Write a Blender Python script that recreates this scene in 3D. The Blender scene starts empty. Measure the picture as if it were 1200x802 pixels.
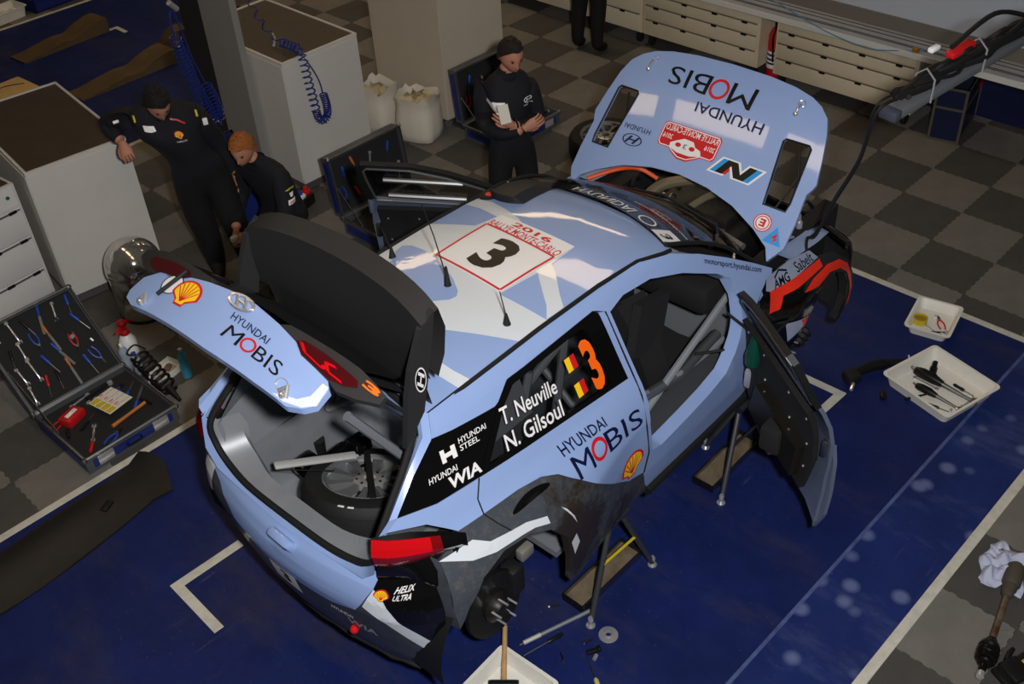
import bpy, bmesh, math, random
from mathutils import Vector, Matrix, Euler
random.seed(7)
SC = bpy.context.scene
COL = SC.collection
PI = math.pi
# ------------------------------------------------------------------ camera
CAM = Vector((-7.520, -3.137, 4.685))
def cam_axes(yaw, pitch, roll):
    y, p, r = map(math.radians, (yaw, pitch, roll))
    f = Vector((math.cos(y)*math.cos(p), math.sin(y)*math.cos(p), -math.sin(p)))
    rt = Vector((math.sin(y), -math.cos(y), 0)); up = rt.cross(f)
    return rt*math.cos(r)+up*math.sin(r), up*math.cos(r)-rt*math.sin(r), f
RT, UP, FW = cam_axes(46.318, 38.716, -3.789)
cd = bpy.data.cameras.new('camera'); cam = bpy.data.objects.new('camera', cd); COL.objects.link(cam)
cd.sensor_width = 36; cd.sensor_fit = 'HORIZONTAL'; cd.lens = 1256.0/1200*36; cd.clip_end = 100
cam.matrix_world = Matrix(((RT.x, UP.x, -FW.x, CAM.x), (RT.y, UP.y, -FW.y, CAM.y), (RT.z, UP.z, -FW.z, CAM.z), (0, 0, 0, 1)))
SC.camera = cam
# ------------------------------------------------------------------ world and light
SC.view_settings.view_transform = 'Standard'; SC.view_settings.look = 'None'
SC.view_settings.gamma = 1.0; SC.view_settings.use_curve_mapping = False
SC.view_settings.exposure = 0.0
wd = bpy.data.worlds.new('hall'); SC.world = wd; wd.use_nodes = True
wd.node_tree.nodes['Background'].inputs[0].default_value = (0.90, 0.82, 0.72, 1)
wd.node_tree.nodes['Background'].inputs[1].default_value = 0.03
def area(name, loc, target, size, energy, col, size_y=None):
    l = bpy.data.lights.new(name, 'AREA'); l.energy = energy; l.color = col; l.size = size
    if size_y: l.shape = 'RECTANGLE'; l.size_y = size_y
    o = bpy.data.objects.new(name, l); COL.objects.link(o); o.location = loc
    o.rotation_euler = (Vector(target)-Vector(loc)).to_track_quat('-Z', 'Y').to_euler()
    return o
# the photographer's flash, a little above and right of the lens
area('camera_flash_offscreen', CAM+RT*0.28+UP*0.12-FW*0.05, CAM+FW*6, 0.16, 270, (1.0, 0.98, 0.97))

# ------------------------------------------------------------------ helpers
def lin(c):
    return tuple(((v/255)/12.92 if v/255 <= .04045 else ((v/255+.055)/1.055)**2.4) for v in c)+(1,)
MATS = {}
def M(name, col=(128, 128, 128), rough=.5, metal=0, coat=0, var=0, vscale=8, bump=0, bscale=60, emit=None, es=1, trans=0, ior=1.45, spec=.5, col2=None, alpha=1):
    if name in MATS: return MATS[name]
    m = bpy.data.materials.new(name); m.use_nodes = True; nt = m.node_tree; b = nt.nodes['Principled BSDF']
    b.inputs['Base Color'].default_value = lin(col); b.inputs['Roughness'].default_value = rough
    b.inputs['Metallic'].default_value = metal; b.inputs['Coat Weight'].default_value = coat
    b.inputs['Coat Roughness'].default_value = .04; b.inputs['Specular IOR Level'].default_value = spec
    b.inputs['Transmission Weight'].default_value = trans; b.inputs['IOR'].default_value = ior
    b.inputs['Alpha'].default_value = alpha
    if emit: b.inputs['Emission Color'].default_value = lin(emit); b.inputs['Emission Strength'].default_value = es
    if var or bump:
        tc = nt.nodes.new('ShaderNodeTexCoord')
    if var:
        n = nt.nodes.new('ShaderNodeTexNoise'); n.inputs['Scale'].default_value = vscale; n.inputs['Detail'].default_value = 6; n.inputs['Roughness'].default_value = .65
        nt.links.new(tc.outputs['Object'], n.inputs['Vector'])
        r = nt.nodes.new('ShaderNodeValToRGB'); nt.links.new(n.outputs['Fac'], r.inputs['Fac'])
        c = lin(col); k = 1-var
        c2 = lin(col2) if col2 else tuple(v*k for v in c[:3])+(1,)
        r.color_ramp.elements[0].position = .35; r.color_ramp.elements[1].position = .62
        r.color_ramp.elements[0].color = c2; r.color_ramp.elements[1].color = c
        nt.links.new(r.outputs['Color'], b.inputs['Base Color'])
    if bump:
        n2 = nt.nodes.new('ShaderNodeTexNoise'); n2.inputs['Scale'].default_value = bscale; n2.inputs['Detail'].default_value = 4
        nt.links.new(tc.outputs['Object'], n2.inputs['Vector'])
        bp = nt.nodes.new('ShaderNodeBump'); bp.inputs['Strength'].default_value = bump; bp.inputs['Distance'].default_value = .01
        nt.links.new(n2.outputs['Fac'], bp.inputs['Height']); nt.links.new(bp.outputs['Normal'], b.inputs['Normal'])
    MATS[name] = m
    return m

def tag(o, label=None, cat=None, group=None, kind=None):
    if label: o['label'] = label
    if cat: o['category'] = cat
    if group: o['group'] = group
    if kind: o['kind'] = kind
    return o
def empty(name, loc=(0, 0, 0), rz=0, label=None, cat=None, group=None, rot=None):
    o = bpy.data.objects.new(name, None); COL.objects.link(o); o.location = loc
    o.rotation_euler = rot if rot else (0, 0, rz); o.empty_display_size = .1
    return tag(o, label, cat, group)
def copy_tree(o, parent=None):
    c = o.copy(); COL.objects.link(c); c.parent = parent
    for ch in o.children: copy_tree(ch, c)
    return c

class MB:
    """collects shapes into one mesh"""
    def __init__(s): s.v = []; s.f = []; s.m = []
    def add(s, vs, fs, mi=0):
        k = len(s.v); s.v += [Vector(p) for p in vs]; s.f += [tuple(i+k for i in f) for f in fs]; s.m += [mi]*len(fs); return s
    def box(s, c, d, rot=None, mi=0, taper=1):
        x, y, z = d[0]/2, d[1]/2, d[2]/2
        vs = [Vector((sx*x*(taper if sz > 0 else 1), sy*y*(taper if sz > 0 else 1), sz*z)) for sx in (-1, 1) for sy in (-1, 1) for sz in (-1, 1)]
        if rot is not None:
            R = rot if isinstance(rot, Matrix) else Euler(rot).to_matrix()
            vs = [R @ v for v in vs]
        c = Vector(c)
        return s.add([v+c for v in vs], [(0, 1, 3, 2), (4, 6, 7, 5), (0, 4, 5, 1), (2, 3, 7, 6), (0, 2, 6, 4), (1, 5, 7, 3)], mi)
    def rbox(s, c, d, r=.01, rot=None, mi=0, seg=2):
        bm = bmesh.new(); bmesh.ops.create_cube(bm, size=1)
        for v in bm.verts: v.co = Vector((v.co.x*d[0], v.co.y*d[1], v.co.z*d[2]))
        bmesh.ops.bevel(bm, geom=list(bm.edges), offset=min(r, min(d)*.45), segments=seg, profile=.5, affect='EDGES')
        R = (rot if isinstance(rot, Matrix) else Euler(rot).to_matrix()) if rot is not None else Matrix.Identity(3)
        bm.verts.index_update(); c = Vector(c)
        s.add([R @ v.co+c for v in bm.verts], [tuple(v.index for v in f.verts) for f in bm.faces], mi); bm.free(); return s
    def tube(s, pts, r, n=8, mi=0, cap=True, closed=False):
        P = [Vector(p) for p in pts]; N = len(P); rs = r if isinstance(r, (list, tuple)) else [r]*N
        tan = []
        for i in range(N):
            a = P[(i-1) % N] if (closed or i > 0) else P[i]; b = P[(i+1) % N] if (closed or i < N-1) else P[i]
            t = b-a; tan.append(t.normalized() if t.length > 1e-9 else Vector((0, 0, 1)))
        u = tan[0].orthogonal().normalized(); vs = []
        for i in range(N):
            t = tan[i]; u = (u-t*u.dot(t)); u = u.normalized() if u.length > 1e-6 else t.orthogonal().normalized()
            w = t.cross(u)
            vs += [P[i]+(u*math.cos(2*PI*k/n)+w*math.sin(2*PI*k/n))*rs[i] for k in range(n)]
        fs = []
        for i in range(N if closed else N-1):
            j = (i+1) % N
            fs += [(i*n+k, i*n+(k+1) % n, j*n+(k+1) % n, j*n+k) for k in range(n)]
        if cap and not closed: fs += [tuple(range(n-1, -1, -1)), tuple((N-1)*n+k for k in range(n))]
        return s.add(vs, fs, mi)
    def lathe(s, prof, n=24, mat=None, mi=0, cap=True, a0=0, a1=None):
        """prof: (radius, height) along local z"""
        mat = mat or Matrix.Identity(4); full = a1 is None; a1 = 2*PI if full else a1
        cnt = n if full else n+1; vs = []
        for r, h in prof:
            vs += [mat @ Vector((r*math.cos(a0+(a1-a0)*k/n), r*math.sin(a0+(a1-a0)*k/n), h)) for k in range(cnt)]
        fs = []
        for i in range(len(prof)-1):
            for k in range(n):
                k2 = (k+1) % cnt
                fs.append((i*cnt+k, i*cnt+k2, (i+1)*cnt+k2, (i+1)*cnt+k))
        if cap and full:
            if prof[0][0] > 1e-6: fs.append(tuple(range(cnt-1, -1, -1)))
            if prof[-1][0] > 1e-6: fs.append(tuple((len(prof)-1)*cnt+k for k in range(cnt)))
        return s.add(vs, fs, mi)
    def cyl(s, a, b, r, n=12, mi=0, r2=None):
        return s.tube([a, b], [r, r if r2 is None else r2], n, mi)
    def prism(s, poly, h, mat=None, mi=0, base=0):
        """extrude 2-D poly along local z from base to base+h"""
        mat = mat or Matrix.Identity(4); n = len(poly)
        vs = [mat @ Vector((x, y, base)) for x, y in poly]+[mat @ Vector((x, y, base+h)) for x, y in poly]
        return s.add(vs, [tuple(range(n-1, -1, -1)), tuple(range(n, 2*n))]+[(i, (i+1) % n, n+(i+1) % n, n+i) for i in range(n)], mi)
    def sphere(s, c, r, n=12, sc=(1, 1, 1), mi=0, rot=None):
        vs = []; fs = []; m = n//2; c = Vector(c)
        R = Euler(rot).to_matrix() if rot is not None else Matrix.Identity(3)
        for i in range(m+1):
            t = PI*i/m
            vs += [c+R @ Vector((r*sc[0]*math.sin(t)*math.cos(2*PI*k/n), r*sc[1]*math.sin(t)*math.sin(2*PI*k/n), r*sc[2]*math.cos(t))) for k in range(n)]
        for i in range(m):
            fs += [(i*n+k, i*n+(k+1) % n, (i+1)*n+(k+1) % n, (i+1)*n+k)[::-1] for k in range(n)]
        return s.add(vs, fs, mi)
    def grid(s, rows, mi=0, closed=False):
        R = len(rows); C = len(rows[0])
        return s.add([p for r in rows for p in r], [(i*C+j, i*C+(j+1) % C, (i+1)*C+(j+1) % C, (i+1)*C+j) for i in range(R-1) for j in range(C if closed else C-1)], mi)
    def obj(s, name, mat, parent=None, smooth=35, weld=True, fixn=True):
        me = bpy.data.meshes.new(name); bm = bmesh.new(); vv = [bm.verts.new(p) for p in s.v]
        for f, mi in zip(s.f, s.m):
            q = []
            for i in f:
                if not q or vv[i] is not q[-1]: q.append(vv[i])
            if len(set(q)) < 3: continue
            try: bf = bm.faces.new(q); bf.material_index = mi
            except ValueError: pass
        if weld: bmesh.ops.remove_doubles(bm, verts=list(bm.verts), dist=2e-5)
        if fixn: bmesh.ops.recalc_face_normals(bm, faces=list(bm.faces))
        bm.to_mesh(me); bm.free()
        for mm in (mat if isinstance(mat, (list, tuple)) else [mat]): me.materials.append(mm)
        if smooth:
            me.shade_smooth(); me.set_sharp_from_angle(angle=math.radians(smooth))
        o = bpy.data.objects.new(name, me); COL.objects.link(o)
        if parent is not None: o.parent = parent
        return o

# --- patches: a 2-D outline laid on a surface fn(u, v, depth)
def clip_cell(poly, x0, x1, y0, y1):
    for ax, lim, sg in ((0, x0, 1), (0, x1, -1), (1, y0, 1), (1, y1, -1)):
        out = []
        for i in range(len(poly)):
            a, b = poly[i-1], poly[i]; da, db = (a[ax]-lim)*sg, (b[ax]-lim)*sg
            if (da < 0) != (db < 0):
                t = da/(da-db); out.append((a[0]+(b[0]-a[0])*t, a[1]+(b[1]-a[1])*t))
            if db >= 0: out.append(b)
        poly = out
        if len(poly) < 3: return []
    return poly
def patch_faces(poly, cell):
    """outline (or [outline, hole, ...]) cut into grid cells; every piece is convex"""
    from mathutils.geometry import tessellate_polygon
    if not isinstance(cell, tuple): cell = (cell, cell)
    loops = poly if isinstance(poly[0], list) else [poly]
    flat = [q for l in loops for q in l]
    tris = tessellate_polygon([[Vector((q[0], q[1], 0)) for q in l] for l in loops])
    V = {}; vs = []; fs = []
    def vid(p):
        k = (round(p[0], 4), round(p[1], 4))
        if k not in V: V[k] = len(vs); vs.append(k)
        return V[k]
    for t in tris:
        tri = [flat[k] for k in t]
        xs = [p[0] for p in tri]; ys = [p[1] for p in tri]
        for i in range(math.floor(min(xs)/cell[0]), math.ceil(max(xs)/cell[0])):
            strip = clip_cell(tri, i*cell[0], (i+1)*cell[0], -1e9, 1e9)
            if not strip: continue
            for j in range(math.floor(min(ys)/cell[1]), math.ceil(max(ys)/cell[1])):
                q = clip_cell(strip, -1e9, 1e9, j*cell[1], (j+1)*cell[1])
                if len(q) < 3: continue
                ids = []
                for p in q:
                    k = vid(p)
                    if k not in ids: ids.append(k)
                if len(ids) < 3: continue
                A = sum(vs[ids[k-1]][0]*vs[ids[k]][1]-vs[ids[k]][0]*vs[ids[k-1]][1] for k in range(len(ids)))
                if abs(A) < 1e-7: continue
                fs.append(tuple(ids if A > 0 else ids[::-1]))
    return vs, fs
def patch(poly, fn, cell=.06, th=.012, off=0):
    """MB holding the outline laid on the surface, th thick (inwards)"""
    vs, fs = patch_faces(poly, cell); mb = MB()
    if th == 0:
        mb.add([fn(u, v, off) for u, v in vs], fs); return mb
    n = len(vs); V = [fn(u, v, off) for u, v in vs]+[fn(u, v, off-th) for u, v in vs]
    F = list(fs)+[tuple(i+n for i in f[::-1]) for f in fs]; E = {}
    for f in fs:
        for i in range(len(f)):
            a, b = f[i-1], f[i]; k = (min(a, b), max(a, b)); E[k] = None if k in E else (a, b)
    F += [(e[1], e[0], e[0]+n, e[1]+n) for e in E.values() if e]
    mb.add(V, F); return mb
def quadmap(q):
    """unit square -> quad (bottom-left, bottom-right, top-right, top-left)"""
    a, b, c, d = [Vector(p) for p in q]
    return lambda s, t: (a*(1-s)+b*s)*(1-t)+(d*(1-s)+c*s)*t
_txt = {}
def text_tris(txt, bold=0):
    key = (txt, bold)
    if key in _txt: return _txt[key]
    cu = bpy.data.curves.new('t', 'FONT'); cu.body = txt; cu.offset = bold; cu.resolution_u = 3; cu.fill_mode = 'FRONT'
    o = bpy.data.objects.new('t', cu); COL.objects.link(o)
    bpy.context.view_layer.update()
    me = bpy.data.meshes.new_from_object(o.evaluated_get(bpy.context.evaluated_depsgraph_get()))
    vs = [(v.co.x, v.co.y) for v in me.vertices]; fs = [tuple(p.vertices) for p in me.polygons]
    bpy.data.objects.remove(o); bpy.data.curves.remove(cu); bpy.data.meshes.remove(me)
    x0, x1 = min(v[0] for v in vs), max(v[0] for v in vs); y0, y1 = min(v[1] for v in vs), max(v[1] for v in vs)
    vs = [((x-x0)/(x1-x0), (y-y0)/(y1-y0)) for x, y in vs]
    _txt[key] = (vs, fs, (x1-x0)/(y1-y0)); return _txt[key]
def flat_decal(name, vs, fs, fn2, fn, mat, parent, off=.003, maxlen=.05):
    """unit-square shape -> fn2 -> surface fn"""
    bm = bmesh.new(); vv = [bm.verts.new((x, y, 0)) for x, y in vs]
    for f in fs:
        try: bm.faces.new([vv[i] for i in f])
        except ValueError: pass
    bmesh.ops.triangulate(bm, faces=list(bm.faces))
    for v in bm.verts:
        p = fn2(v.co.x, v.co.y); v.co = Vector((p[0], p[1], 0))
    for _ in range(4):
        es = [e for e in bm.edges if e.calc_length() > maxlen]
        if not es: break
        bmesh.ops.subdivide_edges(bm, edges=es, cuts=1); bmesh.ops.triangulate(bm, faces=[f for f in bm.faces if len(f.verts) > 3])
    for v in bm.verts: v.co = Vector(fn(v.co.x, v.co.y, off))
    me = bpy.data.meshes.new(name); bm.to_mesh(me); bm.free(); me.materials.append(mat)
    o = bpy.data.objects.new(name, me); COL.objects.link(o); o.parent = parent; return o
def lettering(txt, quad, fn, mat, parent, off=.003, bold=0, name='lettering', maxlen=.05):
    vs, fs, _ = text_tris(txt, bold); return flat_decal(name, vs, fs, quadmap(quad), fn, mat, parent, off, maxlen)
def shape(polys, quad, fn, mat, parent, off=.003, name='graphic', maxlen=.05):
    vs = []; fs = []
    for p in polys: fs.append(tuple(range(len(vs), len(vs)+len(p)))); vs += p
    return flat_decal(name, vs, fs, quadmap(quad) if quad else (lambda s, t: (s, t)), fn, mat, parent, off, maxlen)
def ell(cx, cy, rx, ry, n=28, a0=0, a1=2*PI): return [(cx+rx*math.cos(a0+(a1-a0)*k/n), cy+ry*math.sin(a0+(a1-a0)*k/n)) for k in range(n)]
def ring(cx, cy, rx, ry, w, n=32, wy=None):
    wy = w if wy is None else wy
    o = ell(cx, cy, rx, ry, n); i = ell(cx, cy, rx-w, ry-wy, n)
    return [[o[k], o[(k+1) % n], i[(k+1) % n], i[k]] for k in range(n)]
def stroke(pts, w):
    out = []
    for a, b in zip(pts, pts[1:]):
        a, b = Vector(a), Vector(b); d = (b-a).normalized(); n = Vector((-d.y, d.x))*w/2
        out.append([tuple(a+n), tuple(a-n), tuple(b-n), tuple(b+n)])
    return out
def smooth_path(pts, n=8, closed=False):
    P = [Vector(p) for p in pts]; out = []; N = len(P)
    for i in range(N if closed else N-1):
        if closed: p0, p1, p2, p3 = P[i-1], P[i], P[(i+1) % N], P[(i+2) % N]
        else: p0, p1, p2, p3 = P[max(i-1, 0)], P[i], P[i+1], P[min(i+2, N-1)]
        for k in range(n):
            t = k/n
            out.append(.5*((2*p1)+(p2-p0)*t+(2*p0-5*p1+4*p2-p3)*t*t+(3*p1-p0-3*p2+p3)*t**3))
    if not closed: out.append(P[-1])
    return out
def lerp_tab(T, v):
    if v <= T[0][0]: return T[0][1]
    for (a, fa), (b, fb) in zip(T, T[1:]):
        if v <= b: return fa+(fb-fa)*(v-a)/(b-a)
    return T[-1][1]
def sstep(a, b, v):
    t = min(1, max(0, (v-a)/(b-a))); return t*t*(3-2*t)
# ------------------------------------------------------------------ floor of interlocking tiles
def tile_material(name, c, var):
    m = M(name, c, .62, var=var, vscale=5, bump=.25, bscale=120)
    return m
TL = tile_material('tile_light_grey', (115, 112, 106), .18); TD = tile_material('tile_dark_grey', (74, 72, 69), .18)
fb = MB().box((-1, 4, -.03), (20, 22, .04)); floor = tag(fb.obj('floor', M('subfloor', (40, 38, 36), .9), smooth=0), kind='structure')
def tile_mesh(mat, name):
    h = .25; e = .0015; teeth = 14; a = .008; edge = []
    st = .5/teeth
    def wave(k): return a/2 if k % 2 else -a/2
    prof = []                                   # square wave along t 0..0.5
    for k in range(teeth): prof += [(k*st+.004, wave(k)), ((k+1)*st-.004, wave(k))]
    g = .0012
    P = [(-h+t, -h+w+g) for t, w in prof]+[(h+w-g, -h+t) for t, w in prof]+[(h-t, h+(prof[::-1][i][1])-g) for i, (t, w) in enumerate(prof)]+[(-h+prof[::-1][i][1]+g, h-t) for i, (t, w) in enumerate(prof)]
    mb = MB(); n = len(P)
    mb.add([(x, y, 0) for x, y in P]+[(x, y, -.011) for x, y in P]+[(0, 0, 0)], [(2*n, i, (i+1) % n) for i in range(n)]+[(i, n+i, n+(i+1) % n, (i+1) % n) for i in range(n)])
    o = mb.obj(name, mat, smooth=0); return o
def in_view(p, mx=.08):
    d = Vector(p)-CAM; z = d.dot(FW)
    if z < .3: return False
    return abs(d.dot(RT)/z)*1256 < 600*(1+mx) and abs(d.dot(UP)/z)*1256 < 401*(1+mx*1.5)
cand = []
for i in range(-20, 12):
    for j in range(-10, 34):
        cx, cy = i*.5+.25, j*.5+.25
        spots = [(cx+dx, cy+dy, 0) for dx in (-.25, 0, .25) for dy in (-.25, 0, .25)]
        if not any(in_view(q, .45) for q in spots): continue
        if -2.05 < cy < 2.05 and cx < -1.4: continue            # under the car's blue sheet
        if 6.1 < cy < 9.6 and cx < -1.1: continue                # under the far blue sheet
        if cx > 2.2: continue
        cand.append(((Vector((cx, cy, 0))-CAM).length+(0 if any(in_view(q, .02) for q in spots) else 100), i, j))
cand.sort(); protoL = tile_mesh(TL, 'tile'); protoD = tile_mesh(TD, 'tile'); used = [False, False]; far = MB(); 
for k, (d, i, j) in enumerate(cand):
    li = (i+j) % 2 != 0; src = protoL if li else protoD
    if k < 296:
        if not used[li]: o = src; used[li] = True
        else: o = src.copy(); COL.objects.link(o)
        o.parent = floor; o.location = (i*.5+.25, j*.5+.25, 0)
    else: far.box((i*.5+.25, j*.5+.25, -.006), (.498, .498, .012), mi=0 if li else 1)
if far.v: tag(far.obj('tile_field', [TL, TD], floor, smooth=0), kind='stuff')

# ------------------------------------------------------------------ blue vinyl sheets and white tape
def vinyl(name, base, scuff, spots=False):
    m = M(name, base, .6, spec=.3); nt = m.node_tree; b = nt.nodes['Principled BSDF']
    tc = nt.nodes.new('ShaderNodeTexCoord')
    def noise(scale, detail, stretch=(1, 1, 1), rot=0):
        mp = nt.nodes.new('ShaderNodeMapping'); mp.inputs['Scale'].default_value = stretch; mp.inputs['Rotation'].default_value = (0, 0, rot)
        n = nt.nodes.new('ShaderNodeTexNoise'); n.inputs['Scale'].default_value = scale; n.inputs['Detail'].default_value = detail; n.inputs['Roughness'].default_value = .7
        nt.links.new(tc.outputs['Object'], mp.inputs['Vector']); nt.links.new(mp.outputs['Vector'], n.inputs['Vector']); return n
    def ramp(n, p0, p1, c0, c1):
        r = nt.nodes.new('ShaderNodeValToRGB'); r.color_ramp.elements[0].position = p0; r.color_ramp.elements[1].position = p1
        r.color_ramp.elements[0].color = c0; r.color_ramp.elements[1].color = c1; nt.links.new(n.outputs['Fac'], r.inputs['Fac']); return r
    def mix(f, a, c):
        mx = nt.nodes.new('ShaderNodeMix'); mx.data_type = 'RGBA'
        nt.links.new(f.outputs['Color'], mx.inputs['Factor']); nt.links.new(a, mx.inputs[6]); mx.inputs[7].default_value = c; return mx.outputs[2]
    B = lin(base); base_r = ramp(noise(2.2, 5), .3, .7, tuple(v*.72 for v in B[:3])+(1,), tuple(v*1.15 for v in B[:3])+(1,))
    s1 = ramp(noise(2.0, 12, (1, .35, 1), .25), .51, .73, (0, 0, 0, 1), (.6, .6, .6, 1))
    s2 = ramp(noise(38, 3), .66, .72, (0, 0, 0, 1), (.4, .4, .4, 1))
    c = mix(s1, base_r.outputs['Color'], lin(scuff)); c = mix(s2, c, lin((96, 92, 96)))
    sc2 = ramp(noise(5, 10, (.25, 3.2, 1), .9), .63, .70, (0, 0, 0, 1), (.4, .4, .4, 1)); c = mix(sc2, c, lin((84, 84, 100)))
    if spots:
        vo = nt.nodes.new('ShaderNodeTexVoronoi'); vo.inputs['Scale'].default_value = 5.2; nt.links.new(tc.outputs['Object'], vo.inputs['Vector'])
        r = nt.nodes.new('ShaderNodeValToRGB'); r.color_ramp.elements[0].position = .14; r.color_ramp.elements[1].position = .30; r.color_ramp.elements[0].color = (.45, .45, .45, 1); r.color_ramp.elements[1].color = (0, 0, 0, 1)
        nt.links.new(vo.outputs['Distance'], r.inputs['Fac']); c = mix(r, c, lin((130, 142, 186)))
    nt.links.new(c, b.inputs['Base Color'])
    rr = ramp(noise(7, 6), .3, .75, (.48, .48, .48, 1), (.75, .75, .75, 1)); nt.links.new(rr.outputs['Color'], b.inputs['Roughness'])
    return m
VB = vinyl('blue_vinyl', (17, 32, 88), (60, 56, 64)); VB2 = vinyl('blue_vinyl_worn', (24, 42, 102), (88, 98, 140), True)
def sheet(name, x0, x1, y0, y1, z, mat, label, cat, kind=None):
    mb = MB(); mb.box(((x0+x1)/2, (y0+y1)/2, z/2), (x1-x0, y1-y0, z)); o = mb.obj(name, mat, smooth=0); return tag(o, label, cat, kind=kind)
sheet('floor_sheet', -9.5, -1.24, -1.60, 2.09, .003, VB, 'dark blue vinyl floor sheet under the light blue rally car', 'floor sheet')
sheet('floor_sheet', -9.5, -1.24, -2.06, -1.602, .003, VB2, 'narrow worn blue vinyl strip with pale smudges along the tape', 'floor sheet')
sheet('floor_sheet', -9.5, -1.15, 5.93, 9.67, .003, VB, 'dull blue vinyl floor sheet carrying the wavy brown ramps', 'floor sheet')
sheet('floor_sheet', 1.6, 5.2, -3.2, 0.9, .003, VB, 'dark blue vinyl floor sheet beyond the navy flight case', 'floor sheet')
sheet('weld_seam', -9.5, -1.26, -1.612, -1.592, .0042, M('seam_pale_blue', (84, 98, 150), .5, var=.4, vscale=9), 'pale welded seam between two blue vinyl sheets', 'seam')
TAPE = M('white_tape', (205, 203, 190), .55, var=.18, vscale=14)
def tape(pts, w, label, z=.0045, name='tape_strip'):
    mb = MB(); L = len(pts) > 2
    for k, (a, b) in enumerate(zip(pts, pts[1:])):
        a, b = Vector((*a, 0)), Vector((*b, 0)); d = (b-a).normalized(); n = Vector((-d.y, d.x, 0))*w/2
        a2 = a+d*w/2*(L and k == 1); b2 = b+d*w/2*(L and k == 0)
        mb.add([p+Vector((0, 0, zz)) for zz in (0, z) for p in (a2+n, a2-n, b2-n, b2+n)], [(0, 1, 2, 3)[::-1], (4, 5, 6, 7), (0, 1, 5, 4), (1, 2, 6, 5), (2, 3, 7, 6), (3, 0, 4, 7)])
    return tag(mb.obj(name, TAPE, smooth=0, weld=False), label, 'tape')
tape([(-9.5, 2.105), (-1.21, 2.105)], .055, 'long white tape strip between open tool case and blue sheet')
tape([(-9.5, -2.075), (-1.21, -2.075)], .055, 'long white tape strip beside the driveshaft and rag')
tape([(-1.235, 2.08), (-1.235, -2.05)], .055, 'white tape strip along the front end of the blue sheet')
tape([(-5.83, 1.0), (-6.25, 1.01), (-6.26, .58)], .058, 'white tape corner mark behind the rear bumper', .0046, 'corner_mark')
tape([(-2.51, -.48), (-2.50, -.90), (-2.95, -.89)], .058, 'white tape corner mark beyond the open driver door', .0046, 'corner_mark')
tape([(-9.5, 5.90), (-1.15, 5.90)], .05, 'white tape strip behind the leaning mechanic')
tape([(-9.5, 9.70), (-1.15, 9.70)], .05, 'white tape strip beside the far white tub')
tape([(-2.55, 8.62), (-2.27, 8.62), (-2.27, 8.40)], .05, 'white tape corner mark past the farther ramp', .0046, 'corner_mark')

# ------------------------------------------------------------------ hall lamps (real fixtures above the bays)
LAMP = M('warm_lamp_diffuser', (255, 236, 206), .5, emit=(255, 220, 172), es=6.3)
def ceiling_lamp(x, y, lx, ly, z, over, label):
    e = empty('ceiling_light_%s_offscreen' % over, (x, y, z), 0, label, 'lamp', 'hanging hall lamps')
    f = MB(); t = .03
    for sx in (-1, 1): f.box((sx*(lx/2+t/2), 0, .04), (t, ly+2*t, .08))
    for sy in (-1, 1): f.box((0, sy*(ly/2+t/2), .04), (lx, t, .08))
    f.box((0, 0, .085), (lx+2*t, ly+2*t, .01)); f.obj('housing', M('lamp_housing', (90, 90, 90), .5), e, smooth=0)
    d = MB(); d.box((0, 0, .015), (lx, ly, .01)); d.obj('diffuser_%s_offscreen' % over, LAMP, e, smooth=0)
for y, over, lab in ((2.65, 'chest', 'long warm lamp hanging before the cream drawer chests'), (5.2, 'cabinet', 'long warm lamp hanging past the tall cream cabinet'), (7.75, 'ramp', 'long warm lamp hanging beside the far ramps'), (10.3, 'crate', 'long warm lamp hanging past the far blue crate')):
    ceiling_lamp(.1, y, .62, 2.35, 6.0, over, lab)
for y, l, over, lab in ((-.25, 1.7, 'bumper', 'narrow warm lamp hanging above the rear bumper'), (2.45, 2.5, 'toolcase', 'narrow warm lamp hanging above the open tool case by tape'), (5.35, 1.75, 'drawer', 'narrow warm lamp hanging behind the steel drawer unit')):
    ceiling_lamp(-5.98, y, .36, l, 6.0, over, lab)
ceiling_lamp(4.6, 7.0, .6, 5.6, 6.0, 'counter', 'long warm lamp hanging beyond the counter wall')
# ------------------------------------------------------------------ car surfaces (metres, x forward from the rear axle, y left, z up)
SIDE = [(.10, .80), (.25, .84), (.4, .855), (.6, .86), (.75, .852), (.85, .832), (.95, .788), (1.0, .758), (1.1, .707), (1.2, .659), (1.3, .61), (1.36, .572), (1.39, .545), (1.41, .515)]
def S(x, z):
    s = lerp_tab(SIDE, z)
    if x < .3: s *= 1-.085*((.3-x)/.9)**2
    if x > 1.6: s *= 1-.05*((x-1.6)/1.2)**2
    s += .075*sstep(-.62, -.3, x)*(1-sstep(.35, .95, x))*(1-sstep(.7, 1.0, z))
    s += .095*sstep(2.1, 2.4, x)*(1-sstep(3.2, 3.4, x))*(1-sstep(.68, .95, z))
    return s
def side(sg):
    def fn(x, z, d=0):
        e = .01; dx = (S(x+e, z)-S(x-e, z))/(2*e); dz = (S(x, z+e)-S(x, z-e))/(2*e); n = math.sqrt(1+dx*dx+dz*dz)
        return (x-dx/n*d, sg*(S(x, z)+d/n), z-dz/n*d)
    return fn
SR, SL = side(-1), side(1)
def roofz(x): return lerp_tab([(-.35, 1.37), (-.1, 1.425), (.2, 1.448), (.5, 1.458), (.9, 1.458), (1.2, 1.446), (1.45, 1.418), (1.6, 1.39), (1.75, 1.34)], x)
def TOP(x, y, d=0): return (x, y, roofz(x)-.045*(abs(y)/.53)**2.2+d)
def HOOD(s, y, d=0):
    c = -.05*(abs(y)/.7)**2.5-.05*max(0, (s-.75)/.25)**2+d
    return (2.26+.673*s-.74*c, y, .976+.74*s+.673*c)
HX, HZ, HA = -.05, 1.42, math.radians(81)
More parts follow.
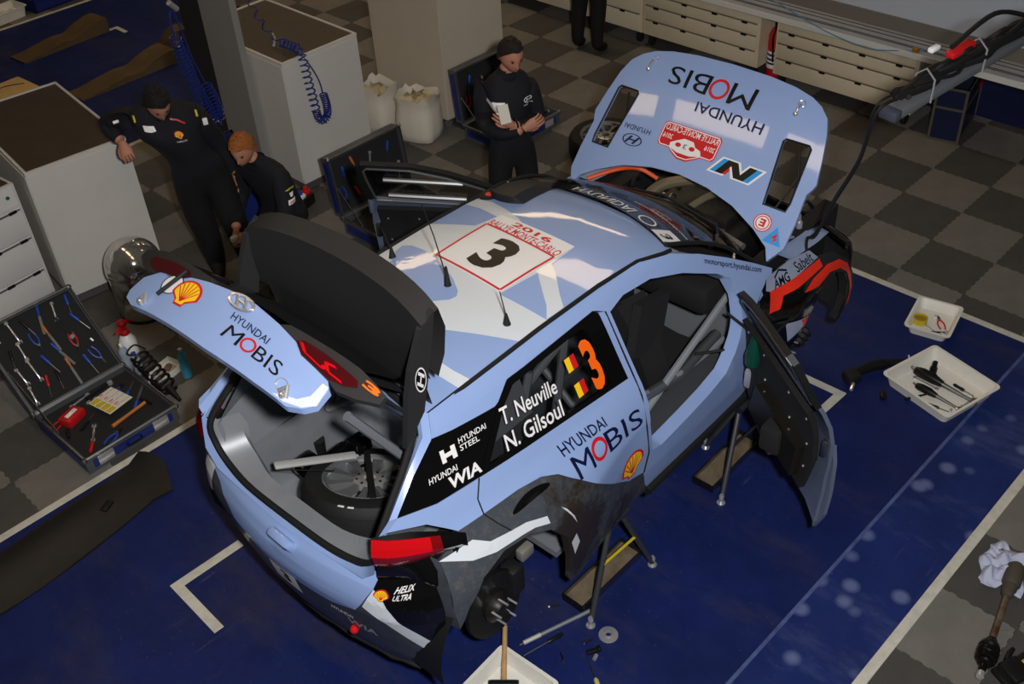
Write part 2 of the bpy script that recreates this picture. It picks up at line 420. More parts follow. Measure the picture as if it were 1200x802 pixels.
def opened(x, y, z):
    dx, dz = x-HX, z-HZ; c, s = math.cos(HA), math.sin(HA)
    return (HX+dx*c+dz*s, y, HZ-dx*s+dz*c)
def GATE(y, t, d=0):
    """blue lower skin of the tailgate, t 0 bottom edge .. 1 lip (closed), swung open"""
    b = .05*(abs(y)/.55)**2.4
    return opened(-.632-.06*t-d+b, y, .845+.235*t-.02*(abs(y)/.55)**3)
PLAN = [(-.30, .850), (-.40, .842), (-.48, .80), (-.55, .72), (-.605, .60), (-.645, .42), (-.675, .21), (-.685, 0)]
BPRO = [(.18, .11), (.28, .07), (.38, .045), (.5, .02), (.62, 0), (.70, .012), (.76, .04), (.80, .08), (.83, .105)]
def BUMP(a, z, d=0):
    """rear bumper, a -1 right side .. 0 centre .. 1 left side"""
    k = (1-abs(a))*(len(PLAN)-1); i = min(int(k), len(PLAN)-2); f = k-i
    P = lambda j: PLAN[max(0, min(len(PLAN)-1, j))] if j < len(PLAN) else (PLAN[2*len(PLAN)-2-j][0], -PLAN[2*len(PLAN)-2-j][1])
    p0, p1, p2, p3 = P(i-1), P(i), P(i+1), P(i+2)
    cr = lambda q: .5*(2*p1[q]+(p2[q]-p0[q])*f+(2*p0[q]-5*p1[q]+4*p2[q]-p3[q])*f*f+(3*p1[q]-p0[q]-3*p2[q]+p3[q])*f**3)
    x, y = cr(0), cr(1); inn = lerp_tab(BPRO, z)-d; sg = -1 if a < 0 else 1
    nx = -sstep(.05, .6, 1-abs(a))*.97-.03; ny = math.sqrt(max(0, 1-nx*nx))
    return (x-nx*inn, sg*(y-ny*inn*.6), z)
def GLASS(y, t, d=0):
    """windscreen, t 0 header .. 1 cowl"""
    a = (abs(y)); w0, w1 = .53, .66; u = a/.53
    hx = 1.69-.13*u**2; hz = 1.365+.012*(1-u*u)
    cx = 2.46-.24*u**2; cz = .965
    bow = .05*math.sin(PI*t)
    yy = y*(1+(w1/w0-1)*t)
    return (hx+(cx-hx)*t+(bow+d)*.5, yy, hz+(cz-hz)*t+(bow+d)*.86)
# ------------------------------------------------------------------ materials of the car
PAINT = M('light_blue_paint', (146, 171, 220), .28, coat=1.0, spec=.5)
WHITE = M('white_vinyl_wrap', (214, 221, 228), .3, coat=.8)
GREYP = M('grey_blue_satin_wrap', (150, 160, 185), .3, coat=.6)
DARK = M('dark_grey_wrap', (66, 72, 80), .42, coat=.25, var=1, vscale=9, col2=(56, 58, 60))
MUD = M('mud_film', (50, 42, 34), .8, var=.4, vscale=22, bump=.4, bscale=50)
def arch_material():
    m = M('dirty_arch_wrap', (66, 72, 80), .45, coat=.2); nt = m.node_tree; b = nt.nodes['Principled BSDF']; tc = nt.nodes.new('ShaderNodeTexCoord')
    def nz(sc, det):
        n = nt.nodes.new('ShaderNodeTexNoise'); n.inputs['Scale'].default_value = sc; n.inputs['Detail'].default_value = det; n.inputs['Roughness'].default_value = .7; nt.links.new(tc.outputs['Object'], n.inputs['Vector']); return n.outputs['Fac']
    def op(o, a, c=None):
        q = nt.nodes.new('ShaderNodeMath'); q.operation = o
        for k, v in enumerate((a, c)):
            if v is None: continue
            if hasattr(v, 'is_linked'): nt.links.new(v, q.inputs[k])
            else: q.inputs[k].default_value = v
        return q.outputs[0]
    def dist(cx, cz, sx, sz):
        v = nt.nodes.new('ShaderNodeSeparateXYZ'); nt.links.new(tc.outputs['Object'], v.inputs[0])
        a = op('MULTIPLY', op('SUBTRACT', v.outputs[0], cx), sx); c = op('MULTIPLY', op('SUBTRACT', v.outputs[2], cz), sz); return op('SQRT', op('ADD', op('MULTIPLY', a, a), op('MULTIPLY', c, c)))
    blob = op('SUBTRACT', 1.0, dist(.36, .52, 3.6, 2.3)); blob2 = op('SUBTRACT', .55, dist(.8, .32, 2.2, 3.0))
    mk = op('ADD', op('MAXIMUM', blob, blob2), op('MULTIPLY', op('SUBTRACT', nz(9, 9), .5), 2.6)); mk = op('MULTIPLY', mk, 2.2)
    cl = nt.nodes.new('ShaderNodeClamp'); nt.links.new(mk, cl.inputs[0])
    dust = nt.nodes.new('ShaderNodeValToRGB'); nt.links.new(nz(26, 8), dust.inputs[0]); dust.color_ramp.elements[0].position = .5; dust.color_ramp.elements[1].position = .75; dust.color_ramp.elements[0].color = lin((64, 70, 78)); dust.color_ramp.elements[1].color = lin((96, 92, 84))
    mx = nt.nodes.new('ShaderNodeMix'); mx.data_type = 'RGBA'; nt.links.new(cl.outputs[0], mx.inputs['Factor']); nt.links.new(dust.outputs[0], mx.inputs[6]); mx.inputs[7].default_value = lin((46, 38, 30)); nt.links.new(mx.outputs[2], b.inputs['Base Color'])
    return m
ARCHM = arch_material()
BLK = M('gloss_black', (10, 10, 11), .16, coat=.6)
BLKM = M('matte_black', (20, 20, 21), .6)
CARB = M('black_carbon', (42, 42, 43), .5, spec=.35)
RUB = M('black_rubber', (18, 18, 18), .75)
RED = M('signal_red', (215, 26, 28), .35, coat=.5)
FLUO = M('fluorescent_red', (240, 52, 34), .4)
ORANGE = M('fluorescent_orange', (255, 106, 20), .4)
NAVY = M('navy_print', (14, 20, 58), .4)
PBLACK = M('black_print', (8, 8, 10), .4)
PWHITE = M('white_print', (235, 235, 235), .4)
PRED = M('red_print', (205, 28, 36), .4)
PYEL = M('yellow_print', (250, 205, 30), .4)
CHROME = M('bright_chrome', (222, 222, 224), .2, metal=.72)
STEEL = M('brushed_steel', (150, 152, 155), .35, metal=1)
ALU = M('raw_aluminium', (176, 178, 180), .38, metal=.9)
CAGE = M('grey_cage_paint', (132, 136, 142), .4)
SILV = M('silver_boot_lining', (150, 153, 158), .45, metal=.3, var=.12, vscale=5)
GLS = M('tinted_glass', (8, 9, 10), .04, alpha=.30, spec=.6)
WSG = M('windscreen_glass', (24, 22, 16), .05, alpha=.62, spec=.6)
LENS = M('red_lamp_lens', (200, 12, 22), .12, coat=1)
DLENS = M('dark_red_lamp_lens', (92, 8, 14), .12, coat=1)
FABR = M('black_seat_fabric', (24, 24, 26), .9, bump=.2, bscale=200)
INTR = M('black_interior', (20, 20, 21), .8)
GOLDF = M('gold_heat_foil', (150, 120, 60), .3, metal=.8)
CW = Vector((-5.4192, .0253, .28)); CRZ = math.radians(2)
car = empty('rally_car', CW, CRZ, 'light blue rally car on stands with hood, doors and tailgate open', 'rally car')
def cpart(mb, name, mat, parent=None, smooth=35): return mb.obj(name, mat, parent or car, smooth)
# ---------------- side frames with the front door openings
ROCK = [(-.10, 1.405), (.13, 1.41), (1.03, 1.41), (1.33, 1.395), (1.534, 1.352), (1.72, 1.27), (1.911, 1.165), (2.10, 1.05), (2.244, .955), (2.20, .90), (2.05, .86), (2.02, .70), (2.02, .30), (1.85, .25), (1.04, .235), (1.005, .30), (.978, .42), (1.012, .54), (.992, .73), (1.002, .90), (1.002, 1.0)]
TOPL = [(.985, 1.325), (.943, 1.347), (.916, 1.358), (.417, 1.348), (.31, 1.349), (.216, 1.299), (.192, 1.292), (-.05, 1.317), (-.155, 1.334)]
HOLE = [(1.012, 1.31), (1.13, 1.333), (1.337, 1.317), (1.564, 1.243), (1.803, 1.128), (1.895, 1.06), (1.915, .98), (1.86, .80), (1.79, .68), (1.70, .595), (1.55, .555), (1.375, .53), (1.12, .505), (1.04, .53), (1.022, .72), (1.03, .9), (1.028, 1.02)]
ring_poly = [ROCK+TOPL, HOLE]
frames = {}
for sg, fn in ((-1, SR), (1, SL)):
    frames[sg] = cpart(patch(ring_poly, fn, .05, .075), 'side_frame', PAINT)
sf = frames[-1]
lettering('motorsport.hyundai.com', [(1.735, 1.205), (2.13, .972), (2.16, 1.0), (1.745, 1.24)], SR, NAVY, sf, .006, .015, maxlen=.025)
# inner sill plate and jamb
for sg in (-1, 1):
    mb = MB(); mb.box((1.45, sg*.71, .42), (.95, .16, .16)); cpart(mb, 'sill_box', M('dark_grey_inner', (62, 64, 68), .6), smooth=0)
    mb = MB(); mb.tube([(1.02, sg*.845, .235), (2.0, sg*.835, .245)], .028, 8); cpart(mb, 'side_skirt', BLKM)
# ---------------- rear doors
DOORP = [(.985, 1.325), (.998, 1.0), (.998, .90), (.988, .73), (1.007, .54), (.973, .418), (.843, .466), (.661, .614), (.545, .72), (.437, .818), (.341, .897), (.255, .932), (.118, .951), (-.083, .958), (-.074, 1.018), (-.027, 1.087), (.963, 1.007), (.944, 1.337)]
WIN = [(-.027, 1.087), (.216, 1.297), (.31, 1.346), (.417, 1.344), (.916, 1.356), (.944, 1.337), (.963, 1.007)]
PANE = [(.045, 1.105), (.235, 1.27), (.325, 1.318), (.80, 1.328), (.835, 1.315), (.85, 1.04)]
rd = {}
for sg, fn in ((-1, SR), (1, SL)):
    d = cpart(patch(DOORP, fn, .05, .02), 'rear_door', PAINT); rd[sg] = d
    cpart(patch([WIN, PANE], fn, .06, .015), 'window_frame', BLK, d)
    cpart(patch(PANE, fn, .08, .006, -.004), 'window_pane', GLS, d)
D = rd[-1]
lettering('T. Neuville', [(.185, 1.205), (.535, 1.168), (.545, 1.232), (.20, 1.275)], SR, PWHITE, D, .004, .012)
lettering('N. Gilsoul', [(.155, 1.102), (.52, 1.067), (.53, 1.14), (.168, 1.172)], SR, PWHITE, D, .004, .012)
lettering('3', [(.752, 1.052), (.835, 1.054), (.822, 1.292), (.742, 1.29)], SR, ORANGE, D, .005, .035, 'number')
for zz in (1.205, 1.085):
    for k, mt in enumerate((PYEL, PRED)):
        x0 = .635+.034*k; shape([[(x0, zz), (x0+.034, zz), (x0+.034, zz+.062), (x0, zz+.062)]], None, SR, mt, D, .005, 'flag')
lettering('HYUNDAI', [(.415, .93), (.725, .905), (.715, .955), (.405, .985)], SR, NAVY, D, .003, .01)
lettering('M', [(.435, .815), (.56, .805), (.56, .90), (.435, .912)], SR, NAVY, D)
lettering('BIS', [(.68, .793), (.965, .762), (.955, .865), (.675, .895)], SR, NAVY, D)
shape(ring(.62, .853, .056, .05, .017), None, SR, PRED, D, .003, 'letter_o')
def shell_emblem(cx, cy, w, h, fn, parent, off=.003, up=1, ax=None):
    """scallop shell: red rim, yellow fan, red ribs; ax = 2-D frame (right, up)"""
    r, u = ax or ((1, 0), (0, 1))
    T2 = lambda p: (cx+p[0]*w*r[0]+p[1]*h*u[0], cy+p[0]*w*r[1]+p[1]*h*u[1])
    out = [(-.16, -.5), (.16, -.5), (.2, -.34), (.5, -.1)]+[(.5*math.cos(a), .02+.5*math.sin(a)) for a in [PI*k/12 for k in range(0, 13)]]+[(-.5, -.1), (-.2, -.34)]
    inn = [(x*.84, y*.84) for x, y in out]
    shape([[T2(p) for p in out]], None, fn, PRED, parent, off, 'shell_emblem')
    shape([[T2(p) for p in inn]], None, fn, PYEL, parent, off+.001, 'shell_emblem')
    ribs = []
    for k in range(7):
        a = PI*(.12+.76*k/6); ribs += [[T2(p) for p in q] for q in stroke([(0, -.34), (.40*math.cos(a), .02+.40*math.sin(a))], .032)]
    shape(ribs, None, fn, PRED, parent, off+.002, 'shell_emblem')
shell_emblem(.86, .565, .20, .155, SR, D)
# ---------------- quarter panels, dark quarter glass, wide arches
QG = [(-.444, 1.147), (-.302, 1.252), (-.155, 1.332), (-.05, 1.315), (.192, 1.29), (.21, 1.294), (-.029, 1.089), (-.257, 1.104)]
QP = [(-.511, 1.12), (-.444, 1.145), (-.257, 1.102), (-.031, 1.087), (-.078, 1.018), (-.087, .958), (-.228, .963), (-.34, 1.057)]
ARCHP = [(-.366, .913), (-.228, .963), (-.085, .957), (.118, .95), (.255, .931), (.341, .896), (.437, .817), (.545, .718), (.661, .612), (.843, .464), (.973, .416), (1.004, .30), (1.037, .222), (.869, .216), (.70, .225), (.551, .25), (.45, .205), (.352, .20), (.33, .21), (.312, .405), (.275, .60), (.175, .735), (.064, .786), (-.087, .80), (-.23, .76), (-.33, .66), (-.385, .55), (-.40, .69), (-.385, .80)]
for sg, fn in ((-1, SR), (1, SL)):
    q = cpart(patch(QG, fn, .06, .012), 'quarter_glass', BLK); qp = cpart(patch(QP, fn, .05, .02), 'quarter_panel', PAINT)
    a = cpart(patch(ARCHP, fn, .04, .045), 'wide_arch', ARCHM)
    # strip that turns from the quarter glass into the tailgate opening
    A = [(-.511, 1.12), (-.444, 1.147), (-.302, 1.252), (-.155, 1.332), (-.10, 1.405)]
    Bc = [(-.535, .60, 1.055), (-.47, .598, 1.10), (-.325, .575, 1.235), (-.18, .53, 1.345), (-.13, .47, 1.41)]
    rows = [[Vector(fn(x, z)) for x, z in A], [], []]
    for (x, z), b in zip(A, Bc):
        p = Vector(fn(x, z)); e = Vector((b[0], sg*b[1], b[2])); rows[1].append(p.lerp(e, .5)+Vector((-.012, 0, .012))); rows[2].append(e)
    rows.append([p+Vector((.03, 0, -.03)) for p in rows[2]])
    cpart(MB().grid(rows), 'rear_pillar', PAINT)
    if sg < 0:
        lettering('HYUNDAI', [(-.05, 1.255), (.105, 1.241), (.109, 1.263), (-.044, 1.278)], fn, PWHITE, q, .003, .01)
        lettering('STEEL', [(-.056, 1.226), (.05, 1.216), (.055, 1.238), (-.051, 1.249)], fn, PWHITE, q, .003, .01)
        shape([[(-.158, 1.225), (-.136, 1.223), (-.128, 1.274), (-.150, 1.277)], [(-.102, 1.219), (-.078, 1.217), (-.070, 1.268), (-.094, 1.271)], [(-.15, 1.240), (-.08, 1.235), (-.078, 1.252), (-.145, 1.257)]], None, fn, PWHITE, q)
        lettering('HYUNDAI', [(-.255, 1.184), (-.105, 1.170), (-.10, 1.194), (-.247, 1.208)], fn, PWHITE, q, .003, .01)
        lettering('WIA', [(-.18, 1.118), (.0, 1.102), (.015, 1.15), (-.165, 1.166)], fn, PWHITE, q, .003, .03)
        STRP = [(-.372, .913), (-.241, .848), (-.125, .818), (.03, .805), (.10, .795), (.182, .765), (.182, .80), (.07, .838), (-.01, .849), (-.126, .865), (-.193, .908)]
        shape([STRP], None, fn, WHITE, a, .004, 'white_flash')
        shape([[(.30, .545), (.325, .44), (.36, .50), (.335, .58)]], None, fn, WHITE, a, .005, 'white_flash')
        shape([[(.27, .79), (.31, .72), (.345, .645), (.33, .70), (.295, .765)]], None, fn, WHITE, a, .005, 'scuff')
        dm = MB(); dm.grid([[fn(.035+.24*t, .892+.012*math.sin(PI*t)+w*(.004+.014*math.sin(PI*t)**.6), .004+.012*math.sin(PI*t)*(1 if w == 0 else .2)) for t in [k/10 for k in range(11)]] for w in (-1, 0, 1)])
        dm.obj('air_duct', BLK, a)
    # wheel-house liner
    rows = []
    for yy in (.86, .56):
        rows.append([(.50*math.cos(t)-.01, sg*yy, .33+.47*math.sin(t)) for t in [PI*(-.05+1.1*k/16) for k in range(17)]])
    rows.append([(.0, sg*.56, .33)]*17)
    cpart(MB().grid(rows), 'wheel_housing', BLKM)
    seam = MB(); seam.tube([fn(x, z, .001) for x, z in ((-.028, 1.087), (-.077, 1.018), (-.086, .958), (-.05, .90), (-.012, .85), (.06, .80))], .0035, 5); cpart(seam, 'door_seam', RUB)
    seam = MB(); seam.tube([fn(x, z, .001) for x, z in ((.985, 1.325), (1.0, 1.0), (1.0, .90), (.990, .73), (1.009, .54), (.975, .418))], .005, 5); cpart(seam, 'door_seam', RUB)
# ---------------- roof
RP = [(-.13, -.50), (.13, -.512), (1.03, -.515), (1.33, -.52), (1.50, -.555), (1.56, -.555), (1.63, -.41), (1.68, -.22), (1.69, 0)]
RP = RP+[(x, -y) for x, y in RP[-2::-1]]
roof = cpart(patch(RP, TOP, .07, .02), 'roof', PAINT)
for sg in (-1, 1):
    mb = MB(); mb.tube([TOP(x, sg*y, .004) for x, y in ((-.12, .503), (.13, .514), (.6, .517), (1.03, .518), (1.33, .523), (1.50, .558), (1.56, .56))], .011, 8); cpart(mb, 'roof_moulding', RUB)
shape([[(.543, .505), (.92, .505), (1.024, .278), (1.186, .245), (1.186, -.245), (.998, -.258), (.896, -.256), (.653, -.228), (.672, -.505), (.478, -.505), (.271, -.15), (.25, .05), (.30, .30), (.42, .505)]], None, TOP, WHITE, roof, .0025, 'white_graphic', .08)
shape([[(.567, .403), (.62, .45), (.681, .463), (.705, .42), (.703, .328), (.68, .21), (.635, .101), (.60, .02), (.544, -.067), (.51, -.09), (.472, -.081), (.42, -.03), (.358, .051), (.33, .2), (.40, .34), (.48, .38)]], None, TOP, PAINT, roof, .004, 'blue_graphic', .06)
shape([[(.675, -.50), (.745, -.44), (.80, -.37), (.896, -.256), (.998, -.258), (.96, -.31), (.913, -.363), (.85, -.43), (.791, -.505)]], None, TOP, WHITE, roof, .0025, 'white_graphic', .06)
shape([[(.174, -.212), (.155, -.28), (.148, -.344), (.15, -.42), (.163, -.505), (.095, -.505), (.084, -.371), (.1, -.26), (.115, -.18)]], None, TOP, WHITE, roof, .0025, 'white_graphic', .06)
shape([[(1.185, .505), (1.272, .505), (1.281, .399), (1.248, .265), (1.213, .156), (1.186, .10), (1.16, .261), (1.183, .397)]], None, TOP, WHITE, roof, .0025, 'white_graphic', .06)
pn = shape([[(.685, .248), (.660, -.226), (1.186, -.246), (1.182, .243)]], None, TOP, PWHITE, roof, .006, 'number_panel', .08)
fr = stroke([(.70, .236), (.675, -.214), (1.045, -.232), (1.066, .236), (.70, .236)], .013)
shape(fr, None, TOP, PRED, roof, .008, 'panel_frame', .06)
lettering('3', [(.742, .088), (.738, -.078), (1.012, -.088), (1.016, .080)], TOP, PBLACK, roof, .008, .04, 'number')
lettering('RALLYE MONTE-CARLO', [(1.072, .236), (1.052, -.236), (1.108, -.238), (1.122, .236)], TOP, PRED, roof, .008, .012)
lettering('2016', [(1.128, .125), (1.118, -.135), (1.160, -.137), (1.168, .122)], TOP, PRED, roof, .008, .03)
# roof scoop, filler cap, aerials
sc = MB()
prof = [(0, .0), (.0, .048), (.10, .055), (.22, .045), (.36, .012), (.38, 0)]
rows = []
for k in range(7):
    w = -1+2*k/6; rows.append([TOP(1.31+p+.05*abs(w)**2, .37+w*(.125-.05*p/.46), h*(1-abs(w)**6)+.002) for p, h in prof])
sc.grid(rows); scoop = cpart(sc, 'roof_scoop', CARB)
MB().add([TOP(1.306+.05*w*w, .37+w*.115, .006+.036*t*(1-abs(w)**6)) for t in (0, 1) for w in (-1, -.6, -.2, .2, .6, 1)], [(i, i+1, i+7, i+6) for i in range(5)]).obj('scoop_mouth', BLKM, scoop)
c = MB(); c.lathe([(.055, 0), (.055, .008), (.045, .014), (0, .015)], 20, Matrix.Translation(TOP(1.335, .475, .0))); capo = cpart(c, 'filler_cap', BLKM)
MB().lathe([(.02, .0145), (.02, .0165), (0, .017)], 16, Matrix.Translation(TOP(1.335, .475, .0))).obj('cap_emblem', PRED, capo)
for (x, y, L, lean) in ((.548, .005, .50, -.10), (.523, -.393, .20, -.03), (.574, .42, .22, -.05)):
    b = Vector(TOP(x, y)); mb = MB(); mb.lathe([(.02, 0), (.016, .012), (.007, .05 if L < .3 else .10), (.005, .06 if L < .3 else .11)], 12, Matrix.Translation(b))
    mb.tube([b+Vector((0, 0, .04)), b+Vector((lean*.5, 0, L*.6)), b+Vector((lean, 0, L))], [.0035, .003, .0025], 6); cpart(mb, 'aerial', BLKM)
# ---------------- windscreen
gp = [(-.53, 0), (0, 0), (.53, 0), (.53, 1), (0, 1), (-.53, 1)]
wsn = cpart(patch(gp, GLASS, (.0757, .1), .006), 'windscreen', WSG)
shape([[(-.53, 0), (.53, 0), (.53, .16), (-.53, .16)]], None, GLASS, BLK, wsn, .002, 'sun_strip', .08)
shape([[(-.53, .95), (.53, .95), (.53, 1), (-.53, 1)]], None, GLASS, BLK, wsn, .002, 'cowl_band', .08)
shape([[(-.50, .005), (-.53, .165), (-.42, .155), (-.385, .01)]], None, GLASS, PWHITE, wsn, .004, 'number_plate', .06)
lettering('3', [(-.435, .025), (-.49, .05), (-.50, .12), (-.445, .10)][::-1], GLASS, PBLACK, wsn, .006, .03, 'number')
lettering('HYUNDAI', [(.20, .11), (-.20, .11), (-.19, .02), (.19, .02)], GLASS, PWHITE, wsn, .004, .01)
shape(ring(-.305, .07, .06, .055, .012, wy=.012), None, GLASS, PWHITE, wsn, .004, 'maker_emblem')
lettering('motorsport.hyundai.com', [(-.10, .235), (-.50, .255), (-.50, .225), (-.10, .205)], GLASS, PWHITE, wsn, .004)
for sg in (-1, 1):
    mb = MB(); mb.tube([GLASS(sg*.53, k/6, .006) for k in range(7)], .012, 6); cpart(mb, 'pillar_moulding', RUB)
mb = MB()
for p in ([(.35, .9), (.0, .75), (-.34, .82)], [(-.05, .98), (-.3, .86), (-.46, .62)]): mb.tube([GLASS(y, t, .02) for y, t in p], .008, 6)
cpart(mb, 'wiper', BLKM)
# ---------------- hood, swung open
HO = [(0, .705), (.05, .735), (.10, .762), (.25, .762), (.42, .748), (.455, .765), (.49, .775), (.63, .745), (.76, .712), (.85, .672), (.905, .61), (.94, .54), (.968, .42), (.985, .25), (.992, 0)]
HO = HO+[(s, -y) for s, y in HO[-2::-1]]
HR = [(.07, -.668), (.139, -.56), (.216, -.39), (.262, -.2), (.28, 0), (.262, .2), (.216, .39), (.139, .56), (.07, .668)]
HOUT = HO+HR
VR = [(.288, -.552), (.292, -.685), (.34, -.69), (.66, -.668), (.676, -.652), (.67, -.515), (.655, -.505), (.46, -.53)]
VL = [(s, -y) for s, y in VR[::-1]]
pol = [HOUT, VR, VL]
hood = cpart(patch(pol, HOOD, .06, .018), 'hood', PAINT)
for V in (VR, VL):
    mb = MB(); mb.tube([HOOD(s, y, .002) for s, y in V], .006, 6, closed=True); mb.obj('vent_rim', BLKM, hood)
lettering('M', [(.878, -.245), (.875, -.075), (.755, -.085), (.752, -.232)][::-1] and [(.885, -.24), (.885, -.075), (.755, -.08), (.752, -.24)], HOOD, PBLACK, hood)
lettering('BIS', [(.885, .065), (.882, .36), (.77, .345), (.76, .065)], HOOD, PBLACK, hood)
shape(ring(.82, -.004, .064, .064, .017), None, HOOD, PRED, hood, .003, 'letter_o')
lettering('HYUNDAI', [(.71, -.365), (.716, .09), (.655, .085), (.642, -.365)], HOOD, NAVY, hood, .003, .01)
lettering('HYUNDAI', [(.468, .30), (.468, .50), (.438, .495), (.436, .30)], HOOD, NAVY, hood, .003, .01)
def hyundai_emblem(cx, cy, rx, ry, fn, mat, parent, off=.003, flip=False, lx=(1, 0)):
    """oval with a slanted H"""
    shape(ring(cx, cy, rx, ry, rx*.13, wy=ry*.13), None, fn, mat, parent, off, 'maker_emblem')
    U = Vector(lx); W2 = Vector((-U.y, U.x)); rl, rh = (rx, ry) if abs(U.x) > .5 else (ry, rx); sl = .35*(-1 if flip else 1)
    T2 = lambda a, b: (cx+U.x*(a+b*sl)*rl+W2.x*b*rh, cy+U.y*(a+b*sl)*rl+W2.y*b*rh)
    shape([[T2(-.5, -.62), (T2(-.25, -.62)), T2(-.25, .62), T2(-.5, .62)], [T2(.25, -.62), T2(.5, -.62), T2(.5, .62), T2(.25, .62)], [T2(-.3, -.12), T2(.3, -.12), T2(.3, .12), T2(-.3, .12)]], None, fn, mat, parent, off, 'maker_emblem')
hyundai_emblem(.378, .402, .038, .074, HOOD, NAVY, hood, lx=(0, 1))
# rally plaque
PQ = lambda s, t: (.556-.15*t+.0*s, -.17+.402*s)
pl = [(0, .12), (.04, 0), (.96, 0), (1, .12), (1, .88), (.96, 1), (.78, 1), (.72, 1.12), (.58, 1.32), (.42, 1.32), (.28, 1.12), (.22, 1), (.04, 1), (0, .88)]
shape([[PQ(*p) for p in pl]], None, HOOD, PRED, hood, .003, 'rally_plaque')
rim = [(.5+(x-.5)*.955, .5+(y-.5)*.90) for x, y in pl]
shape(stroke([PQ(*p) for p in rim+[rim[0]]], .006), None, HOOD, PWHITE, hood, .005, 'plaque_rim')
lettering('RALLYE MONTE-CARLO', [PQ(.05, .34), PQ(.95, .34), PQ(.95, .09), PQ(.05, .09)], HOOD, PWHITE, hood, .005, .01)
lettering('2016', [PQ(.05, .66), PQ(.22, .66), PQ(.22, .46), PQ(.05, .46)], HOOD, PWHITE, hood, .005, .01)
lettering('2016', [PQ(.78, .66), PQ(.95, .66), PQ(.95, .46), PQ(.78, .46)], HOOD, PWHITE, hood, .005, .01)
shape([[PQ(*p) for p in ((.22, .95), (.26, .75), (.36, .68), (.42, .5), (.58, .48), (.68, .62), (.78, .78), (.77, .95), (.62, 1.08), (.40, 1.08))]], None, HOOD, PWHITE, hood, .005, 'plaque_car')
shape([[PQ(*p) for p in q] for q in ([(x+.05*math.cos(a), .78+.09*math.sin(a)) for a in [2*PI*k/12 for k in range(12)]] for x in (.40, .64))], None, HOOD, PRED, hood, .006, 'plaque_car')
lettering('3', [PQ(.49, .88), PQ(.55, .88), PQ(.55, .68), PQ(.49, .68)], HOOD, NAVY, hood, .006)
# slanted N badge: blue edge, black body, red fold
NQ = lambda s, t: (.452-.088*t, -.205-.25*s+.055*t-.02)
shape([[NQ(*p) for p in ((-.06, 1.1), (-.06, -.1), (.40, -.1), (.62, .42), (.62, -.1), (1.06, -.1), (1.06, 1.1), (.58, 1.1), (.38, .6), (.38, 1.1))]], None, HOOD, PWHITE, hood, .003, 'badge_edge')
CY = M('cyan_print', (40, 150, 220), .4)
shape([[NQ(*p) for p in ((0, 1), (0, 0), (.14, 0), (.14, 1))], [NQ(*p) for p in ((.86, 1), (.86, 0), (1, 0), (1, 1))]], None, HOOD, CY, hood, .004, 'badge_letter')
shape([[NQ(*p) for p in ((.13, 1), (.13, 0), (.38, 0), (.68, .68), (.68, 0), (.87, 0), (.87, 1), (.62, 1), (.32, .32), (.32, 1))]], None, HOOD, PBLACK, hood, .005, 'badge_letter')
shape([[NQ(*p) for p in ((.32, .98), (.32, .45), (.40, .64), (.40, .98))]], None, HOOD, PRED, hood, .006, 'badge_fold')
shape([ell(.19, -.595, .052, .052)], None, HOOD, PRED, hood, .003, 'cutoff_sign'); shape(ring(.19, -.595, .046, .046, .006), None, HOOD, PWHITE, hood, .004, 'cutoff_sign'); shape([ell(.19, -.595, .034, .034)], None, HOOD, PWHITE, hood, .004, 'cutoff_sign')
lettering('E', [(.212, -.612), (.212, -.578), (.168, -.578), (.168, -.612)], HOOD, PRED, hood, .005, .04)
shape([[(.198, -.685), (.098, -.632), (.098, -.742)]], None, HOOD, CY, hood, .003, 'battery_sign')
shape([[(.165, -.70), (.128, -.668), (.132, -.69), (.105, -.69), (.135, -.715), (.13, -.70)]], None, HOOD, PRED, hood, .004, 'battery_sign')
for y in (.505, -.505):
    mb = MB(); mb.tube([HOOD(.81, y, .006), HOOD(.845, y, .022), HOOD(.878, y, .008)], .008, 8); mb.sphere(HOOD(.815, y, .014), .016, 10); mb.obj('hood_pin', CHROME, hood)
    mb = MB(); mb.tube([HOOD(.885+.02*math.cos(t), y+.02*math.sin(t), .004) for t in [2*PI*k/16 for k in range(16)]], .0025, 5, closed=True); mb.obj('pin_ring', CHROME, hood)
# inner frame seen through the vents
for y in (-.6, .6): MB().tube([HOOD(.30, y, -.06), HOOD(.5, y-.05, -.05), HOOD(.66, y+.02, -.06)], .007, 6).obj('hood_brace', BLKM, hood)
# ---------------- engine bay
eb = MB(); eb.box((2.75, 0, .42), (1.15, 1.1, .05)); eb.box((2.22, 0, .66), (.04, 1.24, .5)); eb.box((3.06, 0, .52), (.05, 1.1, .38))
for sg in (-1, 1): eb.box((2.72, sg*.60, .62), (1.05, .10, .42))
cpart(eb, 'engine_bay', INTR, smooth=0)
en = MB(); en.rbox((2.72, -.05, .66), (.42, .62, .32), .03); en.rbox((2.70, -.02, .85), (.24, .5, .08), .02); en.rbox((2.96, .25, .62), (.22, .3, .3), .03); en.rbox((2.60, .42, .72), (.2, .16, .18), .02); en.rbox((2.9, -.33, .74), (.22, .2, .14), .02)
cpart(en, 'engine', M('dark_engine', (34, 33, 32), .5, metal=.3))
mb = MB()
mb.tube(smooth_path([(2.34, .22, .93), (2.55, .18, 1.0), (2.8, .0, .98), (2.95, -.15, .9)]), .035, 10); mb.tube(smooth_path([(2.4, -.05, .95), (2.62, -.12, 1.0), (2.9, -.2, .95)]), .022, 8); cpart(mb, 'intake_pipe', M('tan_metal', (150, 138, 112), .35, metal=.6))
mb = MB(); mb.tube(smooth_path([(2.36, .62, .98), (2.5, .50, 1.02), (2.62, .42, 1.0), (2.66, .30, .95)]), .014, 8); cpart(mb, 'oil_hose', M('orange_hose', (225, 84, 30), .5))
